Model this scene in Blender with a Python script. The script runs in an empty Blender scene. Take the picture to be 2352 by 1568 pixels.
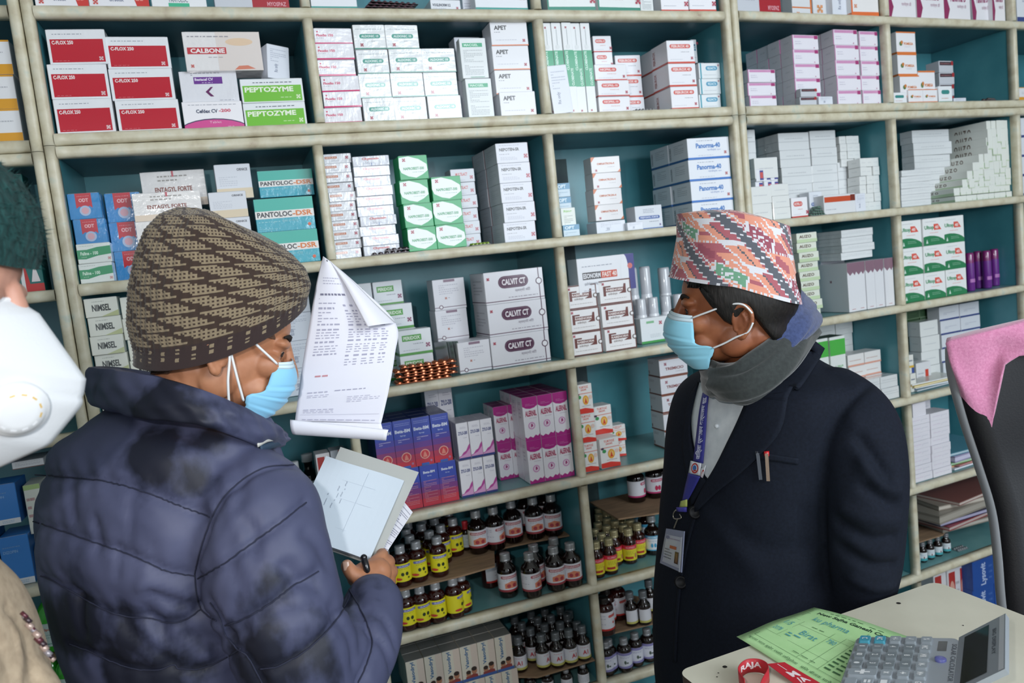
import bpy, bmesh, math, random
import numpy as np
from mathutils import Vector, Matrix
from mathutils.bvhtree import BVHTree
random.seed(7); np.random.seed(7)
SC = bpy.context.scene
COL = SC.collection
# ------------------------------------------------------------------ camera
FPX = 1768.35
CAMZ = 1.6
CPOS = np.array([0.0, 0.0, CAMZ])
_r = np.array([0.9346394, -0.33932653, -0.10633292])
_u = np.array([0.13406307, 0.05928308, 0.98919796])
_f = np.array([0.32935737, 0.93879871, -0.10089946])
cam = bpy.data.objects.new('camera', bpy.data.cameras.new('camera'))
COL.objects.link(cam)
cam.matrix_world = Matrix(((_r[0], _u[0], -_f[0], 0), (_r[1], _u[1], -_f[1], 0), (_r[2], _u[2], -_f[2], CAMZ), (0, 0, 0, 1)))
cam.data.sensor_width = 36.0
cam.data.lens = FPX / 2352 * 36.0
cam.data.clip_start = 0.02
cam.data.dof.use_dof = True
cam.data.dof.focus_distance = 1.25
cam.data.dof.aperture_fstop = 7.0
SC.camera = cam
# ------------------------------------------------------------------ light
world = bpy.data.worlds.new('world'); SC.world = world; world.use_nodes = True
bg = world.node_tree.nodes['Background']
bg.inputs[0].default_value = (0.80, 0.90, 1.0, 1); bg.inputs[1].default_value = 1.05
def lamp(name, kind, loc, energy, color=(1, 1, 1), size=0.1, target=None, sy=None):
    l = bpy.data.lights.new(name, kind); l.energy = energy; l.color = color
    o = bpy.data.objects.new(name, l); COL.objects.link(o); o.location = loc
    if kind == 'AREA':
        l.size = size
        if sy: l.shape = 'RECTANGLE'; l.size_y = sy
    else: l.shadow_soft_size = size
    if target is not None:
        d = Vector(target) - Vector(loc); o.rotation_euler = d.to_track_quat('-Z', 'Y').to_euler()
    return o
lamp('flash_light', 'POINT', (-0.13, 0.0, CAMZ + 0.13), 21, (1.0, 0.97, 0.95), 0.018)
lamp('shopfront_daylight', 'AREA', (1.9, -1.6, 2.3), 90, (0.86, 0.93, 1.0), 2.0, (0.9, 1.9, 1.4), 1.4)
SC.view_settings.view_transform = 'Standard'; SC.view_settings.look = 'None'
SC.view_settings.gamma = 1.0; SC.view_settings.exposure = -0.12
SC.view_settings.use_curve_mapping = False
# ------------------------------------------------------------------ pixel helpers
def ray(px, py): return _f * FPX + _r * (px - 1176) - _u * (py - 784)
def W(px, py, Z): return CPOS + ray(px, py) / FPX * Z
def onz(px, py, z):
    v = ray(px, py); return CPOS + v * ((z - CAMZ) / v[2])
def proj(p):
    q = np.asarray(p) - CPOS; Z = q @ _f
    return 1176 + FPX * (q @ _r) / Z, 784 - FPX * (q @ _u) / Z, Z
def px2m(n, Z): return n * Z / FPX
class Unit:
    def __init__(s, p0, ang):
        s.p0 = np.array([p0[0], p0[1], CAMZ]); s.a = ang
        s.d = np.array([math.cos(ang), math.sin(ang), 0]); s.n = np.array([-math.sin(ang), math.cos(ang), 0])
    def at(s, px, py, t=0.0):          # local (s, t, z) where the pixel ray meets the plane t behind the fronts
        v = ray(px, py); k = ((s.p0 - CPOS) @ s.n + t) / (v @ s.n); P = CPOS + v * k
        return (P - s.p0) @ s.d, t, P[2]
    def atz(s, px, py, z):
        P = onz(px, py, z); return (P - s.p0) @ s.d, (P - s.p0) @ s.n, z
    def world(s, x, t, z): 
        q = s.p0 + s.d * x + s.n * t; return (q[0], q[1], z)
UM = Unit((0, 1.85), 0.0)
XJ = 1.386
UR = Unit((XJ, 1.85), 0.0681)
# ------------------------------------------------------------------ materials
_mats = {}
def srgb(c):
    return tuple((x / 12.92 if x <= 0.04045 else ((x + 0.055) / 1.055) ** 2.4) for x in c)
def hexc(h):
    h = h.lstrip('#'); return srgb(tuple(int(h[i:i + 2], 16) / 255 for i in (0, 2, 4)))
def mat(h, rough=0.45, coat=0.0, metal=0.0, bump=0.0, bscale=200.0, name=None, sheen=0.0, trans=0.0, spec=0.5, sss=0.0):
    key = (h, rough, coat, metal, bump, bscale, sheen, trans, spec, sss)
    if key in _mats: return _mats[key]
    m = bpy.data.materials.new(name or 'mat_' + h.strip('#')); m.use_nodes = True
    nt = m.node_tree; b = nt.nodes['Principled BSDF']
    b.inputs['Base Color'].default_value = (*hexc(h), 1)
    b.inputs['Roughness'].default_value = rough; b.inputs['Metallic'].default_value = metal
    b.inputs['Coat Weight'].default_value = coat; b.inputs['Coat Roughness'].default_value = 0.16 if bump > .5 else 0.08
    b.inputs['Sheen Weight'].default_value = sheen; b.inputs['Transmission Weight'].default_value = trans
    b.inputs['Specular IOR Level'].default_value = spec
    if sss:
        b.inputs['Subsurface Weight'].default_value = sss; b.inputs['Subsurface Radius'].default_value = (0.012, 0.004, 0.002)
    if bump:
        tc = nt.nodes.new('ShaderNodeTexCoord'); n = nt.nodes.new('ShaderNodeTexNoise'); n.inputs['Scale'].default_value = bscale
        n.inputs['Detail'].default_value = 4
        bp = nt.nodes.new('ShaderNodeBump'); bp.inputs['Strength'].default_value = bump; bp.inputs['Distance'].default_value = 0.002
        nt.links.new(tc.outputs['Object'], n.inputs['Vector']); nt.links.new(n.outputs['Fac'], bp.inputs['Height'])
        nt.links.new(bp.outputs['Normal'], b.inputs['Normal'])
        if coat: nt.links.new(bp.outputs['Normal'], b.inputs['Coat Normal'])
    _mats[key] = m; return m
def noise_mat(name, cols, scale, rough=0.6, bump=0.2, stretch=(1, 1, 1), detail=6, coat=0.0, dist=0.002, sheen=0.0, spec=0.5):
    """colour ramp over noise: cols = [(pos, hex), ...]"""
    m = bpy.data.materials.new(name); m.use_nodes = True; nt = m.node_tree; b = nt.nodes['Principled BSDF']
    tc = nt.nodes.new('ShaderNodeTexCoord'); mp = nt.nodes.new('ShaderNodeMapping'); mp.inputs['Scale'].default_value = stretch
    n = nt.nodes.new('ShaderNodeTexNoise'); n.inputs['Scale'].default_value = scale; n.inputs['Detail'].default_value = detail
    r = nt.nodes.new('ShaderNodeValToRGB'); el = r.color_ramp.elements
    el[0].position, el[0].color = cols[0][0], (*hexc(cols[0][1]), 1); el[1].position, el[1].color = cols[-1][0], (*hexc(cols[-1][1]), 1)
    for p, c in cols[1:-1]:
        e = el.new(p); e.color = (*hexc(c), 1)
    nt.links.new(tc.outputs['Object'], mp.inputs['Vector']); nt.links.new(mp.outputs[0], n.inputs['Vector'])
    nt.links.new(n.outputs['Fac'], r.inputs['Fac']); nt.links.new(r.outputs['Color'], b.inputs['Base Color'])
    b.inputs['Roughness'].default_value = rough; b.inputs['Coat Weight'].default_value = coat; b.inputs['Sheen Weight'].default_value = sheen; b.inputs['Specular IOR Level'].default_value = spec
    bp = nt.nodes.new('ShaderNodeBump'); bp.inputs['Strength'].default_value = bump; bp.inputs['Distance'].default_value = dist
    nt.links.new(n.outputs['Fac'], bp.inputs['Height']); nt.links.new(bp.outputs['Normal'], b.inputs['Normal'])
    return m
# ------------------------------------------------------------------ mesh builder
class MB:
    def __init__(s): s.v = []; s.f = []; s.m = []; s.mats = []
    def mi(s, m):
        if m not in s.mats: s.mats.append(m)
        return s.mats.index(m)
    def add(s, vs, fs, m):
        k = len(s.v); s.v += [tuple(map(float, p)) for p in vs]; i = s.mi(m)
        s.f += [tuple(k + j for j in f) for f in fs]; s.m += [i] * len(fs)
    def box(s, x0, x1, y0, y1, z0, z1, m, c=0.0):
        if c <= 0:
            v = [(x0, y0, z0), (x1, y0, z0), (x1, y1, z0), (x0, y1, z0), (x0, y0, z1), (x1, y0, z1), (x1, y1, z1), (x0, y1, z1)]
            s.add(v, [(0, 3, 2, 1), (4, 5, 6, 7), (0, 1, 5, 4), (1, 2, 6, 5), (2, 3, 7, 6), (3, 0, 4, 7)], m); return
        X, Y, Z = (x0, x1), (y0, y1), (z0, z1); v = []; idx = {}
        for i in (0, 1):
            for j in (0, 1):
                for k in (0, 1):
                    sx, sy, sz = (1 - 2 * i) * c, (1 - 2 * j) * c, (1 - 2 * k) * c
                    for a in range(3):
                        p = [X[i] + sx, Y[j] + sy, Z[k] + sz]; p[a] = (X[i], Y[j], Z[k])[a]
                        idx[(i, j, k, a)] = len(v); v.append(tuple(p))
        F = []
        for a in range(3):
            b, d = [q for q in range(3) if q != a]
            for i in (0, 1):
                def key(p, q):
                    t = [0, 0, 0]; t[a] = i; t[b] = p; t[d] = q; return idx[(*t, a)]
                q = [key(0, 0), key(1, 0), key(1, 1), key(0, 1)]
                F.append(tuple(q if (i == 1) ^ (a == 1) else q[::-1]))
        for a in range(3):
            b, d = [q for q in range(3) if q != a]
            for p in (0, 1):
                for q in (0, 1):
                    t0 = [0, 0, 0]; t1 = [0, 0, 0]; t0[b] = t1[b] = p; t0[d] = t1[d] = q; t1[a] = 1
                    F.append((idx[(*t0, b)], idx[(*t1, b)], idx[(*t1, d)], idx[(*t0, d)]))
        for i in (0, 1):
            for j in (0, 1):
                for k in (0, 1): F.append((idx[(i, j, k, 0)], idx[(i, j, k, 1)], idx[(i, j, k, 2)]))
        s.add(v, F, m)
    def tube(s, pts, rad, m, seg=10, caps=True):
        pts = [np.array(p, float) for p in pts]; n = len(pts)
        rad = [rad] * n if np.isscalar(rad) else rad
        T = [pts[min(i + 1, n - 1)] - pts[max(i - 1, 0)] for i in range(n)]
        T = [t / (np.linalg.norm(t) + 1e-12) for t in T]
        a = np.array([0, 0, 1.0]) if abs(T[0][2]) < .9 else np.array([1.0, 0, 0])
        u = np.cross(T[0], a); u /= np.linalg.norm(u); V = []
        for i in range(n):
            u = u - T[i] * (u @ T[i]); u /= np.linalg.norm(u) + 1e-12; w = np.cross(T[i], u)
            for k in range(seg):
                th = 2 * math.pi * k / seg; V.append(pts[i] + rad[i] * (math.cos(th) * u + math.sin(th) * w))
        F = [(i * seg + k, i * seg + (k + 1) % seg, (i + 1) * seg + (k + 1) % seg, (i + 1) * seg + k) for i in range(n - 1) for k in range(seg)]
        if caps: F += [tuple(range(seg))[::-1], tuple((n - 1) * seg + k for k in range(seg))]
        s.add(V, F, m)
    def lathe(s, prof, m, seg=24, cx=0, cy=0, a0=0, a1=2 * math.pi):
        n = len(prof); full = abs(a1 - a0 - 2 * math.pi) < 1e-6; k = seg if full else seg + 1; V = []
        for r, z in prof:
            for i in range(k):
                th = a0 + (a1 - a0) * i / seg; V.append((cx + r * math.cos(th), cy + r * math.sin(th), z))
        F = []
        for j in range(n - 1):
            for i in range(seg):
                i2 = (i + 1) % k; F.append((j * k + i, j * k + i2, (j + 1) * k + i2, (j + 1) * k + i))
        s.add(V, F, m)
    def grid(s, P, m, wrap=False):      # P: array rows x cols x 3
        P = np.asarray(P); a, b = P.shape[:2]; F = []
        for i in range(a - 1):
            for j in range(b if wrap else b - 1): F.append((i * b + j, i * b + (j + 1) % b, (i + 1) * b + (j + 1) % b, (i + 1) * b + j))
        s.add(P.reshape(-1, 3), F, m)
    def mesh(s, name, smooth=False):
        me = bpy.data.meshes.new(name); me.from_pydata(s.v, [], s.f)
        for m in s.mats: me.materials.append(m)
        me.polygons.foreach_set('material_index', s.m)
        if smooth: me.polygons.foreach_set('use_smooth', [True] * len(s.f))
        me.update(); return me
    def build(s, name, parent=None, smooth=False, loc=None):
        return link(name, s.mesh(name, smooth), parent, loc)
def link(name, data, parent=None, loc=None, rot=None):
    o = bpy.data.objects.new(name, data); COL.objects.link(o)
    if loc is not None: o.location = loc
    if rot is not None: o.rotation_euler = rot
    if parent is not None: o.parent = parent
    return o
def tag(o, label=None, cat=None, group=None, kind=None):
    if label: o['label'] = label
    if cat: o['category'] = cat
    if group: o['group'] = group
    if kind: o['kind'] = kind
    return o
def empty(name, loc=(0, 0, 0), rz=0.0):
    o = bpy.data.objects.new(name, None); COL.objects.link(o); o.location = loc; o.rotation_euler = (0, 0, rz); o.empty_display_size = .05
    return o
# ------------------------------------------------------------------ text
_txt = {}
def text2d(s, bold=0.0):
    k = (s, bold)
    if k not in _txt:
        c = bpy.data.curves.new('t', 'FONT'); c.body = s; c.size = 1; c.resolution_u = 2; c.offset = bold
        o = bpy.data.objects.new('t', c); me = bpy.data.meshes.new_from_object(o)
        v = np.array([[q.co.x, q.co.y] for q in me.vertices]) if len(me.vertices) else np.zeros((1, 2)); f = [tuple(p.vertices) for p in me.polygons]
        lo = v.min(0); hi = v.max(0); _txt[k] = ((v - lo) / np.maximum(hi - lo, 1e-6), f, (hi - lo))
        bpy.data.objects.remove(o); bpy.data.curves.remove(c); bpy.data.meshes.remove(me)
    return _txt[k]
def ops_polys(ops, w, h, rnd=None):
    """printed graphics on a face of size w x h (origin lower left): yields (verts2d, faces, hex)"""
    R = random.Random(3); out = []
    for op in ops:
        k = op[0]
        if k == 'r':
            _, a, b, c, d, col = op; out.append(([(a * w, b * h), (c * w, b * h), (c * w, d * h), (a * w, d * h)], [(0, 1, 2, 3)], col))
        elif k in 'tT':
            _, s_, a, b, c, d, col = op[:7]; v, f, _x = text2d(s_, 0.035 if k == 'T' else 0.0)
            out.append(([((a + (c - a) * x) * w, (b + (d - b) * y) * h) for x, y in v], f, col))
        elif k == 'v':       # text reading upwards
            _, s_, a, b, c, d, col = op[:7]; v, f, _x = text2d(s_, 0.03)
            out.append(([((a + (c - a) * (1 - y)) * w, (b + (d - b) * x) * h) for x, y in v], f, col))
        elif k == 'p':
            out.append(([(x * w, y * h) for x, y in op[1]], [tuple(range(len(op[1])))], op[2]))
        elif k == 'e':
            _, a, b, ru, rv, col = op
            out.append(([((a + ru * math.cos(t)) * w, (b + rv * math.sin(t)) * h) for t in np.linspace(0, 2 * math.pi, 25)[:-1]], [tuple(range(24))], col))
        elif k == 'c':       # circle, radius in fraction of h
            _, a, b, rr, col = op
            out.append(([(a * w + rr * h * math.cos(t), (b + rr * math.sin(t)) * h) for t in np.linspace(0, 2 * math.pi, 25)[:-1]], [tuple(range(24))], col))
        elif k == 'o':       # rounded bar
            _, a, b, c, d, col = op; H = (d - b) * h / 2; x0, x1, yc = a * w + H, c * w - H, (b + d) / 2 * h
            P = [(x1 + H * math.cos(t), yc + H * math.sin(t)) for t in np.linspace(-math.pi / 2, math.pi / 2, 9)]
            P += [(x0 + H * math.cos(t), yc + H * math.sin(t)) for t in np.linspace(math.pi / 2, 3 * math.pi / 2, 9)]
            out.append((P, [tuple(range(18))], col))
        elif k == 'q':       # small square maker's mark: size in fraction of h
            _, a, b, sz, col = op; S = sz * h; x0, y0 = a * w, b * h
            P = []; F = []
            for (i, j) in ((0, 0), (1, 0), (0, 1), (1, 1)):
                q = len(P); g = S * .08
                P += [(x0 + i * S / 2 + g, y0 + j * S / 2 + g), (x0 + (i + 1) * S / 2 - g, y0 + j * S / 2 + g), (x0 + (i + 1) * S / 2 - g, y0 + (j + 1) * S / 2 - g), (x0 + i * S / 2 + g, y0 + (j + 1) * S / 2 - g)]
                F.append((q, q + 1, q + 2, q + 3))
            P += [(x0 + S * .3, y0 + S * .3), (x0 + S * .7, y0 + S * .3), (x0 + S * .7, y0 + S * .7), (x0 + S * .3, y0 + S * .7)]; F.append((16, 17, 18, 19))
            out.append((P, F, col))
        elif k == 'd':       # rows of fine print too small to read
            _, a, b, c, d, col, n = op; P = []; F = []
            for i in range(n):
                y0 = (d - (i + .75) * (d - b) / n) * h; y1 = y0 + .34 * (d - b) / n * h; x = a
                while x < c - .02:
                    L = R.uniform(.03, .11) * max(.6, (c - a)); e = min(c, x + L); q = len(P)
                    P += [(x * w, y0), (e * w, y0), (e * w, y1), (x * w, y1)]; F.append((q, q + 1, q + 2, q + 3)); x = e + .018
                    if R.random() < .05: break
            out.append((P, F, col))
    return out
def clip_face(P, w, h):
    for ax, lim, sg in ((0, 0.0, 1), (0, w, -1), (1, 0.0, 1), (1, h, -1)):
        out = []
        for i in range(len(P)):
            a, b = P[i - 1], P[i]; ia, ib = sg * (a[ax] - lim) >= -1e-9, sg * (b[ax] - lim) >= -1e-9
            if ia != ib:
                k = (lim - a[ax]) / (b[ax] - a[ax]); out.append((a[0] + (b[0] - a[0]) * k, a[1] + (b[1] - a[1]) * k))
            if ib: out.append(b)
        P = out
        if len(P) < 3: return []
    return P
def decals(mb, ops, w, h, mp, gloss, step=0.00012, base=0.0002):
    for i, (P, F, col) in enumerate(ops_polys(ops, w, h)):
        if len(F) == 1 and (min(p[0] for p in P) < 0 or max(p[0] for p in P) > w or min(p[1] for p in P) < 0 or max(p[1] for p in P) > h):
            P = clip_face([tuple(p) for p in P], w, h); F = [tuple(range(len(P)))]
            if not P: continue
        mb.add([mp(x, y, base + step * i) for x, y in P], F, mat(col, gloss[0], gloss[1]))
# ------------------------------------------------------------------ setting
teal = noise_mat('teal_paint', [(0.3, '#3f7f8a'), (0.5, '#4a8c97'), (0.72, '#5799a3')], 6, 0.32, 0.06, detail=8)
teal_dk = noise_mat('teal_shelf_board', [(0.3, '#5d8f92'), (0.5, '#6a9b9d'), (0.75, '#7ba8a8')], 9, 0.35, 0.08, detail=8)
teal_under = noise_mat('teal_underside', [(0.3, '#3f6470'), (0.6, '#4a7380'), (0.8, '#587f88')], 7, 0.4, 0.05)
rail = noise_mat('worn_cream_edge', [(0.20, '#9a7f6a'), (0.29, '#bdb198'), (0.42, '#cbc3a9'), (0.60, '#d6d0ba'), (0.72, '#c3cabb'), (0.85, '#c8ac9a')], 30, 0.42, 0.35, detail=9, stretch=(1, 1, 1))
floor_m = noise_mat('cement_floor', [(0.3, '#5f5a54'), (0.7, '#7d776f')], 5, 0.7, 0.2)
plaster = noise_mat('plaster_wall', [(0.3, '#a9b4ae'), (0.7, '#bcc6c0')], 4, 0.8, 0.1)
ceil_m = noise_mat('ceiling_paint', [(0.3, '#c9cbc6'), (0.7, '#d8dad6')], 3, 0.9, 0.05)
def structure(name, x0, x1, y0, y1, z0, z1, m):
    b = MB(); b.box(x0, x1, y0, y1, z0, z1, m); tag(b.build(name), kind='structure')
structure('floor', -3.0, 5.0, -4, 2.75, -0.1, 0.0, floor_m)
structure('ceiling', -3.0, 5.0, -4, 2.75, 3.0, 3.1, ceil_m)
structure('wall_back', -3.0, 5.0, 2.6, 2.75, 0.0, 3.0, plaster)
structure('wall_left', -3.1, -3.0, -4, 2.75, 0.0, 3.0, plaster)
structure('wall_right', 5.0, 5.1, -4, 2.75, 0.0, 3.0, plaster)
# ------------------------------------------------------------------ shelving units
def zz(v): return CAMZ + v
ZM = [.611, .341, .040, -.279, -.597, -.898, -1.179, -1.46]
ZR = [.614, .341, .030, -.277, -.577, -.877, -1.173, -1.46]
RT = .0125                                   # half the height of a front edge strip
DEPTH = .30
def rail_bar(mb, a, b, half=RT, out=.012):
    """half-round edge moulding from a to b (both in the unit's own frame), standing proud of the front"""
    a = np.array(a, float); b = np.array(b, float); T = (b - a) / np.linalg.norm(b - a)
    side = np.cross(T, np.array([0, 1.0, 0])); side /= np.linalg.norm(side); n = max(2, int(np.linalg.norm(b - a) / .03)); P = []
    R = random.Random(int(abs(a[0] * 1000 + a[2] * 777)) + 5)
    for i in range(n + 1):
        c = a + (b - a) * i / n; k = half * (1 + R.uniform(-.035, .035)); row = []
        for th in np.linspace(0, math.pi, 9): row.append(c + side * k * math.cos(th) * (1 if True else 1) - np.array([0, out, 0]) * math.sin(th) ** .6)
        row.append(c - side * k + np.array([0, .014, 0])); row.append(c + side * k + np.array([0, .014, 0])); P.append(row)
    mb.grid(np.array(P), rail, wrap=True)
    m = len(P[0]); k = len(mb.v) - (n + 1) * m; i = mb.mi(rail); mb.f += [tuple(k + j for j in range(m)), tuple(k + n * m + j for j in range(m))[::-1]]; mb.m += [i, i]
def shear_box(b, x0, x1, y0, y1, z0, z1, m, k):
    i = len(b.v); b.box(x0, x1, y0, y1, z0, z1, m)
    if k:
        for j in range(i, len(b.v)):
            x, y, z = b.v[j]
            if abs(x - x0) < 1e-6 or abs(x1 - x0) < .05: b.v[j] = (x + y * k, y, z)
def shelving(name, U, x0, x1, divs, zs, label, skew=0.0):
    """open-fronted unit from x0 to x1, dividers at divs, shelf edge strips at heights zs (centre lines)"""
    root = empty(name, U.world(0, 0, 0), U.a); tag(root, label, 'shelving unit')
    z0, z1 = zs[-1], zs[0]
    b = MB(); shear_box(b, x0, x1, DEPTH, DEPTH + .012, zz(z0) - RT, zz(z1) + RT, teal, skew); b.build('back_panel', root)
    st = .011
    for xa in (x0, x1 - 2 * st):
        b = MB(); shear_box(b, xa, xa + 2 * st, .0145, DEPTH - .0005, zz(z0) - RT, zz(z1) + RT, teal, skew if xa == x0 else 0); b.build('side_panel', root)
        b = MB(); rail_bar(b, (xa + st, 0, zz(z0) - RT), (xa + st, 0, zz(z1) + RT), st); b.build('edge_strip', root, smooth=True)
    for i, z in enumerate(zs):
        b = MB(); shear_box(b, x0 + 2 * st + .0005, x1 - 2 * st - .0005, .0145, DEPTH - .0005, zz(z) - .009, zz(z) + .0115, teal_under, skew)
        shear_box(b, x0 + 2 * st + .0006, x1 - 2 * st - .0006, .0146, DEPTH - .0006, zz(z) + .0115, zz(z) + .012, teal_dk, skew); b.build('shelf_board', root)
        b = MB(); rail_bar(b, (x0 + 2 * st, .001, zz(z)), (x1 - 2 * st, .001, zz(z)), RT); b.build('edge_strip', root, smooth=True)
    for i in range(len(zs) - 1):
        for xd in divs:
            b = MB(); b.box(xd - .0095, xd + .0095, .0145, DEPTH - .0005, zz(zs[i + 1]) + .0125, zz(zs[i]) - .0095, teal); b.build('divider', root)
            b = MB(); rail_bar(b, (xd, .001, zz(zs[i + 1]) + RT), (xd, .001, zz(zs[i]) - RT), .011); b.build('edge_strip', root, smooth=True)
    return root
G = .013
shelving('shelving_unit', UM, -.327, XJ - .001, [.240, .810], [.611 + .30, .611, .341 + G], 'upper teal open shelving cabinet with cream edges, behind the two men')
shelving('shelving_unit', UM, -.327, XJ - .001, [.226, .806], [.341 - G] + ZM[2:], 'lower teal open shelving cabinet of syrup bottles and cartons')
shelving('shelving_unit', UR, .003, 1.80, [.600, 1.197], [.614 + .30, .614, .341 + G], 'upper teal shelving cabinet at the right, holding lilac-banded cartons', skew=.0700)
shelving('shelving_unit', UR, .003, 1.80, [.603, 1.197], [.341 - G] + ZR[2:], 'lower teal shelving cabinet at the right, behind the black chair', skew=.0700)
shelving('shelving_unit', UM, -1.40, -.3285, [-.86], [.611 + .30, .611, .330 + G], 'upper teal shelving cabinet at the far left edge, with orange-banded cartons')
shelving('shelving_unit', UM, -1.40, -.3285, [-.86], [.330 - G, .035, -.27, -.581, -.88, -1.179, -1.46], 'lower teal shelving cabinet at the far left, behind the masked man')
b = MB(); b.box(.8160, .985, DEPTH - .006, DEPTH - .0008, zz(ZM[5]) + .0125, zz(.341) - .05, noise_mat('bare_dark_board', [(.3, '#23393f'), (.7, '#35504f')], 8, .6, .1))  # thin dark upright strip just before the back panel, beside the divider
tag(b.build('backing_board', None, loc=UM.world(0, 0, 0)), 'dark unpainted upright board at the back of the lower shelves right of centre', 'board')
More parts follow.
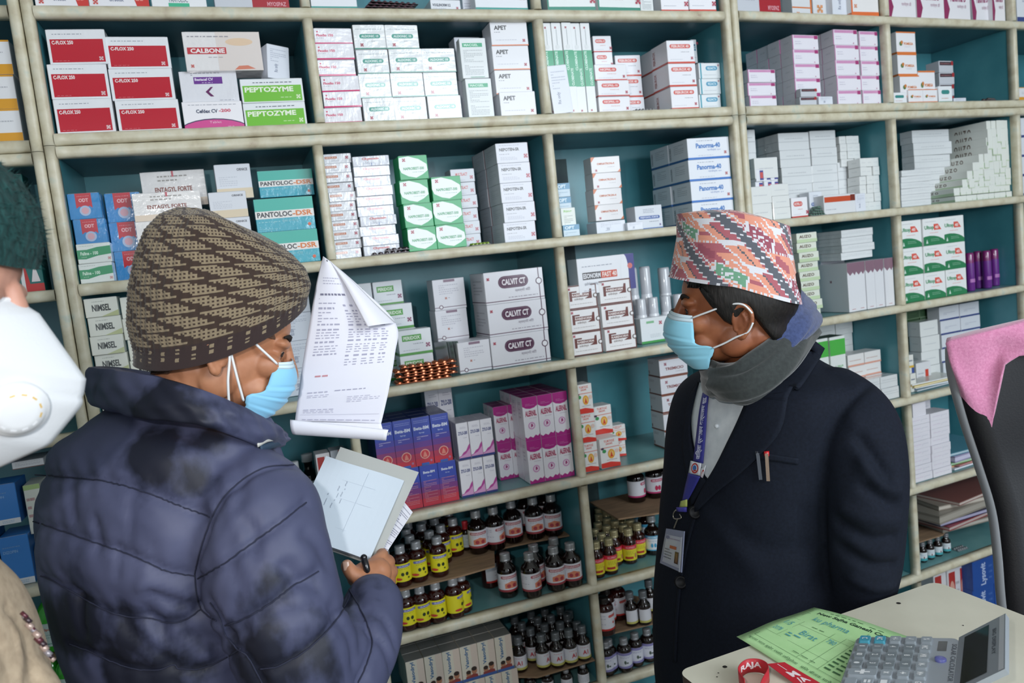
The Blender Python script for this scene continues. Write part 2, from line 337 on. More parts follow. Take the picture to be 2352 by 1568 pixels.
# ------------------------------------------------------------------ carton designs: printed graphics in face fractions
WH = '#eceef2'; RED = '#c02433'; MK = '#b5475a'
G_ = (0.38, 0.25); SH = (0.16, 0.9)
DES = {
 'red':   dict(body=WH, gloss=SH, front=[('d', .1, .84, .6, .9, '#9aa0aa', 1), ('r', .05, .06, .95, .72, '#c21f33'), ('T', 'C-FLOX 250', .08, .57, .44, .68, '#f5e9ea'), ('q', .84, .09, .13, '#e8c9cd'), ('d', .1, .09, .4, .12, '#d98790', 1)]),
 'calbone': dict(body='#e9e6e6', gloss=SH, front=[('p', [(.42, .0), (1, 0), (1, 1), (.42, 1)], '#e3d9d4'), ('e', .72, .74, .18, .1, '#e6c9ab'), ('p', [(.62, .02), (.9, .04), (.8, .13), (.68, .12)], '#d9836b'), ('r', .04, .43, .54, .6, '#c53a44'), ('T', 'CALBONE', .08, .455, .52, .575, '#f4eeee'), ('d', .06, .85, .6, .92, '#9a97a0', 1), ('d', .3, .33, .5, .37, '#a8a4aa', 1), ('q', .06, .08, .09, '#d2635c')]),
 'purplelabel': dict(body='#e6e6ec', gloss=SH, front=[('r', .24, .6, .74, .82, '#713a95'), ('T', 'Bestacef CV', .26, .7, .58, .79, '#e9dff2'), ('d', .38, .62, .6, .67, '#d9c9e6', 1), ('p', [(.5, .2), (.42, .35), (.52, .5), (.56, .5), (.48, .35), (.56, .2)], '#6b2d63'), ('d', .2, .86, .7, .97, '#8d8f9c', 2), ('d', .65, .06, .9, .1, '#a0a2b0', 1)]),
 'pinkarc': dict(body='#f0eef2', gloss=G_, front=[('e', .5, -.12, .62, .5, '#3c2c58'), ('e', .5, -.16, .62, .5, '#cf3f8e'), ('T', 'Cefdex CV', .22, .58, .58, .72, '#3d4763'), ('T', '-200', .6, .6, .8, .72, '#cf4a66'), ('d', .1, .86, .9, .91, '#8f93a0', 1), ('t', 'Tablet', .42, .2, .62, .28, '#f2c4dc'), ('d', .72, .05, .92, .1, '#f0b6d4', 1)]),
 'greenband': dict(body='#e9edf0', gloss=G_, front=[('r', .03, .05, .97, .72, '#6fbe2a'), ('T', 'PEPTOZYME', .06, .44, .84, .66, '#eef6e0'), ('d', .2, .8, .85, .9, '#5d6672', 1), ('d', .62, .18, .82, .24, '#dff0c4', 1), ('q', .87, .12, .2, '#dff0c4')]),
 'pinkbase': dict(body='#eeeef4', gloss=SH, front=[('r', 0, 0, 1, .1, '#d3266f'), ('T', 'Floxilo 150', .06, .48, .5, .64, '#dc4a74'), ('d', .06, .36, .26, .42, '#8d93a8', 1), ('c', .09, .78, .05, '#dc4a74'), ('d', .4, .14, .6, .17, '#c9cad2', 1)]),
 'greenpill': dict(body='#edf0f2', gloss=SH, front=[('r', 0, 0, 1, .05, '#2b8a78'), ('o', .18, .44, .84, .62, '#3f9c8c'), ('T', 'ALDONIC 10', .24, .48, .78, .58, '#e3f2ef'), ('d', .08, .8, .9, .85, '#8fa0a8', 1), ('d', .54, .3, .84, .35, '#98a3aa', 1), ('q', .18, .1, .15, MK)]),
 'textslab': dict(body='#e6ebec', gloss=G_, front=[('r', .1, .78, .86, .88, '#3aa87c'), ('T', 'MACGEL', .16, .8, .7, .86, '#cfeede'), ('d', .12, .4, .84, .72, '#a9b0b4', 8), ('d', .12, .08, .84, .34, '#a9b0b4', 7), ('r', .3, .02, .84, .035, '#3f9c7c')]),
 'apet': dict(body='#ebecf1', gloss=G_, front=[('r', 0, 0, 1, .045, '#e07a45'), ('T', 'APET', .1, .66, .44, .84, '#2d2f35'), ('d', .1, .54, .25, .6, '#7a7d86', 1), ('d', .12, .22, .7, .27, '#b4b7c4', 1), ('q', .84, .14, .14, MK)]),
 'tallgreen': dict(body='#e9ecee', gloss=G_, front=[('r', 0, .3, 1, .7, '#35a277'), ('v', 'CLOBENATE', .15, .48, .42, .69, '#d5efe2'), ('v', 'CLOBENATE', .55, .31, .82, .5, '#d5efe2'), ('c', .5, .74, .025, '#dfe3e4'), ('q', .3, .935, .025, MK), ('q', .3, .02, .025, MK), ('r', .47, .76, .52, .93, '#c3c9cc')]),
 'slip': dict(body='#dfe3ec', gloss=G_, front=[('v', 'Rx only', .3, .2, .5, .45, '#8d94a8'), ('d', .15, .5, .85, .9, '#b3b9c8', 7)]),
 'redpill': dict(body='#efeff3', gloss=G_, front=[('r', 0, 0, 1, .07, '#c93a34'), ('o', .12, .56, .68, .8, '#d65048'), ('T', 'NICIPRIL-10', .17, .61, .63, .75, '#f4dcda'), ('d', .38, .38, .66, .45, '#d07068', 1), ('d', .1, .14, .7, .19, '#b9bcc6', 1), ('q', .86, .14, .2, MK)], side=[('r', 0, 0, 1, .07, '#b23a34')]),
 'redpillbig': dict(body='#efeff4', gloss=G_, front=[('r', 0, 0, 1, .08, '#cf4430'), ('o', .1, .66, .86, .84, '#d85a50'), ('T', 'FEBUROX 40', .16, .69, .8, .81, '#f4dcda'), ('d', .5, .48, .8, .53, '#7d808c', 1), ('d', .1, .16, .6, .2, '#b9bcc6', 1), ('q', .84, .16, .14, MK)], side=[('r', 0, 0, 1, .08, '#bb4436'), ('v', 'FEBUROX', .1, .2, .24, .8, '#a86a68')]),
 'tealpill': dict(body='#e8edf0', gloss=G_, front=[('r', .06, 0, .12, 1, '#3f9fb4'), ('o', .32, .52, .86, .8, '#4a9cc0'), ('T', 'VELDACTA', .38, .58, .8, .74, '#dbeef5'), ('d', .2, .2, .8, .26, '#a9b4bc', 1), ('q', .88, .78, .12, MK)]),
 'lilac': dict(body='#ebe8f0', gloss=G_, front=[('r', .06, .78, .84, .97, '#d79ac2'), ('r', .84, .72, .98, .97, '#a83a76'), ('r', 0, 0, .025, 1, '#c26aa4'), ('d', .1, .84, .7, .9, '#c47fae', 1), ('d', .1, .5, .85, .58, '#b9b3c8', 1), ('d', .1, .36, .34, .42, '#9690a8', 1), ('q', .8, .06, .1, '#c88aa8')], side=[('d', .3, .5, .7, .6, '#b3b4bd', 2)]),
 'lilacgloss': None,
 'orangeleaf': dict(body='#ecebee', gloss=G_, front=[('r', 0, 0, 1, .09, '#dc7a3c'), ('r', 0, .94, 1, 1, '#dc7a3c'), ('T', 'POMEGA', .38, .4, .86, .52, '#dd8a55'), ('e', .22, .46, .08, .1, '#5f7d4a'), ('e', .27, .52, .06, .08, '#d08040'), ('d', .4, .3, .7, .34, '#b0b0b5', 1)], side=[('r', 0, 0, 1, .09, '#c9753e')]),
 'plainlow': dict(body='#e9ecef', gloss=G_, front=[('r', 0, 0, 1, .06, '#3c8f78'), ('o', .2, .5, .8, .76, '#3a8a86'), ('d', .2, .2, .7, .3, '#c07a5a', 1)]),
 'maroonband': dict(body='#c9ccd3', gloss=G_, front=[('r', .05, .62, .85, .92, '#3a2530'), ('r', .85, .62, 1, .98, '#a82f35'), ('d', .1, .7, .8, .84, '#c58a8c', 1)]),
 'bluered': dict(body='#2f86c4', gloss=SH, front=[('p', [(.24, 1), (.74, 1), (.74, .42), (.66, .5), (.5, .42), (.34, .5), (.24, .42)], '#bf2a36'), ('T', 'ODT', .34, .66, .64, .8, '#e9b9bd'), ('c', .5, .32, .2, '#a9bcd8'), ('c', .5, .32, .13, '#d3a3ae'), ('d', .3, .86, .68, .92, '#d98890', 1)]),
 'greenwave': dict(body='#e6ebe6', gloss=SH, front=[('p', [(0, .24), (.25, .22), (.6, .36), (1, .42), (1, .84), (.6, .8), (.3, .7), (0, .7)], '#2f9560'), ('T', 'Faline - 100', .1, .42, .62, .6, '#d4ecd8'), ('d', .12, .3, .3, .36, '#c4e2ca', 1), ('d', .08, .86, .5, .92, '#a9b2aa', 1), ('q', .88, .12, .16, '#d79a9a')]),
 'entagyl': dict(body='#e7e4e2', gloss=SH, front=[('r', 0, 0, 1, .22, '#e2cfba'), ('T', 'ENTAGYL FORTE', .2, .42, .78, .56, '#8a4a3e'), ('d', .26, .7, .72, .92, '#9a958f', 2), ('d', .38, .3, .58, .35, '#a8a29a', 1), ('r', .485, .84, .515, 1, '#c8606a')]),
 'cream': dict(body='#dcdfe6', gloss=G_, front=[('r', 0, 0, 1, .3, '#dccbae'), ('d', .1, .36, .6, .66, '#c2c6d0', 5), ('T', 'ORNICE', .62, .8, .92, .88, '#5b5d68'), ('d', .15, .18, .7, .24, '#b09a78', 1)]),
 'pantoloc': dict(body='#3aa9bd', gloss=SH, front=[('r', 0, .62, 1, 1, '#4fb9a9'), ('r', .0, .4, 1, .63, '#eeeae6'), ('T', 'PANTOLOC', .03, .44, .62, .6, '#3d3f44'), ('T', '-DSR', .63, .44, .97, .6, '#df7b33'), ('d', .04, .28, .4, .33, '#a6dde2', 1), ('t', 'केवल ३० मि.ग्रा.', .44, .25, .72, .36, '#a6dde2'), ('d', .03, .07, .44, .11, '#8ed0da', 1), ('c', .9, .16, .05, '#df6a4a')]),
 'chym': dict(body='#dfe2ea', gloss=SH, front=[('T', 'Chymoxin', .26, .56, .72, .86, '#d4483f'), ('d', .28, .2, .6, .42, '#9aa0b2', 2), ('r', .5, .0, .52, .3, '#7f93c0')]),
 'orangestrip': dict(body='#dddfe4', gloss=SH, front=[('r', .04, .5, .48, .74, '#bf6a45'), ('T', 'NIMICA-D', .07, .54, .45, .7, '#ecd0c2'), ('d', .25, .22, .55, .34, '#9aa0b2', 1), ('q', .78, .4, .36, MK)]),
 'greendome': dict(body='#2fa968', gloss=G_, front=[('p', [(.02, .92), (.35, .97), (.7, .84), (.96, .62), (.98, .36), (.8, .2), (.56, .07), (.3, .14), (.06, .3), (.0, .5)], '#e9eff0'), ('T', 'NAPROBEST-500', .14, .4, .86, .52, '#2f9a5c'), ('d', .45, .28, .84, .34, '#8fb8a2', 1), ('q', .12, .74, .16, MK)]),
 'nepoten': dict(body='#dfe1ea', gloss=G_, front=[('T', 'NEPOTEN-SR', .1, .6, .72, .76, '#25262c'), ('d', .1, .42, .4, .48, '#6f7280', 1), ('d', .12, .14, .66, .32, '#b2b5c4', 3), ('q', .84, .2, .24, MK), ('d', .1, .86, .8, .92, '#a9acba', 1)], side=[('r', .0, 0, .045, 1, '#a3404c'), ('d', .2, .2, .8, .8, '#c9cbd4', 6)]),
 'redname': dict(body='#d5d7df', gloss=G_, front=[('T', 'MULTILACT', .2, .48, .7, .72, '#c9463f'), ('q', .78, .2, .3, MK), ('d', .1, .1, .6, .2, '#a9acba', 1)]),
 'orangecorner': dict(body='#ebe9ea', gloss=G_, front=[('p', [(0, 1), (.14, 1), (.03, .72), (0, .7)], '#d4733e'), ('p', [(1, 0), (1, .22), (.9, .02), (.88, 0)], '#d4733e'), ('T', 'OMNATRON-4', .2, .5, .8, .63, '#cc6a38'), ('d', .56, .32, .8, .38, '#a9a6a8', 1), ('q', .12, .08, .16, MK)]),
 'panorma': dict(body='#e9edf4', gloss=G_, front=[('r', 0, 0, 1, .1, '#3b78c6'), ('T', 'Panorma-40', .2, .52, .78, .76, '#3f7cc4'), ('t', 'पानोर्मा ४०', .46, .36, .78, .48, '#7a93c4'), ('d', .22, .84, .6, .9, '#8d96a8', 1), ('d', .24, .16, .6, .2, '#98a0b4', 1), ('q', .86, .2, .16, '#bb6a6e')], side=[('r', 0, 0, 1, .1, '#2d5f9e'), ('v', 'PANORMA', .06, .2, .14, .8, '#7d858e'), ('d', .3, .4, .8, .85, '#b4bac2', 5)]),
 'bluebar': dict(body='#dfe3ea', gloss=G_, front=[('r', 0, 0, 1, .04, '#3d6fb4'), ('o', .12, .42, .9, .56, '#3d5fa4'), ('T', 'PRETOXYL FORTE', .18, .455, .84, .53, '#dbe2f2'), ('d', .3, .68, .7, .88, '#9aa0b0', 3), ('d', .5, .28, .84, .34, '#6f7688', 1), ('q', .86, .1, .1, '#8a7aa8')]),
 'bluesmall': dict(body='#c9dbe6', gloss=G_, front=[('r', 0, .55, 1, 1, '#4a8fb4'), ('T', 'OPT', .1, .62, .7, .9, '#dcecf4'), ('d', .1, .14, .8, .4, '#8fb0c4', 2)]),
 'limebox': dict(body='#e4e9e2', gloss=G_, front=[('r', 0, 0, 1, .08, '#6ab43c'), ('T', 'Ring', .2, .76, .75, .9, '#8fc46a'), ('d', .2, .2, .8, .66, '#a2a8a2', 6)]),
 'bundle': dict(body='#e5e8e9', gloss=SH, front=[('r', .0, .46, 1, .5, '#c9cdcf'), ('d', .2, .62, .8, .72, '#bcc0c4', 1)], side=[('d', .1, .3, .9, .6, '#c2c6ca', 2)]),
 'tiny': dict(body='#e9ebe9', gloss=(.2, .7), front=[('d', .2, .42, .8, .56, '#c9ccd0', 1)], side=[('r', 0, .0, 1, .04, '#b9bdbb'), ('d', .3, .5, .7, .62, '#bfc3c5', 1)]),
 'auzo': dict(body='#e6e9e2', gloss=(.3, .4), front=[('r', 0, 0, 1, .06, '#c3d2b4')], side=[('r', 0, 0, 1, .38, '#b9cfae'), ('T', 'O U Z O', .3, .48, .66, .78, '#6a5548')]),
 'auzofront': dict(body='#e6eadc', gloss=(.3, .4), front=[('r', 0, 0, 1, .34, '#c9dcb4'), ('T', 'AUZO', .12, .46, .72, .78, '#6a5548')]),
 'redbluetiny': dict(body='#e9ebf0', gloss=G_, front=[('r', .5, .1, 1, .9, '#4a4f94'), ('r', .55, .25, .95, .75, '#d0605c')]),
 'orangetab': dict(body='#dfe1e4', gloss=G_, front=[('r', .02, .62, .84, .9, '#c8502e'), ('r', .84, .62, 1, .95, '#7a2e22'), ('d', .05, .2, .4, .3, '#a3a6ac', 1)]),
 'ultop': dict(body='#eceeed', gloss=G_, front=[('e', .3, -.16, .86, .52, '#2b7f52'), ('r', 0, 0, 0.001, .001, '#2b7f52'), ('T', 'Ultop', .06, .56, .5, .74, '#4f9a6c'), ('p', [(.5, .56), (.86, .56), (.7, .78), (.5, .78)], '#df5a4a'), ('T', '40', .55, .6, .72, .72, '#f3dedb'), ('d', .3, .44, .7, .49, '#e39a92', 1), ('d', .34, .14, .74, .26, '#8fc0a4', 2), ('p', [(.1, .08), (.2, .08), (.15, .24)], '#cfe4d8'), ('d', .1, .86, .6, .9, '#b9bec0', 1)]),
 'nimsel': dict(body='#e6e7dc', gloss=(.2, .7), front=[('p', [(.45, 0), (1, 0), (1, .3)], '#c3c999'), ('T', 'NIMSEL', .22, .3, .78, .66, '#3a3d3a'), ('d', .24, .78, .6, .86, '#9a9d94', 1)]),
 'peridox': dict(body='#e6eaee', gloss=G_, front=[('r', 0, 0, 1, .1, '#4f9a3a'), ('r', .12, .56, .7, .8, '#4f9f3f'), ('T', 'PERIDOX', .16, .61, .66, .75, '#e3f0dc'), ('d', .44, .4, .74, .48, '#8d939c', 1), ('d', .12, .18, .8, .23, '#a9aeb8', 1), ('q', .8, .24, .2, '#9a5a78')], side=[('r', 0, 0, 1, .1, '#41803a'), ('d', .2, .2, .9, .8, '#b9bec6', 6)]),
 'calvit': dict(body='#e8e8ee', gloss=(.2, .7), front=[('r', 0, .06, 1, .085, '#6b4a60'), ('r', .915, 0, .93, 1, '#5f4356'), ('c', .92, .58, .11, '#5f4356'), ('c', .92, .58, .08, '#f0f0f4'), ('o', .23, .46, .74, .84, '#5f3f55'), ('o', .245, .49, .725, .81, '#8d7486'), ('o', .25, .5, .72, .8, '#5f3f55'), ('T', 'CALVIT CT', .29, .555, .69, .745, '#efe9ee'), ('t', 'क्याल्भिट सिटी', .5, .3, .76, .42, '#9a93a0'), ('d', .38, .14, .88, .2, '#a09aa8', 1), ('q', .04, .74, .1, MK)], side=[('r', 0, .06, 1, .09, '#6b4a60'), ('d', .2, .3, .8, .8, '#c0c0c8', 5)]),
 'calvitend': dict(body='#e6e6ec', gloss=G_, front=[('r', 0, .08, 1, .1, '#6b4a60'), ('c', .2, .1, .07, '#6b4a60'), ('c', .2, .1, .045, '#f0f0f4'), ('r', .35, .9, .7, .98, '#8d7486'), ('d', .18, .5, .8, .84, '#c2c2cc', 5), ('q', .34, .34, .08, '#c07a6a'), ('d', .45, .36, .8, .42, '#b0b0bc', 1)]),
 'esonorm': dict(body='#ebedf2', gloss=G_, front=[('r', .82, 0, 1, 1, '#3f3f86'), ('e', .82, .5, .07, .5, '#ebedf2'), ('c', .92, .66, .08, '#d0706a'), ('r', .08, .4, .4, .6, '#3a3436'), ('r', .4, .4, .68, .6, '#cf4d33'), ('T', 'ESONORM', .09, .43, .39, .57, '#e9e9ee'), ('T', 'FAST 40', .42, .43, .67, .57, '#f4e0da'), ('t', 'इसोनोर्म फास्ट ४०', .1, .22, .4, .33, '#8d909c'), ('d', .08, .74, .6, .8, '#9da1ae', 1), ('d', .08, .08, .3, .12, '#a9adba', 1)]),
 'rabenorm': dict(body='#ecebec', gloss=G_, front=[('r', 0, 0, 1, .05, '#6b3a32'), ('r', 0, .95, 1, 1, '#6b3a32'), ('r', .97, 0, 1, 1, '#6b3a32'), ('p', [(.12, .76), (.36, .76), (.36, .7), (.2, .7), (.2, .34), (.12, .34)], '#6b3028'), ('p', [(.84, .8), (.84, .4), (.6, .4), (.74, .5), (.78, .8)], '#6b3028'), ('r', .18, .5, .76, .66, '#6b3028'), ('T', 'RABENORM', .2, .53, .74, .63, '#eadfdc'), ('t', 'राबेनोर्म', .26, .34, .56, .46, '#7d6a64'), ('d', .14, .18, .84, .24, '#b0a8a6', 1), ('q', .08, .8, .12, MK), ('c', .95, .5, .1, '#5a4038'), ('c', .95, .5, .065, '#ecebec')]),
 'greenfoot': dict(body='#e3e7ea', gloss=G_, front=[('r', 0, 0, 1, .09, '#3f9a48'), ('r', .2, .78, .46, .87, '#7fb88a'), ('q', .62, .68, .16, MK), ('d', .3, .2, .66, .36, '#b9c0c4', 3)]),
 'dropsbox': dict(body='#ecebe9', gloss=G_, front=[('p', [(0, .02), (1, .0), (1, .12), (.5, .2), (0, .18)], '#dc3a2e'), ('T', 'TURTOZ', .22, .86, .78, .94, '#dd7d72'), ('T', 'DROPS', .32, .78, .66, .84, '#dd7d72'), ('r', 0, .68, 1, .7, '#d9694e'), ('e', .12, .67, .08, .04, '#4a3350'), ('e', .2, .58, .1, .06, '#3f9a58'), ('e', .56, .46, .18, .16, '#e8a838'), ('e', .56, .46, .12, .11, '#f0c870'), ('p', [(.48, .36), (.64, .36), (.56, .56)], '#d9482e'), ('d', .3, .25, .84, .29, '#7d6a66', 1), ('e', .86, .54, .1, .07, '#e9cfc4')]),
 'tremicio': dict(body='#dfe0e6', gloss=G_, front=[('r', 0, 0, 1, .08, '#7a3f2c'), ('r', 0, .94, 1, 1, '#8a5a48'), ('T', 'TREMICIO', .2, .36, .86, .52, '#8f5050'), ('q', .16, .62, .18, '#9a4a5c'), ('d', .56, .22, .9, .28, '#9a9096', 1)], side=[('r', 0, 0, 1, .08, '#7a3f2c'), ('d', .1, .7, .5, .85, '#a39aa0', 2), ('r', .06, .12, .12, .3, '#7a4a3c')]),
 'borobm': dict(body='#3c4fae', gloss=G_, front=[('r', 0, .0, 1, .14, '#c93a4a'), ('r', 0, .14, 1, .26, '#b53e5a'), ('r', 0, .26, 1, .38, '#8f3f74'), ('r', 0, .38, 1, .5, '#6a4290'), ('r', 0, .5, 1, .62, '#4d48a2'), ('T', 'Beta-BM', .08, .74, .9, .81, '#dde3f4'), ('T', 'Syrup', .34, .66, .64, .695, '#b9c4e8'), ('d', .2, .54, .84, .62, '#c6c0de', 2), ('d', .1, .88, .9, .95, '#8f9cdc', 2), ('c', .54, .23, .1, '#e8b4a4'), ('c', .54, .23, .085, '#c9404a'), ('p', [(.42, .17), (.66, .17), (.6, .25), (.54, .29), (.48, .25)], '#e08a7c'), ('r', .3, .0, .72, .05, '#3a62b4'), ('c', .84, .08, .025, '#b07a9a')], top='#2c356e', side_hex='#3a4480'),
 'boroback': dict(body='#3c4fae', gloss=G_, front=[('r', 0, .0, 1, .2, '#c93a4a'), ('r', 0, .2, 1, .34, '#ac3e62'), ('r', 0, .34, 1, .48, '#7d4084'), ('r', 0, .48, 1, .62, '#56479e'), ('T', 'Beta-BM', .18, .8, .82, .86, '#dde3f4'), ('T', 'Syrup', .38, .72, .62, .75, '#b9c4e8'), ('d', .14, .1, .86, .64, '#cf8f9c', 14)], top='#2c356e', side_hex='#3a4480'),
 'zylo': dict(body='#eceaf0', gloss=G_, front=[('r', 0, 0, 1, .06, '#33417e'), ('p', [(0, .06), (1, .06), (1, .42), (.85, .36), (.65, .24), (.4, .2), (.2, .12), (0, .1)], '#b84a9a'), ('p', [(0, .06), (1, .06), (1, .3), (.6, .16), (0, .08)], '#d9a0cc'), ('T', 'ZYLO-200', .12, .68, .9, .77, '#3d4a86'), ('d', .5, .58, .84, .61, '#a9a4b4', 1), ('d', .3, .84, .84, .9, '#b4b0be', 2)], top='#cfc9d6'),
 'alernil': dict(body='#eceaf0', gloss=G_, front=[('p', [(0, .8), (.2, .75), (.5, .73), (.8, .75), (1, .8), (1, 1), (0, 1)], '#b02c86'), ('p', [(0, 0), (1, 0), (1, .14), (.86, .09), (.7, .12), (.52, .06), (.34, .1), (.16, .06), (0, .1)], '#b02c86'), ('T', 'ALERNIL', .14, .56, .9, .69, '#b4305f'), ('d', .4, .5, .88, .53, '#b4a8b8', 1), ('c', .5, .34, .085, '#d39ac6'), ('c', .5, .34, .06, '#ecdcea'), ('p', [(.44, .3), (.6, .33), (.54, .39), (.46, .38)], '#a83a78'), ('d', .2, .8, .8, .86, '#d78cc0', 2)], top='#8f2a70', side=[('d', .3, .82, .7, .9, '#9a90a8', 2), ('d', .3, .5, .6, .76, '#c4bccc', 3)]),
 'vasodryl': dict(body='#d9d3c2', gloss=G_, front=[('r', .62, .1, 1, 1, '#d8c8ba'), ('r', .0, 0, 1, .08, '#3f5f9e'), ('v', 'Vasodryl', .24, .36, .5, .96, '#3f6f9a'), ('e', .36, .2, .14, .09, '#b07a5c'), ('e', .7, .26, .16, .1, '#b07a5c'), ('e', .36, .25, .14, .055, '#33251f'), ('e', .7, .32, .16, .06, '#33251f'), ('p', [(.18, .08), (.9, .08), (.86, .16), (.6, .18), (.4, .14), (.2, .14)], '#8f3f3c')], top='#8f8e88'),
 'greentop': dict(body='#e6eae6', gloss=G_, front=[('r', 0, .74, 1, .96, '#4fb44a'), ('T', 'LIPIC', .3, .5, .8, .6, '#9ac49a'), ('d', .3, .2, .8, .42, '#bcc8bc', 4)], top='#3f5a48'),
 'peachtrim': dict(body='#e4e2e0', gloss=G_, front=[('r', 0, 0, 1, .14, '#dca08c'), ('d', .1, .4, .8, .6, '#c4a8a0', 1)]),
 'silver': dict(body='#dcdfe0', gloss=(.12, 1.0), front=[('r', .0, .47, 1, .5, '#b9bdc0'), ('d', .1, .6, .9, .8, '#c6cacc', 1)]),
 'purpleband': dict(body='#e3e4e8', gloss=(.2, .8), front=[('r', 0, .82, 1, 1, '#8a6a7a'), ('p', [(0, .82), (.3, .74), (.6, .8), (.8, .74), (1, .82)], '#8a6a7a'), ('d', .3, .04, .7, .07, '#b45a60', 1)], side=[('q', .4, .6, .06, '#8a5060')]),
 'blueband': dict(body='#dfe2e8', gloss=G_, front=[('r', 0, .0, 1, .12, '#3a4a86'), ('d', .2, .4, .8, .6, '#b0b4c4', 2)]),
 'darkgreen': dict(body='#3d5a3c', gloss=G_, front=[('r', 0, 0, 1, .06, '#7d9a74'), ('r', 0, 0, .04, 1, '#7d9a74'), ('d', .2, .4, .8, .6, '#55754f', 1)]),
 'yellowcorner': dict(body='#e3e3dc', gloss=G_, front=[('r', .6, 0, 1, .3, '#3a4f94'), ('r', 0, .3, 1, .42, '#d8b03c'), ('d', .1, .6, .8, .8, '#8a90a0', 1)]),
 'redsquare': dict(body='#dcdde0', gloss=G_, front=[('r', .6, .3, .82, .66, '#c9402e'), ('d', .1, .3, .5, .6, '#b0b2b8', 2)]),
 'whitepad': dict(body='#e6e3ea', gloss=G_, front=[('d', .1, .5, .5, .62, '#c6a8c4', 1), ('d', .55, .3, .9, .62, '#bfc0cc', 2)], side=[('d', .2, .3, .8, .6, '#c9c4d2', 1)]),
 'lysovit': dict(body='#234f9c', gloss=G_, front=[('v', 'Lysovit', .36, .1, .66, .86, '#b9c8e6'), ('d', .74, .2, .9, .8, '#4a70b4', 3)], top='#1c3f80'),
 'redwhite': dict(body='#dbd8da', gloss=G_, front=[('r', .1, .25, .62, .95, '#b03430'), ('e', .36, .58, .2, .2, '#d9a090'), ('d', .66, .2, .94, .8, '#b4b0b4', 4)]),
 'amberband': dict(body='#e2e3e6', gloss=G_, front=[('r', 0, 0, 1, .3, '#d89a26'), ('r', 0, .95, 1, 1, '#d89a26'), ('d', .1, .5, .8, .7, '#b4b6bc', 2)]),
 'yellowpill': dict(body='#d2cdb4', gloss=G_, front=[('r', 0, 0, 1, .12, '#c98f2c'), ('r', .5, .62, .9, .78, '#4a4238'), ('r', .6, .4, .9, .55, '#a39a7c')]),
 'bluelarge': dict(body='#2d7fd0', gloss=G_, front=[('r', 0, 0, 1, .13, '#dfe3ea'), ('q', .14, .02, .09, '#c0504e'), ('d', .42, .03, .8, .1, '#8fb4d8', 2), ('d', .1, .76, .7, .82, '#6a9ad0', 1), ('T', 'DIZOPIN', .1, .66, .6, .72, '#7fb0e6')], side_hex='#245fa4'),
 'greytext': dict(body='#dfe0e4', gloss=G_, front=[('d', .1, .36, .9, .9, '#b3b4be', 4), ('r', 0, .0, 1, .12, '#6a4a44')]),
 'palelime': dict(body='#dfe2d8', gloss=G_, front=[('r', 0, .9, 1, 1, '#a9c47c'), ('d', .1, .3, .6, .8, '#c08a8c', 3), ('q', .3, .05, .14, '#c0504e')]),
 'redcorner': dict(body='#1f6a66', gloss=G_, front=[('r', 0, .0, 1, .16, '#c22f2c'), ('r', .3, .0, .42, 1, '#dcdcdc'), ('p', [(.42, 0), (.6, .0), (.42, .8)], '#c22f2c'), ('p', [(.62, .2), (.9, .2), (.76, .6)], '#e0d6d6')]),
 'redswoosh': dict(body='#e9e9ee', gloss=G_, front=[('p', [(.68, 1), (.72, .5), (.8, 0), (1, 0), (1, 1)], '#cc3a34'), ('T', 'Ursofix', .34, .2, .58, .34, '#8d93a8'), ('q', .06, .1, .16, '#d0605c'), ('d', .3, .6, .6, .66, '#a9adb9', 1), ('d', .78, .2, .94, .3, '#e89a90', 1)]),
 'pantwhite': dict(body='#e9ebee', gloss=G_, front=[('r', .3, .02, .68, .14, '#3fb48c'), ('T', 'PANTOLOC', .32, .16, .66, .3, '#8d99a0')]),
 'greyred': dict(body='#c8ccd4', gloss=G_, front=[('p', [(.5, .0), (1, 0), (1, 1), (.5, 1)], '#a81e2c'), ('T', 'MYOSPAZ', .7, .1, .96, .22, '#d99aa4'), ('d', .1, .3, .4, .5, '#a9adb9', 2)]),
 'whiteteal': dict(body='#e6e9ef', gloss=G_, front=[('r', 0, 0, 1, .1, '#3c9a92'), ('T', 'VOGLINORM 0.2', .06, .5, .66, .72, '#4a4f60'), ('d', .06, .34, .5, .42, '#9aa0b0', 1), ('q', .84, .3, .2, MK)]),
 'greenedge': dict(body='#e9eeee', gloss=G_, front=[('r', 0, 0, 1, .12, '#2f8a76'), ('r', 0, 0, .03, 1, '#2f8a76'), ('d', .15, .3, .6, .36, '#c79a9a', 1), ('q', .88, .2, .2, MK)]),
 'maroonwave': dict(body='#e8e6ea', gloss=G_, front=[('p', [(0, 0), (.12, .0), (.22, .25), (.1, .55), (.12, .8), (.3, 1), (0, 1)], '#8f2f5c'), ('T', 'Panorma D', .26, .42, .84, .58, '#9a3f6a'), ('t', 'पानोर्मा डी', .5, .26, .84, .36, '#a9788f'), ('q', .82, .8, .1, MK)]),
 'orangebox': dict(body='#e9e7e6', gloss=G_, front=[('r', 0, 0, 1, .12, '#e0703a'), ('r', 0, 0, .05, 1, '#e0703a'), ('T', 'Panorma-20', .28, .66, .8, .86, '#de6a38'), ('d', .4, .46, .72, .54, '#8d909c', 1), ('q', .1, .2, .1, '#e09a7c')], side=[('r', 0, 0, 1, .1, '#d87a48')]),
 'orangeline': dict(body='#dedfe2', gloss=G_, front=[('r', 0, .5, 1, .56, '#dc7a3c'), ('r', .92, 0, 1, 1, '#dc7a3c'), ('q', .2, .15, .2, '#dc9a6a')]),
}
DES['lilacgloss'] = DES['lilac']
_cm = {}
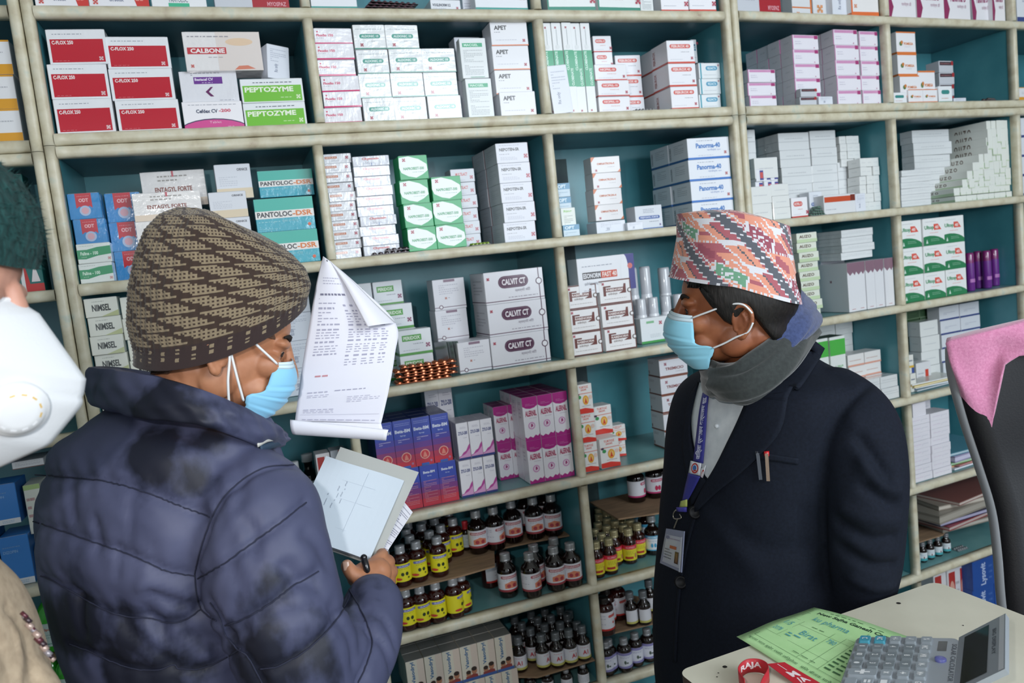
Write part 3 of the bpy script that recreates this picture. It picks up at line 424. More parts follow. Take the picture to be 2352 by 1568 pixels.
def carton_mesh(des, w, h, d, variant=0):
    key = (des, round(w, 4), round(h, 4), round(d, 4), variant)
    if key in _cm: return _cm[key]
    D = DES[des]; mb = MB(); g = D['gloss']; shiny = g[0] < .2
    m = mat(D['body'], g[0] + .04, g[1], bump=.9 if shiny else .0, bscale=38)
    mb.box(-w / 2, w / 2, 0, d, 0, h, m, min(.0009, h * .06))
    if D.get('top'): mb.box(-w / 2 + .0006, w / 2 - .0006, .0006, d - .0006, h, h + .0003, mat(D['top'], g[0], g[1]))
    if D.get('side_hex'):
        for sx in (-1, 1): mb.box(min(sx * w / 2, sx * (w / 2 + .0002)), max(sx * w / 2, sx * (w / 2 + .0002)), .0008, d - .0008, .0008, h - .0008, mat(D['side_hex'], g[0], g[1]))
    gl = (g[0], g[1])
    decals(mb, [op for op in D['front']], w, h, lambda x, y, e: (x - w / 2, -e, y), gl)
    if D.get('side'):
        decals(mb, D['side'], d, h, lambda x, y, e: (-w / 2 - e, d - x, y), gl)
        decals(mb, D['side'], d, h, lambda x, y, e: (w / 2 + e, x, y), gl)
    # closing seam of the tuck flap along the top edge
    mb.box(-w * .46, w * .46, .0006, .0011, h - .0002, h + .00025, mat('#b9bcc2', .5))
    _cm[key] = mb.mesh('carton_' + des); return _cm[key]
ORD = ['first', 'second', 'third', 'fourth', 'fifth', 'sixth', 'seventh', 'eighth', 'ninth', 'tenth', 'eleventh', 'twelfth', 'thirteenth']
def pos_words(r, n):            # r counted from the bottom
    if n == 1: return ''
    if r == n - 1: return 'topmost'
    if r == 0: return 'lowest'
    return ORD[n - 1 - r] + ' from top' if r >= n / 2 else ORD[r] + ' from bottom'
def col_words(c, n):
    if n == 1: return ''
    if n == 2: return ('left', 'right')[c] + ' column'
    if n == 3: return ('left', 'middle', 'right')[c] + ' column'
    return ORD[c] + ' column'
_labels = {}
def bay(U, zrel, s, t=0.0):
    """clear width of the compartment that holds s"""
    if U is UM and s < -.3285: return (-.849, -.352)
    d = ([.240, .810] if zrel > .34 else [.226, .806]) if U is UM else ([.600, 1.197] if zrel > .34 else [.603, 1.197])
    e = [-.305] + d + [1.363] if U is UM else [.0262 + .07 * (t + .1)] + d + [1.777]
    for i in range(3):
        lo = e[i] + (.0098 if i else 0); hi = e[i + 1] - (.0098 if i < 2 else 0)
        if s < e[i + 1] or i == 2: return (lo + .0025, hi - .0025)
def uniq(l, grp=None):
    _labels[l] = _labels.get(l, 0) + 1; return l
def stack(U, des, z0, xl, xr, yt, yb, n=1, t=.02, dep=.06, look='white medicine carton', where='on the shelf', cols=1, deep=1, jit=.0024, rot=.035, dx=None, grp=None, skip=(), gap=.0012, lean=0.0, dlab=None):
    """n rows x cols columns of cartons, deep of them one behind another; z0 = height of what they stand on (relative to the camera height)"""
    x0 = U.at(xl, yb, t)[0]; x1 = U.at(xr, yb, t)[0]
    bl, bh = bay(U, z0, (x0 + x1) / 2, t); x0, x1 = max(x0, bl), min(x1, bh)
    zt = U.at((xl + xr) / 2 - .1 * (yb - yt), yt, t)[2]; zb = zz(z0)
    h = (zt - zb) / n - .0004; w = (x1 - x0) / cols - gap; out = []
    h = round(h, 4); w = round(w, 4); R = random.Random(int(xl * 7 + yt * 13)); dd = dep - .0012
    me = carton_mesh(des, w, h, dd)
    grp = grp or (look + 's ' + where)
    for c in range(cols):
        for r in range(n):
            if (r, c) in skip: continue
            for k in range(deep):
                sx = (dx[r] if dx else 0) + R.uniform(-jit, jit); st = R.uniform(-jit, jit) * 1.5
                x = x0 + (c + .5) * (x1 - x0) / cols + (sx if cols == 1 else R.uniform(-.0004, .0004)); T = t + (st if deep == 1 else 0) + k * dep
                o = link('medicine_carton', me, None, U.world(x, T, zb + r * (h + .0004) + .0003), (0, lean, U.a + (R.uniform(-rot, rot) if cols == 1 and deep == 1 else 0)))
                ws = [q for q in (pos_words(r, n), col_words(c, cols)) if q]
                if deep > 1: ws.append('front' if k == 0 else 'rear' if deep == 2 else ORD[k] + ' deep')
                lab = look + (', ' + ', '.join(ws) if ws else '') + ', ' + where
                tag(o, lab, 'box', grp); out.append(o)
    return out
def at_floor(U, px, py, z0): s, t, z = U.atz(px, py, zz(z0)); return s, t, z
S0, S1 = .611 + .0128, .341 + G + .0128
def sm(i): return ZM[i] + .0128
def sr(i): return ZR[i] + .0128
# ------------------------------------------------------------------ cartons: main unit, topmost visible row
stack(UM, 'redswoosh', S0, 62, 205, -60, 14, 1, .01, .08, 'white carton with red swoosh', 'top row, left end beside the cabinet edge')
stack(UM, 'redswoosh', S0, 208, 347, -60, 18, 1, .01, .08, 'white carton with red swoosh', 'top row, second from the left end')
stack(UM, 'pantwhite', S0, 349, 476, -60, 20, 1, .01, .08, 'white carton with small green stripe', 'top row, above the beige capsule carton')
stack(UM, 'greyred', S0, 492, 664, -60, 22, 1, .015, .08, 'grey and dark red carton', 'top row, left of the cabinet divider')
stack(UM, 'whiteteal', S0, 716, 823, -60, 24, 1, .01, .08, 'white glossy carton', 'top row, right of the left divider')
stack(UM, 'whiteteal', S0, 990, 1060, 0, 26, 1, .03, .06, 'small flat white carton', 'top row, middle compartment')
stack(UM, 'nepoten', S0, 1062, 1092, -60, 25, 1, .05, .06, 'narrow grey carton', 'top row, squeezed between white cartons')
stack(UM, 'whiteteal', S0, 1094, 1216, -60, 25, 1, .01, .08, 'white carton with teal foot band', 'top row, left of the second divider')
stack(UM, 'greenedge', S0, 1258, 1367, -60, 16, 1, .01, .08, 'white carton with dark green edging', 'top row, right of the second divider')
stack(UM, 'greenedge', S0, 1372, 1471, -60, 22, 1, .01, .08, 'white carton with dark green mark', 'top row, centre of the third compartment')
stack(UM, 'textslab', S0, 1474, 1505, -60, 25, 1, .012, .08, 'narrow pale carton with green print', 'top row, third compartment')
stack(UM, 'redpillbig', S0, 1520, 1645, -60, 24, 1, .012, .08, 'white carton with red pill mark', 'top row, left of the tall joint', cols=2)
# row 1, left compartment
FL = 'beside the left cabinet edge'
stack(UM, 'red', S1, 113, 267, 66, 312, 3, .012, .07, 'red and white plastic-wrapped carton', 'left stack in the upper left compartment', dx=(0, .0, .008))
stack(UM, 'red', S1, 276, 422, 84, 305, 3, .018, .07, 'red and white carton', 'second stack in the upper left compartment', dx=(0, -.004, -.002))
stack(UM, 'pinkarc', S1, 427, 566, 232, 302, 1, .015, .07, 'white carton with pink arc', 'bottom of the upper left compartment')
stack(UM, 'purplelabel', .4247, 420, 553, 163, 234, 1, .022, .06, 'white carton with purple label', 'under the beige capsule carton')
stack(UM, 'calbone', .4903, 428, 606, 74, 160, 1, .012, .07, 'large beige carton with red name bar', 'on the purple-labelled carton')
stack(UM, 'greenband', S1, 564, 708, 180, 298, 2, .014, .07, 'lime green and white carton', 'right end of the upper left compartment')
o = stack(UM, 'slip', .479, 612, 668, 104, 180, 1, .05, .04, 'small tilted white carton', 'on top of the lime green cartons')[0]; o.rotation_euler = (0, .10, .35)
# row 1, middle compartment
stack(UM, 'pinkbase', S1, 742, 835, 64, 286, 6, .014, .07, 'white carton with pink foot stripe', 'stack left of the green-marked ones')
stack(UM, 'greenpill', S1, 836, 909, 57, 284, 4, .014, .06, 'white glossy carton with green pill mark', 'left stack of the green-marked cartons')
stack(UM, 'greenpill', S1, 909, 985, 57, 280, 4, .014, .06, 'white glossy carton with green pill mark', 'middle stack of the green-marked cartons')
stack(UM, 'greenpill', S1, 985, 1062, 111, 277, 3, .014, .06, 'white carton with green pill mark', 'right stack of the green-marked cartons')
stack(UM, 'textslab', S1, 1077, 1137, 88, 274, 2, .02, .03, 'upright leaflet-printed carton with green heading', 'between two white stacks', dx=(0, -.006))
stack(UM, 'slip', S1, 1060, 1120, 85, 262, 2, .09, .05, 'plain grey-white carton', 'behind the upright green-headed cartons')
stack(UM, 'apet', S1, 1154, 1236, 210, 270, 1, .014, .07, 'white carton with orange foot line', 'bottom of the black-lettered stack')
stack(UM, 'apet', .4239, 1140, 1224, 50, 210, 3, .02, .07, 'white carton with bold black lettering', 'stack left of the second divider')
# row 1, right compartment
stack(UM, 'tallgreen', S1, 1263, 1374, 52, 264, 1, .012, .06, 'tall white and green carton', 'bundle of five under the top shelf', cols=5)
o = stack(UM, 'slip', S1, 1272, 1318, 150, 264, 1, .004, .004, 'loose white printed slip', 'leaning on the tall green cartons')[0]; o.rotation_euler = (0, -.07, 0)
stack(UM, 'redpill', S1, 1376, 1450, 148, 259, 3, .014, .05, 'white carton with red pill mark', 'front stack beside the tall green cartons')
stack(UM, 'redpill', S1, 1374, 1416, 83, 254, 5, .07, .05, 'white carton with red pill mark', 'rear stack behind the tall green cartons')
stack(UM, 'redpillbig', S1, 1424, 1482, 126, 250, 3, .11, .05, 'white carton with red foot line', 'rear stack left of grey-sided one')
stack(UM, 'redpillbig', S1, 1544, 1607, 93, 250, 3, .014, .085, 'larger white carton with red foot line', 'grey-sided stack', deep=2)
stack(UM, 'tealpill', S1, 1609, 1662, 145, 250, 3, .03, .06, 'small white carton with teal pill mark', 'beside the tall cabinet joint')
stack(UM, 'tealpill', .4487, 1603, 1645, 90, 145, 2, .10, .05, 'small white carton with teal pill mark', 'rear pile beside the tall joint', dx=(0, -.02))
# row 1, right unit
T1 = .341 + G + .0128; T0 = .614 + .0128
stack(UR, 'greyred', T0, 1694, 1796, -60, 24, 1, .012, .07, 'white carton with dark lettering', 'top row, just right of the tall joint')
stack(UR, 'orangeline', T0, 1822, 1868, -60, 34, 2, .05, .05, 'white carton with orange lines', 'top row, right cabinet, left pile')
stack(UR, 'orangeline', T0, 1871, 1910, -60, 35, 1, .05, .05, 'narrow white carton with orange edge', 'top row, right cabinet')
stack(UR, 'slip', T0, 1912, 1956, -60, 36, 1, .03, .05, 'plain pale carton side', 'top row, left of the orange-edged carton')
stack(UR, 'orangebox', T0, 1958, 2034, -60, 36, 1, .012, .08, 'large white carton with orange edging', 'top row, left of the right divider')
stack(UR, 'maroonwave', T0, 2040, 2230, -60, 44, 1, .012, .08, 'white carton with maroon wave', 'top row, right of the right divider', cols=3)
o = stack(UR, 'maroonwave', T0, 2236, 2280, -60, 46, 1, .03, .05, 'leaning white carton with maroon wave', 'top row, near the right frame edge')[0]; o.rotation_euler[1] = -.06
stack(UR, 'maroonwave', T0, 2283, 2326, -60, 47, 1, .012, .05, 'last white carton with maroon print', 'top row, far right')
stack(UR, 'blueband', T0, 2336, 2400, -60, 50, 1, .012, .08, 'pale carton with blue lines', 'top row, cut by the right frame edge')
LL = 'lilac-banded white carton'
stack(UR, 'lilac', T1, 1722, 1786, 160, 242, 3, .03, .05, LL, 'short stack beside the tall joint')
stack(UR, 'lilac', T1, 1828, 1888, 80, 242, 5, .03, .05, LL, 'wide stack left of centre', deep=4)
stack(UR, 'lilac', T1, 1924, 1980, 68, 243, 5, .022, .05, LL, 'stack third from the right divider', deep=3)
stack(UR, 'lilac', T1, 1981, 2038, 72, 244, 5, .022, .05, LL, 'stack against the right divider', deep=2)
stack(UR, 'maroonband', T1, 1840, 1878, 203, 243, 2, .004, .02, 'tiny white carton with black end', 'in front of the lilac-banded cartons')
stack(UR, 'slip', T1, 1879, 1912, 222, 243, 1, .004, .02, 'tiny plain white carton', 'in front of the lilac-banded cartons')
stack(UR, 'plainlow', T1, 2052, 2086, 212, 243, 1, .012, .05, 'small white carton with green foot', 'under the orange-edged stack')
stack(UR, 'orangeleaf', T1, 2087, 2154, 205, 243, 1, .012, .05, 'low white carton with orange print', 'under the orange-edged stack', cols=2)
stack(UR, 'plainlow', T1, 2155, 2186, 198, 243, 1, .012, .05, 'small white carton with blue mark', 'right of the orange-printed cartons')
stack(UR, 'orangeleaf', .3860, 2066, 2110, 72, 205, 3, .02, .055, 'white carton with orange edges', 'tall stack right of the right divider')
stack(UR, 'orangeleaf', .3860, 2111, 2150, 162, 205, 1, .02, .055, 'white carton with orange edges', 'beside the tall orange-edged stack')
stack(UR, 'maroonband', T1, 2160, 2194, 140, 240, 4, .09, .05, 'grey carton with dark red band', 'behind the orange-edged stack')
stack(UR, 'slip', T1, 2190, 2218, 225, 243, 1, .04, .04, 'tiny pale carton', 'alone right of the dark-banded pile')
stack(UR, 'amberband', T1, 2342, 2420, 200, 245, 1, .02, .05, 'pale carton', 'second compartment from the top, cut by the right frame edge')
# row 2, left compartment
stack(UM, 'greenwave', sm(2), 147, 266, 560, 653, 2, .014, .07, 'white carton with green wave', 'bottom left of the compartment behind the knitted hat')
stack(UM, 'bluered', .1345, 152, 248, 444, 558, 2, .02, .06, 'bright blue carton with red ribbon', 'on the green-waved cartons')
stack(UM, 'bluered', sm(2), 268, 350, 442, 645, 3, .05, .06, 'blue carton with red ribbon', 'stack left of the knitted hat')
stack(UM, 'entagyl', sm(2), 330, 488, 440, 640, 3, .015, .07, 'white and beige carton with maroon print', 'stack above the knitted hat')
stack(UM, 'entagyl', .211, 328, 478, 392, 440, 1, .10, .06, 'white and beige carton', 'highest, behind the maroon-printed stack')
stack(UM, 'cream', sm(2), 505, 592, 440, 625, 3, .03, .06, 'cream and pale grey carton', 'stack left of the turquoise cartons')
stack(UM, 'cream', .215, 500, 584, 377, 438, 1, .06, .06, 'tall cream and grey carton', 'highest of the cream cartons')
stack(UM, 'pantoloc', sm(2), 602, 738, 454, 617, 2, .014, .07, 'turquoise carton with white name band', 'stack left of the second divider')
stack(UM, 'pantoloc', .2105, 597, 724, 390, 455, 1, .045, .07, 'turquoise carton with white name band', 'highest, set back on the turquoise stack')
# row 2, middle compartment
stack(UM, 'orangestrip', sm(2), 764, 835, 353, 598, 11, .03, .06, 'thin white carton with orange-brown strip', 'leftmost stack of the middle compartment')
stack(UM, 'chym', sm(2), 836, 920, 358, 592, 10, .02, .06, 'thin white carton with red lettering', 'second stack of the middle compartment')
stack(UM, 'greendome', sm(2), 938, 1005, 357, 584, 4, .012, .06, 'green carton with white dome', 'left stack of the green cartons')
stack(UM, 'greendome', sm(2), 1006, 1074, 405, 577, 3, .012, .06, 'green carton with white dome', 'right stack of the green cartons')
stack(UM, 'redname', sm(2), 1052, 1108, 388, 566, 6, .10, .05, 'grey-white carton with red name', 'behind the green cartons')
stack(UM, 'nepoten', sm(2), 1162, 1236, 328, 561, 5, .03, .10, 'white carton with black lettering', 'stack right of the green cartons', deep=2, dx=None)
# row 2, right compartment
stack(UM, 'bluesmall', sm(2), 1294, 1332, 516, 547, 1, .03, .04, 'small blue and white carton', 'bottom, against the third divider')
stack(UM, 'limebox', .073, 1290, 1325, 477, 518, 1, .035, .04, 'small white and lime carton', 'on the small blue carton')
stack(UM, 'bluesmall', .125, 1280, 1312, 421, 476, 2, .09, .04, 'small blue carton', 'pile at the back by the third divider')
stack(UM, 'bluesmall', sm(2), 1287, 1318, 476, 545, 1, .09, .04, 'plain dark blue carton', 'under the rear blue pile')
stack(UM, 'slip', sm(2), 1372, 1440, 507, 538, 1, .03, .06, 'flat white carton', 'under the orange-cornered stack')
stack(UM, 'slip', sm(2), 1441, 1478, 510, 534, 1, .02, .05, 'small flat white carton', 'right of the orange-cornered stack')
stack(UM, 'orangecorner', .0865, 1368, 1434, 360, 506, 4, .04, .05, 'white carton with orange corners', 'stack left of the large blue-lettered cartons')
stack(UM, 'bluebar', sm(2), 1460, 1524, 472, 530, 1, .03, .05, 'white carton with navy name bar', 'left of the large blue-lined cartons')
stack(UM, 'panorma', sm(2), 1592, 1693, 316, 520, 4, .014, .10, 'large white carton with blue lettering', 'stack above the patterned cap', deep=2)
# ------------------------------------------------------------------ cartons: right unit, second row down
q2, q3, q4, q5, q6 = sr(2), sr(3), sr(4), sr(5), sr(6)
stack(UR, 'bundle', q2, 1716, 1750, 298, 500, 4, .07, .05, 'shrink-wrapped white carton pack', 'tall rear pile at the tall joint')
stack(UR, 'tiny', q2, 1724, 1776, 428, 500, 2, .02, .05, 'small white carton', 'left end behind the patterned cap')
stack(UR, 'tiny', q2, 1777, 1818, 422, 498, 3, .02, .05, 'small white carton', 'second pile behind the patterned cap')
stack(UR, 'redbluetiny', .1225, 1737, 1789, 388, 428, 2, .03, .05, 'tiny white carton with red and blue end', 'pile above the patterned cap', cols=3)
stack(UR, 'tiny', .1655, 1733, 1787, 362, 388, 1, .03, .05, 'flat white carton', 'highest, above the tiny red and blue ends')
stack(UR, 'redpill', q2, 1821, 1859, 453, 497, 1, .02, .04, 'small white carton with orange pill mark', 'right of the patterned cap')
stack(UR, 'bluebar', q2, 1862, 1892, 440, 494, 1, .05, .04, 'white carton with navy lettering', 'beside the foil strips')
stack(UR, 'orangetab', q2, 1893, 1969, 446, 490, 1, .014, .05, 'white carton with orange band', 'lying right of the foil strips')
stack(UR, 'slip', q2, 1969, 1992, 444, 489, 1, .012, .04, 'white carton end', 'right of the orange-banded carton')
stack(UR, 'tiny', q2, 1980, 2053, 362, 486, 6, .045, .05, 'small shrink-wrapped white carton', 'right-hand block by the divider', cols=3, deep=1)
stack(UR, 'tiny', .1985, 2020, 2050, 290, 362, 4, .045, .05, 'small white carton', 'top of the right-hand block by the divider', cols=1)
stack(UR, 'bundle', q2, 1800, 1870, 305, 480, 5, .10, .06, 'dull white wrapped pack', 'rear wall of packs, left', deep=2)
stack(UR, 'bundle', q2, 1871, 1930, 300, 480, 5, .10, .06, 'dull white wrapped pack', 'rear wall of packs, middle', deep=2)
stack(UR, 'tiny', .19, 1931, 1978, 312, 372, 4, .095, .05, 'small clear-wrapped white carton', 'high on the rear wall of packs', cols=3)
stack(UR, 'bundle', q2, 1931, 1990, 372, 480, 3, .10, .06, 'dull white wrapped pack', 'rear wall of packs, right', deep=2)
stack(UR, 'bundle', .19, 1979, 2020, 300, 362, 2, .09, .06, 'dull white wrapped pack', 'top right of the rear wall of packs')
A_ = 'small white carton with greenish side'
stack(UR, 'bundle', q2, 2074, 2142, 390, 478, 6, .02, .045, 'clear-wrapped white pack', 'front pile right of the right divider')
stack(UR, 'bundle', q2, 2105, 2190, 298, 470, 6, .12, .05, 'clear-wrapped white pack', 'behind the front pile')
for i, (xl, n_) in enumerate([(2192, 10), (2192, 10), (2212, 9), (2222, 8), (2234, 7), (2250, 7), (2268, 5), (2268, 5), (2268, 5), (2268, 5)]):
    k = 276 + (463 - 276) * (9 - i) / 10
    stack(UR, 'auzo', q2 + i * .0206, xl, 2342, k, k + 18.7, 1, .02, .17, A_, ('lowest' if i == 0 else 'topmost' if i == 9 else ORD[i]) + ' layer by the right frame edge', cols=n_, gap=.0006, grp='small white cartons with greenish sides')
stack(UR, 'blueband', q2, 2352, 2420, 270, 460, 4, .02, .05, 'pale carton with maroon marks', 'third row, cut by right frame edge')
# row 3 left, behind the knitted hat
stack(UM, 'nimsel', sm(3), 198, 312, 684, 950, 7, .014, .07, 'white and olive carton with black lettering', 'stack left of the knitted hat')
stack(UM, 'nimsel', sm(3), 313, 400, 678, 930, 6, .03, .06, 'shiny white and olive carton', 'half hidden by the knitted hat')
stack(UM, 'slip', sm(3), 656, 738, 655, 890, 4, .09, .05, 'pale plain carton', 'in the gap between hat and held paper')
stack(UM, 'tealpill', sm(3), 560, 650, 700, 900, 3, .09, .05, 'pale carton', 'hidden behind the knitted hat')
# row 3 middle
stack(UM, 'peridox', sm(3), 924, 1002, 756, 873, 2, .05, .05, 'white and green carton', 'front pair above the copper foil strips')
stack(UM, 'peridox', sm(3), 894, 968, 698, 868, 3, .105, .05, 'white and green carton', 'middle stack right of the held paper')
stack(UM, 'peridox', sm(3), 880, 948, 645, 862, 4, .165, .05, 'white and green carton', 'rearmost stack right of the held paper')
stack(UM, 'peridox', sm(3), 812, 879, 652, 868, 4, .165, .05, 'white and green carton', 'rear stack partly behind the held paper')
stack(UM, 'calvitend', sm(3), 1055, 1131, 783, 858, 1, .03, .10, 'white carton end with maroon line', 'below left of the long maroon-labelled cartons')
stack(UM, 'calvitend', sm(3), 1010, 1084, 640, 826, 3, .12, .06, 'grey-white carton end', 'rear stack beside the long maroon-labelled cartons')
stack(UM, 'calvit', sm(3), 1132, 1268, 620, 842, 3, .03, .12, 'long white carton with maroon oval', 'stack left of the third divider', dx=(0, 0, -.002), rot=.01)
# row 3 right
stack(UM, 'rabenorm', sm(3), 1314, 1386, 654, 812, 3, .02, .05, 'white carton with brown emblem', 'left stack beside the tall white bottles')
stack(UM, 'rabenorm', sm(3), 1389, 1462, 642, 805, 3, .02, .05, 'white carton with brown emblem', 'right stack beside the tall white bottles')
stack(UM, 'esonorm', -.1045, 1328, 1462, 588, 646, 1, .02, .06, 'long white carton with violet end', 'lying on the brown-emblem cartons')
stack(UM, 'greenfoot', sm(3), 1476, 1545, 728, 788, 1, .06, .05, 'white carton with green foot', 'left of the light blue face mask')
# row 3 right unit
stack(UR, 'auzofront', q3, 1842, 1888, 535, 728, 9, .02, .06, 'pale green flat carton', 'tall stack right of the patterned cap')
stack(UR, 'bundle', -.103, 1934, 2008, 526, 600, 4, .05, .11, 'silver-wrapped white pack', 'upper stack above the maroon-topped bundle')
stack(UR, 'slip', q3, 1895, 1950, 560, 720, 1, .14, .05, 'plain grey carton', 'behind the maroon-topped bundle')
stack(UR, 'purpleband', q3, 1950, 2064, 598, 716, 1, .018, .12, 'white carton with maroon top band', 'shrink-wrapped bundle of five', cols=5)
stack(UR, 'ultop', q3, 2076, 2222, 502, 694, 3, .014, .06, 'white carton with dark green arc', 'beside the purple cans', cols=3)
# row 4 middle / right
stack(UM, 'borobm', .0, 0, 0, 0, 0) if False else None
B_ = 'tall blue to red carton'
def top_of(L): return L[0].location.z + max(v.co.z for v in L[0].data.vertices) - CAMZ + .0006
lo_ = stack(UM, 'boroback', sm(4), 886, 1060, 1071, 1178, 1, .02, .045, B_, 'lower layer right of the held papers', cols=4, deep=3)
stack(UM, 'borobm', top_of(lo_), 867, 1042, 961, 1066, 1, .02, .045, B_, 'upper layer right of the held papers', cols=4, deep=3)
Z_ = 'tall white carton with magenta wave'
lo_ = stack(UM, 'zylo', sm(4), 1064, 1148, 1052, 1160, 1, .024, .045, Z_, 'lower layer right of blue-red ones', cols=3, deep=2)
stack(UM, 'zylo', top_of(lo_), 1054, 1138, 966, 1044, 1, .028, .045, Z_, 'upper layer right of blue-red ones', cols=3, deep=2)
stack(UM, 'zylo', sm(4) + .1085, 985, 1050, 888, 1000, 1, .165, .045, Z_, 'at the back above blue-red ones', cols=2)
A2 = 'tall magenta and white carton'
stack(UM, 'alernil', sm(4), 1218, 1330, 905, 1112, 2, .02, .045, A2, 'front block', cols=3, deep=4)
stack(UM, 'alernil', sm(4), 1150, 1216, 930, 1106, 2, .11, .045, A2, 'rear block', cols=2, deep=2)
D_ = 'small white drops carton'
stack(UM, 'dropsbox', sm(4), 1338, 1378, 882, 1086, 3, .02, .05, D_, 'front stack at the third divider')
stack(UM, 'dropsbox', sm(4), 1382, 1428, 1006, 1080, 1, .02, .05, D_, 'right of the front stack')
stack(UM, 'dropsbox', sm(4), 1372, 1416, 932, 1070, 2, .075, .05, D_, 'second row behind the front')
stack(UM, 'dropsbox', sm(4), 1404, 1442, 976, 1064, 2, .10, .04, D_, 'rear pile at the right')
stack(UM, 'tremicio', sm(4), 1528, 1592, 822, 1006, 5, .08, .07, 'white carton with brown edges', 'stack beside the light blue mask and coat')
# row 4 right unit
stack(UR, 'greentop', q4, 1872, 1944, 776, 868, 1, .05, .06, 'white carton with bright green top', 'above the coat shoulder', cols=2)
stack(UR, 'tiny', q4, 1890, 1990, 742, 930, 6, .19, .04, 'plain grey-white carton', 'rear wall of the compartment above the shoulder', cols=2)
stack(UR, 'peachtrim', q4, 1952, 2028, 810, 910, 4, .07, .06, 'low white carton with peach trim', 'right of the green-topped cartons', cols=2)
stack(UR, 'silver', q4, 1984, 2080, 866, 924, 2, .02, .06, 'silver-wrapped white pack', 'at the divider above the coat shoulder', cols=2)
stack(UR, 'darkgreen', q4, 2090, 2150, 708, 880, 7, .19, .04, 'dark green and white carton', 'rear wall right of the divider', cols=2)
stack(UR, 'tiny', q4, 2120, 2162, 738, 872, 4, .12, .05, 'small white carton', 'in front of the dark green cartons')
stack(UR, 'blueband', q4, 2166, 2256, 700, 868, 5, .13, .05, 'white carton with navy line', 'left of the pink towel', cols=2)
stack(UR, 'yellowcorner', q4, 2090, 2104, 816, 905, 2, .04, .04, 'small white carton with yellow and navy', 'against the divider')
stack(UR, 'redsquare', q4, 2108, 2142, 832, 880, 1, .09, .04, 'small grey carton with red square', 'behind the magazines')
# row 5 right unit
stack(UR, 'whitepad', q5, 2098, 2186, 952, 1104, 8, .02, .06, 'small white carton', 'big block right of the coat sleeve', cols=2, deep=1)
stack(UR, 'whitepad', -.715, 2098, 2130, 925, 953, 1, .02, .05, 'small white carton', 'single one topping the big block')
stack(UR, 'whitepad', q5, 2112, 2145, 900, 1060, 7, .12, .05, 'white carton', 'behind the big block')
# row 7 right unit
stack(UR, 'redwhite', -1.46 + .0128, 2150, 2236, 1308, 1420, 1, .10, .06, 'red and white carton', 'below the lowest visible shelf, left of the blue ones', cols=3)
stack(UR, 'lysovit', -1.46 + .0128, 2240, 2345, 1276, 1455, 2, .06, .07, 'dark blue carton with upright lettering', 'beside the black chair', cols=2)
# row 6 middle: drops cartons with children on them
lo_ = stack(UM, 'vasodryl', sm(6), 962, 1200, 1566, 1640, 1, .03, .045, 'cream carton', 'lower layer at bottom frame edge', cols=6, deep=3)
stack(UM, 'vasodryl', top_of(lo_), 932, 1182, 1488, 1535, 1, .03, .045, 'cream carton with two painted heads', 'left of the small dark bottles', cols=6, deep=3)
# left unit
LX = UM
stack(LX, 'amberband', .330 + G + .0128, -30, 57, 92, 320, 3, .02, .08, 'white carton with amber bands', 'far left frame edge')
stack(LX, 'yellowpill', S0 - 0.002, -40, 30, -60, 2, 1, .02, .06, 'pale purple-edged carton', 'top left corner') if False else None
stack(LX, 'redcorner', .035 + .0128, 30, 106, 560, 668, 1, .02, .06, 'dark green carton with red foot', 'left edge beside the fuzzy cap')
stack(LX, 'redcorner', .035 + .0128, 20, 80, 400, 560, 1, .07, .06, 'dark green carton', 'behind the fuzzy cap')
z5 = -.581 + .0128
stack(LX, 'bluelarge', z5, 17, 89, 1228, 1352, 1, .02, .08, 'bright blue carton with white foot', 'lower, beside the uniformed shoulder')
stack(LX, 'bluelarge', z5, -58, 14, 1228, 1368, 1, .02, .08, 'bright blue carton with white foot', 'lower, cut by the left frame edge')
stack(LX, 'bluelarge', z5 + .134, -20, 56, 1112, 1234, 1, .02, .08, 'bright blue carton with white foot', 'middle, below the white respirator')
stack(LX, 'bluelarge', z5 + .268, -36, 30, 1068, 1112, 1, .02, .08, 'blue carton', 'highest, just under the white respirator')
stack(LX, 'palelime', z5, 92, 130, 1250, 1344, 1, .03, .08, 'pale carton with lime top edge', 'behind the quilted jacket sleeve')
stack(LX, 'palelime', z5 + .10, 72, 112, 1112, 1250, 1, .03, .08, 'pale carton with lime top edge', 'upper, behind the quilted jacket shoulder')
stack(LX, 'greytext', z5 + .245, 36, 112, 1056, 1112, 1, .03, .08, 'grey carton with rows of print', 'under the white respirator, by the jacket')
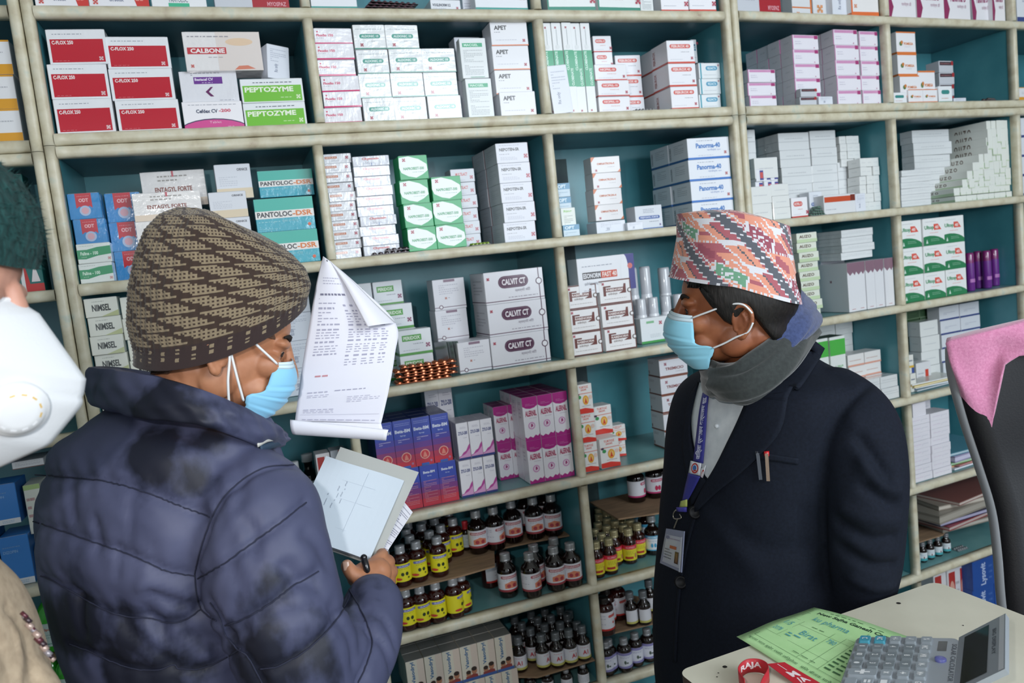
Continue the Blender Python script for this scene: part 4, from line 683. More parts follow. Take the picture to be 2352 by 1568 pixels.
# ------------------------------------------------------------------ bottles
amber = mat('#150806', .08, .6, name='amber_glass', spec=.6)
amber_r = mat('#2e0c07', .08, .6, name='red_amber_glass', spec=.6)
BT = {  # height, radius, cap radius, cap height, glass, cap colour, label colour, label z0,z1, label ops
 'bigred': (.122, .026, .0135, .017, amber, '#b4b6b8', '#e4e4ea', .020, .068, [('r', 0, 0, 1, .12, '#a04048'), ('o', .3, .74, .7, .9, '#b4606a'), ('T', 'BENADON', .34, .77, .66, .87, '#e8d0d2'), ('p', [(.38, .2), (.66, .2), (.66, .46), (.52, .6), (.38, .46)], '#e08a6a'), ('c', .46, .34, .11, '#b4404a'), ('c', .58, .34, .11, '#b4404a'), ('d', .36, .64, .64, .7, '#a9a9b4', 1), ('d', .72, .3, .98, .9, '#b9bac4', 6), ('d', .02, .3, .26, .9, '#b9bac4', 6)]),
 'plainwhite': (.122, .026, .0135, .017, amber, '#b4b6b8', '#e4e4ea', .020, .070, [('r', 0, 0, 1, .1, '#a04048'), ('d', .3, .2, .74, .9, '#b4b6c0', 8), ('e', .8, .8, .06, .06, '#b4606a')]),
 'yellow': (.1065, .0225, .0125, .016, amber_r, '#b9bbbe', '#e0d629', .016, .062, [('o', .34, .78, .7, .92, '#6a6ea8'), ('T', 'SUCOL', .4, .81, .64, .89, '#c9cbe4'), ('d', .4, .68, .64, .73, '#8a8424', 1), ('e', .47, .42, .035, .1, '#2d3a1e'), ('e', .57, .42, .035, .1, '#2d3a1e'), ('e', .36, .16, .09, .07, '#c9403a'), ('e', .6, .2, .02, .05, '#3a4a22')]),
 'gold': (.104, .020, .0125, .017, amber_r, '#c6bb92', '#e6d838', .012, .056, [('r', 0, .74, 1, 1, '#d9344e'), ('T', 'KUFREX', .36, .8, .64, .92, '#e8a0a8'), ('d', .36, .4, .6, .66, '#b0a82c', 3), ('r', .32, .12, .56, .26, '#b4302c'), ('e', .64, .3, .035, .16, '#c98a5c')]),
 'cyan': (.118, .0235, .0125, .016, amber, '#b0b3b6', '#e2e8ee', .016, .060, [('r', 0, .8, 1, 1, '#4aa4cc'), ('r', 0, 0, 1, .07, '#4aa4cc'), ('T', 'ASCOREX', .36, .84, .64, .95, '#dcecf4'), ('e', .47, .36, .03, .14, '#4aa4cc'), ('e', .55, .36, .03, .14, '#4aa4cc'), ('d', .38, .6, .62, .7, '#9ab4c4', 2)]),
 'pinkfoot': (.125, .0265, .013, .016, amber, '#1f1a1c', '#dfe0e6', .018, .066, [('r', 0, 0, 1, .1, '#c43a74'), ('o', .36, .72, .66, .9, '#c05a74'), ('T', 'MUCOS', .4, .76, .62, .86, '#ecd4dc'), ('e', .48, .34, .035, .16, '#c02f58'), ('e', .55, .34, .035, .16, '#c02f58'), ('d', .76, .2, .98, .8, '#b4b6c0', 5)]),
 'small': (.100, .019, .0115, .018, amber, '#7f8488', '#dcdce2', .010, .048, [('r', 0, 0, 1, .16, '#c4be6a'), ('d', .38, .8, .64, .9, '#c47a84', 1), ('T', 'A1', .44, .34, .6, .66, '#c0404c'), ('d', .7, .3, .96, .8, '#b4b6c4', 5)]),
 'lavender': (.098, .0205, .0115, .015, amber, '#a9acb0', '#d9dbe6', .014, .058, [('p', [(0, 0), (1, 0), (1, .24), (.6, .16), (.3, .1), (0, .24)], '#8a86b8'), ('r', 0, .84, 1, 1, '#8a86b8'), ('d', .36, .66, .64, .78, '#8a8cb0', 2), ('e', .5, .4, .03, .12, '#4a5a50'), ('e', .56, .36, .03, .05, '#4a5a50')]),
 'redlarge': (.1085, .0255, .014, .016, amber_r, '#1d1816', '#e2e2e8', .018, .070, [('r', 0, 0, 1, .1, '#c4302a'), ('o', .58, .7, .8, .84, '#d0605c'), ('c', .7, .4, .07, '#d0605c'), ('d', .2, .3, .52, .9, '#c4c6d0', 4)]),
 'tinyteal': (.072, .0145, .009, .010, amber, '#8d9094', '#dbe2e6', .008, .036, [('r', 0, 0, 1, .3, '#4aa4ac'), ('e', .54, .4, .025, .14, '#7a3a30'), ('d', .36, .64, .64, .84, '#9ab0b8', 2)]),
 'drops': (.060, .0155, .008, .012, amber, '#b4b6ba', '#e4e4ea', .008, .034, [('d', .3, .2, .7, .9, '#a9acb8', 5)]),
 'redcap': (.085, .0140, .0085, .022, amber, '#c0303a', '#d2dce0', .010, .046, [('d', .34, .2, .68, .9, '#9ab0bc', 6)]),
 'bluemed': (.150, .0275, .0145, .017, mat('#14100e', .08, .6), '#c2c4c6', '#e2e6ea', .022, .078, [('r', 0, .62, 1, .82, '#5ab4dc'), ('r', .3, .06, .62, .3, '#c4362e'), ('r', .55, .06, .8, .24, '#3a3f8c'), ('d', .34, .4, .64, .56, '#9aa4b0', 2)]),
}
_bm = {}
def bottle_meshes(kind):
    if kind in _bm: return _bm[kind]
    H, r, cr, ch, gl, ccol, lcol, l0, l1, ops = BT[kind]
    zs_ = H - ch - .004; sh = l1 + .006; nk = min(zs_ - .004, sh + r * .75)
    b = MB(); b.lathe([(0, .0005), (r * .86, .0005), (r * .97, .0025), (r, .006), (r, sh), (r * .97, sh + r * .18), (r * .84, sh + r * .38), (r * .62, sh + r * .56), (cr * .95, nk), (cr * .82, nk + .002), (cr * .82, zs_ + .002), (0, zs_ + .002)], gl, 28)
    glass = b.mesh('bottle_glass', True)
    b = MB(); c = mat(ccol, .3, .2, metal=.55 if ccol.startswith(('#b', '#7', '#a', '#8')) or kind == 'gold' else 0)
    b.lathe([(cr * .8, zs_ - .003), (cr * 1.04, zs_ - .003), (cr * 1.04, zs_ + .001), (cr, zs_ + .0015)] + [(cr * (1 + .03 * (i % 2)), zs_ + .0015 + (ch - .003) * i / 9) for i in range(10)] + [(cr * .96, zs_ + ch), (0, zs_ + ch + .0004)], c, 28)
    cap = b.mesh('bottle_cap', True)
    b = MB(); a0, a1 = math.radians(-90 - 140), math.radians(-90 + 140); rr = r + .0003
    b.lathe([(rr, l0), (rr, l1)], mat(lcol, .4, .2), 40, a0=a0, a1=a1)
    lw = rr * (a1 - a0)
    def mp(x, y, e):
        th = a0 + x / rr; return ((rr + e) * math.cos(th), (rr + e) * math.sin(th), l0 + y)
    # only the part of the label that faces forward is printed in detail
    def strip(op_list):
        for i, (P, F, col) in enumerate(ops_polys(op_list, lw, l1 - l0)):
            PP = []; FF = []
            for f in F:
                xs = [P[j][0] for j in f]
                if len(f) == 4 and max(xs) - min(xs) > .012:      # wide quads follow the curve
                    n = int((max(xs) - min(xs)) / .003) + 1
                    for k in range(n):
                        q = len(PP)
                        for (u, v) in ((k, 0), (k + 1, 0), (k + 1, 1), (k, 1)):
                            lo = np.array(P[f[0]]) * (1 - u / n) + np.array(P[f[1]]) * (u / n); hi = np.array(P[f[3]]) * (1 - u / n) + np.array(P[f[2]]) * (u / n)
                            PP.append(tuple(lo * (1 - v) + hi * v))
                        FF.append((q, q + 1, q + 2, q + 3))
                elif len(f) > 4 and max(xs) - min(xs) > .005:      # wide outlines: cut into upright slices
                    x_ = min(xs)
                    while x_ < max(xs) - 1e-5:
                        C_ = clip_face([(P[j][0] - x_, P[j][1]) for j in f], .003, 1.0)
                        if C_: q = len(PP); PP += [(c_[0] + x_, c_[1]) for c_ in C_]; FF.append(tuple(range(q, q + len(C_))))
                        x_ += .003
                else:
                    q = len(PP); PP += [P[j] for j in f]; FF.append(tuple(range(q, q + len(f))))
            off = .00035 + .00012 * i
            b.add([mp(x, y, off) for x, y in PP], FF, mat(col, .4, .2))
    strip(ops); lab = b.mesh('bottle_label', False)
    _bm[kind] = (glass, cap, lab); return _bm[kind]
def bottle(kind, U, s, t, zrel, label, grp, rz=0.0, name='syrup_bottle'):
    g, c, l = bottle_meshes(kind)
    o = link(name, g, None, U.world(s, t, zz(zrel) + .0002), (0, 0, U.a + rz)); tag(o, label, 'bottle', grp)
    link('cap', c, o); link('label', l, o); return o
def bottles(kind, U, z0, pts, look, where, grp=None, turn=None, name='syrup_bottle', top=False, squash=1.0):
    """pts: pixel of the middle of each bottle's foot; the height z0 of what it stands on gives the distance"""
    n = len(pts)
    for i, p in enumerate(pts):
        if top: s, t, _ = at_floor(U, p[0], p[1], z0 + BT[kind][0] * squash)
        else: s, t, _ = at_floor(U, p[0], p[1] - 3, z0); t = t + BT[kind][1] * .6
        t = min(max(t, BT[kind][1] + .001), DEPTH - BT[kind][1] - .002); bl, bh = bay(U, z0, s, t); s = min(max(s, bl + BT[kind][1]), bh - BT[kind][1])
        yaw = math.atan2(U.world(s, t, 0)[0], U.world(s, t, 0)[1])
        w_ = ('leftmost' if i == 0 else 'rightmost' if i == n - 1 else ORD[i] + ' from left') if n > 1 else ''
        bottle(kind, U, s, t, z0, look + (', ' + w_ if w_ else '') + ', ' + where, grp or look + 's ' + where, -yaw * .6 + (turn[i] if turn else random.uniform(-.25, .25)), name)
        if squash != 1.0: bpy.data.objects[-1] if False else None
def sheet(name, pts, U, zrel, label, thick=.004, m=None, lift=None):
    """cardboard sheet: outline in unit coordinates (s, t)"""
    global kraft
    mb = MB(); n = len(pts); zt = zz(zrel); L = lift or [0] * n
    V = [(*U.world(s, t, 0)[:2], zt - .0003 + L[i]) for i, (s, t) in enumerate(pts)]; V2 = [(x, y, z - thick) for x, y, z in V]
    mb.add(V + V2, [tuple(range(n)), tuple(range(2 * n - 1, n - 1, -1))] + [(i, i + n, (i + 1) % n + n, (i + 1) % n) for i in range(n)], m or kraft)
    return tag(mb.build(name), label, 'cardboard sheet')
kraft = noise_mat('brown_cardboard', [(.3, '#7d6650'), (.6, '#96795d'), (.8, '#a88a6c')], 14, .85, .2, stretch=(1, 6, 1))
# compartment of syrup bottles, middle column, fifth row
zc5 = -.7742
sheet('cardboard_sheet', [(.242, .004), (.44, .002), (.54, .012), (.575, .121), (.70, .112), (.792, .098), (.792, .285), (.242, .285)], UM, zc5, 'brown cardboard sheet carrying the upper bottles, above the held notebook hand')
YL = 'yellow-labelled amber syrup bottle'; RL = 'white-labelled dark syrup bottle'
bottles('yellow', UM, zc5, [(885, 1266), (916, 1249), (953, 1239), (1001, 1228)], YL, 'upper tier, front row', turn=[.1, .1, .2, 0], top=True)
bottles('yellow', UM, zc5, [(939, 1226), (984, 1216), (1010, 1202), (1038, 1187)], YL, 'upper tier, second row', turn=[0, .1, .3, .3], top=True)
bottles('yellow', UM, zc5, [(931, 1212), (966, 1199), (996, 1186)], YL, 'upper tier, third row', top=True)
bottles('yellow', UM, zc5, [(935, 1196), (968, 1184), (1000, 1172), (1028, 1166)], YL, 'upper tier, back row', top=True)
bottles('redcap', UM, zc5, [(1076, 1266)], 'small red-capped bottle', 'alone on the cardboard sheet')
bottles('bigred', UM, zc5, [(1171, 1146), (1221, 1138), (1263, 1131)], RL, 'upper tier, front three', turn=[0, .1, -.1], top=True)
bottles('bigred', UM, zc5, [(1090, 1168), (1130, 1160), (1200, 1122), (1246, 1114)], RL, 'upper tier, rear ones', turn=[0, .9, .6, 0], top=True)
bottles('yellow', UM, sm(5), [(938, 1366), (968, 1352), (1004, 1342)], YL, 'lower tier, front row', turn=[.1, .3, .1], top=True)
bottles('yellow', UM, sm(5), [(1043, 1330), (1056, 1312)], YL, 'lower tier, turned sideways', turn=[1.0, 1.2], top=True)
bottles('bigred', UM, sm(5), [(1220, 1271), (1269, 1251), (1311, 1245)], RL, 'lower tier, front ones', turn=[.8, .1, -.1], top=True)
for i_, (s_, t_) in enumerate([(.585, .062), (.672, .074), (.738, .088)]): bottle('bigred', UM, s_, t_, sm(5), RL + (', left', ', middle', ', right')[i_] + ' one standing behind the lower front ones', 'rear dark syrup bottles of the lower tier', (0, .5, -.2)[i_])
bottles('redlarge', UM, sm(5), [(1132, 1352), (1165, 1348)], 'dark red bottle with turned label', 'lower tier centre', turn=[1.9, 2.2])
# sixth row: small dark bottles on a cardboard sheet
zc6 = -1.0985
sheet('cardboard_sheet', [(.560, .040), (.62, .002), (.790, .002), (.790, .285), (.560, .285)], UM, zc6, 'brown cardboard sheet under the small grey-capped bottles')
SB = 'small dark bottle with grey cap'
zs6 = zc6
bottles('small', UM, zs6, [(1188, 1458), (1241, 1452), (1274, 1448), (1309, 1446), (1343, 1441)], SB, 'front row', turn=[-.3, .6, 0, .3, 0], top=True)
bottles('small', UM, zs6, [(1217, 1438), (1249, 1429), (1285, 1425), (1324, 1424)], SB, 'second row', top=True)
bottles('small', UM, zs6, [(1197, 1426), (1233, 1414), (1264, 1409), (1302, 1406)], SB, 'third row', top=True)
bottles('small', UM, zs6, [(1180, 1412), (1218, 1400), (1250, 1394), (1286, 1390), (1312, 1398)], SB, 'back row', top=True)
bottles('drops', UM, sm(6), [(1215, 1545), (1255, 1540), (1300, 1535), (1340, 1525)], 'small dark capped bottle', 'bottom frame edge, under the cardboard', top=True)
b = MB(); b.box(-.045, .045, 0, .05, 0, .022, kraft, .001)
o = b.build('cardboard_box', None, loc=UM.world(.70, .15, zz(ZM[5]) - .05)); o.location.z = zz(zc6) + .115
tag(o, 'flat brown cardboard box lying on the small grey-capped bottles', 'box')
# narrow column at the right of it
GLD = 'yellow and red bottle with gold cap'
for i_, (row, w_) in enumerate([([(1366, 1240), (1396, 1232), (1441, 1210), (1462, 1198)], 'front row'), ([(1380, 1222), (1408, 1214), (1430, 1202), (1446, 1191)], 'second row'), ([(1364, 1212), (1392, 1204), (1411, 1193), (1428, 1182)], 'third row'), ([(1372, 1197), (1393, 1187), (1411, 1176)], 'fourth row'), ([(1374, 1178), (1391, 1168)], 'fifth row'), ([(1372, 1164), (1388, 1158)], 'back row')]):
    bottles('gold', UM, sm(5), row, GLD, w_, turn=[.3, .2, 0, .3], top=True)
bottles('cyan', UM, sm(5), [(1508, 1276)], 'bottle with light blue lungs label', 'left of the navy coat')
bottles('cyan', UM, sm(5), [(1492, 1248), (1470, 1228)], 'dark bottle', 'behind the gold-capped bottles', turn=[1.5, 1.8])
zc5b = UM.at(1500, 1178, .03)[2] - CAMZ
sheet('cardboard_sheet', [(.925, .050), (1.05, .02), (1.30, .02), (1.30, .235), (.925, .235)], UM, zc5b, 'brown cardboard sheet under the pink-labelled bottles by the navy coat')
bottles('pinkfoot', UM, zc5b, [(1470, 1156), (1512, 1146), (1540, 1138)], 'dark bottle with pink-edged label', 'left of the navy coat', turn=[1.0, .1, 0])
zc6b = -1.0475
sheet('cardboard_sheet', [(.835, .02), (1.02, .004), (1.13, .06), (1.0, .22), (.835, .22)], UM, zc6b, 'brown cardboard sheet under the tall red-footed bottles')
bottles('redlarge', UM, zc6b, [(1384, 1466), (1402, 1440), (1428, 1426)], 'tall red-brown bottle with white label', 'third column', turn=[-.2, .6, -.4])
bottles('small', UM, zc6b, [(1456, 1440), (1490, 1440), (1500, 1410)], 'small dark bottle', 'beside the tall red-brown bottles', turn=[1.5, 1.5, 1.5])
LV = 'small bottle with lavender label'
bottles('lavender', UM, sm(6), [(1378, 1560), (1408, 1548), (1444, 1546), (1468, 1532), (1496, 1522)], LV, 'below the cardboard')
bottles('bigred', UM, sm(6), [(1530, 1512)], 'large red-footed bottle', 'half hidden by the navy coat', turn=[.5])
bottles('lavender', UM, -1.46 + .0128, [(1522, 1640), (1490, 1650)], 'small dark bottle', 'under the lowest visible shelf')
# behind the held papers
bottles('bluemed', UM, sm(4), [(690, 1196), (722, 1172), (655, 1190)], 'large dark bottle with blue-striped label', 'between jacket collar and notebook', turn=[.1, .6, 0])
stack(UM, 'redwhite', sm(4), 742, 776, 1040, 1180, 1, .10, .05, 'small white carton with orange mark', 'left of the notebook top')
stack(UM, 'greyred', sm(4), 778, 830, 1030, 1176, 1, .10, .05, 'small grey and red carton', 'behind the notebook top')
# right unit bottles
bottles('tinyteal', UR, q6, [(2109, 1300), (2125, 1294), (2142, 1287), (2160, 1280), (2179, 1272)], 'small dark bottle with teal-footed label', 'lowest right shelf', name='medicine_bottle')
# white pump bottles
def white_bottle(U, s, t, zrel, r, h, label, grp, capcol='#c9ccd2'):
    b = MB(); b.lathe([(0, 0), (r * .94, 0), (r, .003), (r, h * .60), (r * .95, h * .62), (r * .93, h * .64)], mat('#dfe1e6', .3, .4), 28)
    o = b.build('spray_can', None, smooth=True, loc=U.world(s, t, zz(zrel) + .0002)); tag(o, label, 'bottle', grp)
    b = MB(); b.lathe([(r * .94, h * .60), (r * .94, h * .97), (r * .86, h), (0, h)], mat(capcol, .22, .5), 28); b.build('cap', o, smooth=True)
    b = MB(); b.lathe([(r + .0003, h * .12), (r + .0003, h * .5)], mat('#d2d5dc', .35), 24, a0=math.radians(-190), a1=math.radians(10)); b.build('label', o, smooth=True)
    return o
for i, (px, py, h, r, t_) in enumerate([(1478, 670, .105, .0165, .13), (1449, 680, .10, .0165, .14), (1425, 684, .10, .0165, .15)]):
    s = UM.at(px + 12, py + 60, t_)[0]; white_bottle(UM, s, t_, sm(3), r, .215, 'tall white bottle with clear cap, ' + ('rightmost', 'middle', 'leftmost')[i] + ' of three behind the brown-emblem cartons', 'tall white bottles behind the brown-emblem cartons')
white_bottle(UM, UM.at(1532, 720, .15)[0], .15, sm(3), .0185, .205, 'tall white bottle standing alone, left of the patterned cap', None)
for i, px in enumerate((1474, 1502, 1532, 1560)):
    s = UM.at(px + 5, 760, .10)[0]; white_bottle(UM, s, .105, sm(3), .0155, .125, 'short white bottle, ' + ('leftmost', 'second', 'third', 'rightmost')[i] + ' in the row above the green-footed carton', 'short white bottles above the green-footed carton')
for i, px in enumerate((2229, 2248, 2268, 2286)):
    s, t, _ = UR.at(px, 655, .05 + .03 * (i % 2)); r = .0145
    b = MB(); b.lathe([(0, 0), (r * .9, 0), (r, .004), (r, .096)], mat('#6a2a86', .25, .6), 28)
    o = b.build('spray_can', None, smooth=True, loc=UR.world(s, t, zz(q3) + .0002)); tag(o, 'purple spray can, ' + ('leftmost', 'second', 'third', 'rightmost')[i] + ' of four right of the green-arc cartons', 'can', 'purple spray cans')
    b = MB(); b.lathe([(r * .96, .094), (r * .96, .124), (r * .85, .131), (0, .131)], mat('#7d2468', .2, .7), 28); b.build('cap', o, smooth=True)
    b = MB()
    b.lathe([(r + .0003, .03), (r + .0003, .042)], mat('#b070b4', .35), 24, a0=math.radians(-140), a1=math.radians(-50)); b.build('label', o, smooth=True)
# green handwash bottles in the left unit
gl_green = mat('#2f9a2a', .08, .5)
def handwash(px, py, zrel, label, tt=None):
    s, t, _ = at_floor(UM, px, py, zrel) if tt is None else UM.at(px, py, tt)
    b = MB(); R_ = .030
    prof = [(0, .0), (R_ * .92, 0), (R_, .004), (R_, .075), (R_ * .96, .088), (R_ * .7, .102), (.013, .112), (.012, .118), (0, .118)]
    b.lathe(prof, gl_green, 28); o = b.build('handwash_bottle', None, smooth=True, loc=UM.world(s, t, zz(zrel) + .0003)); o.scale = (1, .7, 1)
    tag(o, label, 'bottle', 'green handwash bottles')
    b = MB(); b.lathe([(.0135, .114), (.0145, .116), (.0135, .132), (.010, .135), (0, .135)], mat('#c93040', .3, .3), 24); b.build('cap', o, smooth=True)
    b = MB(); a0 = math.radians(-160); b.lathe([(R_ + .0004, .014), (R_ + .0004, .066)], mat('#a9bdb8', .4), 24, a0=a0, a1=math.radians(-20))
    def mp(x, y, e): th = a0 + x / R_; return ((R_ + .0006 + e) * math.cos(th), (R_ + .0006 + e) * math.sin(th), .014 + y)
    decals(b, [('T', 'Sporidex', .3, .66, .7, .8, '#b0604c'), ('d', .3, .34, .7, .56, '#7f9a94', 2), ('d', .2, .06, .8, .2, '#4f8a80', 1)], R_ * 2.44, .052, mp, (.4, 0)); b.build('label', o)
zk = -.735; sheet('cardboard_sheet', [(-.80, .01), (-.36, .01), (-.36, .235), (-.80, .235)], UM, zk - .004, 'thin brown board between the two rows of green handwash bottles')
handwash(134, 1500, zk, 'green handwash bottle with red cap, upper shelf beside the jacket', .05)
handwash(176, 1480, zk, 'green handwash bottle behind the upper one', .11)
handwash(182, 1640, -.88 + .0128, 'green handwash bottle with red cap at the bottom frame edge', .05)
handwash(128, 1650, -.88 + .0128, 'dark green handwash bottle left of the bottom one', .07)
stack(UM, 'maroonband', zk, 40, 100, 1432, 1500, 2, .09, .05, 'dark red carton', 'behind the uniformed shoulder')
# ------------------------------------------------------------------ blister strips
def blister(U, s, t, zrel, L, Wd, cols, rows, foil, pill, label, rot=(0, 0, 0), grp=None, cat='blister strip'):
    b = MB(); b.box(-L / 2, L / 2, -Wd / 2, Wd / 2, 0, .0012, foil)
    for i in range(cols):
        for j in range(rows):
            cx = -L / 2 + (i + .5) * L / cols; cy = -Wd / 2 + (j + .5) * Wd / rows; rx, ry = L / cols * .4, Wd / rows * .4; V = []; n = 10
            for k, (rr, hz) in enumerate(((1, .0012), (.92, .004), (.6, .0062))):
                V += [(cx + rx * rr * math.cos(a), cy + ry * rr * math.sin(a), hz) for a in np.linspace(0, 2 * math.pi, n + 1)[:-1]]
            V.append((cx, cy, .0066)); F = [(k * n + a, k * n + (a + 1) % n, (k + 1) * n + (a + 1) % n, (k + 1) * n + a) for k in (0, 1) for a in range(n)] + [(2 * n + a, 2 * n + (a + 1) % n, 3 * n) for a in range(n)]
            b.add(V, F, pill)
    o = b.build('blister_strip', None, smooth=False, loc=U.world(s, t, zz(zrel))); o.rotation_euler = (rot[0], rot[1], U.a + rot[2]); return tag(o, label, cat, grp)
copper = mat('#b5613c', .22, .3, metal=.75); silver = mat('#a9aeb2', .25, metal=.7); darkfoil = mat('#3a2f33', .3, .3, metal=.4); greenp = mat('#8fc0a4', .15, .6)
s0, t0, _ = at_floor(UM, 972, 872, sm(3))
for i in range(6):
    blister(UM, s0 + random.uniform(-.006, .006) + (.012 if i % 2 else 0), .035 + random.uniform(-.004, .004), sm(3) + .0006 + i * .0074, .14, .05, 7, 3, copper, copper, 'copper foil tablet strip, ' + pos_words(i, 6) + ' of the flat pile right of the held paper', (0, random.uniform(-.02, .02), random.uniform(-.06, .06)), 'copper foil tablet strips')
for i in range(5):
    s_, t_, _ = UM.at(1018 + i * 7, 862, .07)
    blister(UM, s_, .055 + .01 * (i % 2), sm(3) + .0425, .085, .045, 5, 2, silver, greenp, 'clear and green capsule strip, ' + ('leftmost' if i == 0 else 'rightmost' if i == 4 else ORD[i]) + ' standing between two white stacks', (0, math.radians(86 - i), .5), 'green capsule strips')
for i, (px, py) in enumerate([(895, 583), (925, 578)]):
    s_, t_, _ = UM.at(px, py, .02); blister(UM, s_, .022, sm(2) + .0006 + i * .007, .09, .03, 6, 2, darkfoil, darkfoil, ('dark foil strip lying before the red-lettered stack', 'dark foil strip on top, before the green cartons')[i], (0, 0, .1 * i))
s_, t_, _ = UM.at(1102, 566, .03); blister(UM, s_, .03, sm(2) + .0006, .05, .03, 5, 2, darkfoil, mat('#8fae3a', .3), 'dark and lime foil strip beside the black-lettered stack')
s_, t_, _ = UM.at(1475, 252, .03); blister(UM, s_, .025, S1 + .0006, .06, .03, 6, 2, silver, silver, 'silver foil strip before the grey-sided stack')
for i in range(4):
    s_, t_, _ = UM.at(886 + i * 6, 12, .03); blister(UM, s_, .03 + .006 * i, S0 + .0006 + i * .0072, .12, .045, 8, 2, darkfoil, mat('#5a3440', .3, .3), 'dark maroon foil strip, ' + pos_words(i, 4) + ' of the top row pile', (0, 0, .05 * i), 'dark maroon foil strips')
for i in range(4):
    s_, t_, _ = UR.at(1870 + 6 * i, 488, .03); blister(UR, s_, .025 + .004 * i, q2 + .0006 + i * .0072, .055, .03, 6, 2, silver, mat('#5f7f72', .25, .4), 'grey-green foil strip, ' + pos_words(i, 4) + ' beside the orange-banded carton', (0, 0, .1 * i - .1), 'grey-green foil strips')
for i in range(3):
    s_, t_, _ = UR.at(2262 + 8 * i, 238, .06); blister(UR, s_, .05 + .01 * i, T1 + .0006 + i * .0072, .06, .03, 6, 2, silver, mat('#4a3a36', .3), 'silver and brown foil strip, ' + pos_words(i, 3) + ' in the bare right compartment', (0, 0, .1 * i), 'silver and brown foil strips')
s_, t_, _ = UR.at(2200, 1278, .06); blister(UR, s_, .05, q6 + .0006, .05, .03, 5, 2, silver, silver, 'silver foil strip beside the small teal-footed bottles')
s_, t_, _ = UM.at(1020, 110, .14); blister(UM, s_, .14, S1 + .135, .08, .045, 6, 2, darkfoil, darkfoil, 'dark foil strip heaped on the right green-marked stack') if False else None
# ------------------------------------------------------------------ papers, books and files in the right unit
def slab(U, s0, s1, t0, t1, z0, h, cover, page, label, cat='magazine', rz=0.0, name='magazine'):
    b = MB(); w, d = (s1 - s0) / 2, (t1 - t0) / 2
    b.box(-w, w, -d, d, h * .8, h, mat(cover, .35, .3)); b.box(-w, w, -d, d, 0, h * .18, mat(cover, .35, .3)); b.box(-w * .99, w * .98, -d * .985, d * .97, h * .18, h * .8, mat(page, .7))
    b.box(-w, w, d * .97, d, 0, h, mat(cover, .35, .3))
    o = b.build(name, None, loc=U.world((s0 + s1) / 2, (t0 + t1) / 2, zz(z0))); o.rotation_euler = (0, 0, U.a + rz); return tag(o, label, cat)
def sx(px, py, t, U=UR): return U.at(px, py, t)[0]
def pile(x0, x1, t0, t1, z0, items, py):
    z = z0
    for (cover, page, h, label, cat, rz, name, ox) in items:
        slab(UR, sx(x0, py, t0) + ox, sx(x1, py, t0) + ox, t0, t1, z + .0004, h, cover, page, label, cat, rz, name); z += h + .0006
pile(2098, 2205, .03, .17, q4, [('#3f6f7c', '#c9ccd0', .007, 'dull blue booklet, lowest of the pile left of the towel', 'magazine', .04, 'magazine', .01), ('#b9c4cc', '#e0e2e6', .006, 'grey booklet in the pile left of the towel', 'magazine', -.05, 'magazine', .02), ('#d8b83a', '#e2dcc0', .007, 'yellow-edged magazine near the top of the pile', 'magazine', .03, 'magazine', 0), ('#c9ccc4', '#e4e6ea', .005, 'pale magazine topping the pile left of the towel', 'magazine', -.02, 'magazine', 0)], 900)
pile(2190, 2290, .03, .20, q5, [('#d2d8e0', '#e6e8ee', .006, 'white paper sheaf, lowest right of the small white cartons', 'paper', .03, 'paper_sheaf', 0), ('#d98a48', '#e6d0b4', .004, 'orange folder right of the small white cartons', 'folder', -.12, 'folder', 0), ('#b44a5a', '#d9b4ba', .004, 'dark pink folder right of the small white cartons', 'folder', .1, 'folder', .01), ('#5a9a58', '#b4d0b0', .010, 'green folder under the lilac booklets', 'folder', -.04, 'folder', 0), ('#9a94b4', '#c9c6dc', .022, 'thick lilac booklet stack on the green folder', 'book', .05, 'booklet', 0), ('#5a94a8', '#b9ccd4', .010, 'teal booklet topping the folders by the chair', 'book', -.03, 'booklet', -.005)], 1085)
zq = q6 + .085
sheet('cardboard_sheet', [(.612, .06), (.80, .05), (.90, .10), (.90, .235), (.612, .235)], UR, zq - .012, 'brown board holding the dusty files in the lowest right shelf')
pile(2155, 2300, .04, .22, zq - .012, [('#8a8378', '#b4afa6', .016, 'dusty grey file, lowest of the heap by the chair', 'file', -.1, 'document_file', .05), ('#8f3034', '#b9a8a4', .014, 'dark red file in the heap by the chair', 'file', .08, 'document_file', .03), ('#2f2f48', '#a9a6c0', .016, 'navy file with lilac pages in the heap', 'file', -.03, 'document_file', .02), ('#8d877c', '#a39d92', .030, 'thick brown-grey dusty file in the heap', 'file', .06, 'document_file', -.01), ('#9a9084', '#c4bcb0', .016, 'crumpled pale papers topping the file heap', 'paper', -.15, 'paper_sheaf', .05), ('#8a5a54', '#c9bdb4', .012, 'reddish magazine topping the file heap', 'magazine', .1, 'magazine', .08)], 1200)
bottles('tinyteal', UR, zq - .012, [(2112, 1196)], 'small teal-footed bottle', 'alone left of the file heap', name='medicine_bottle')
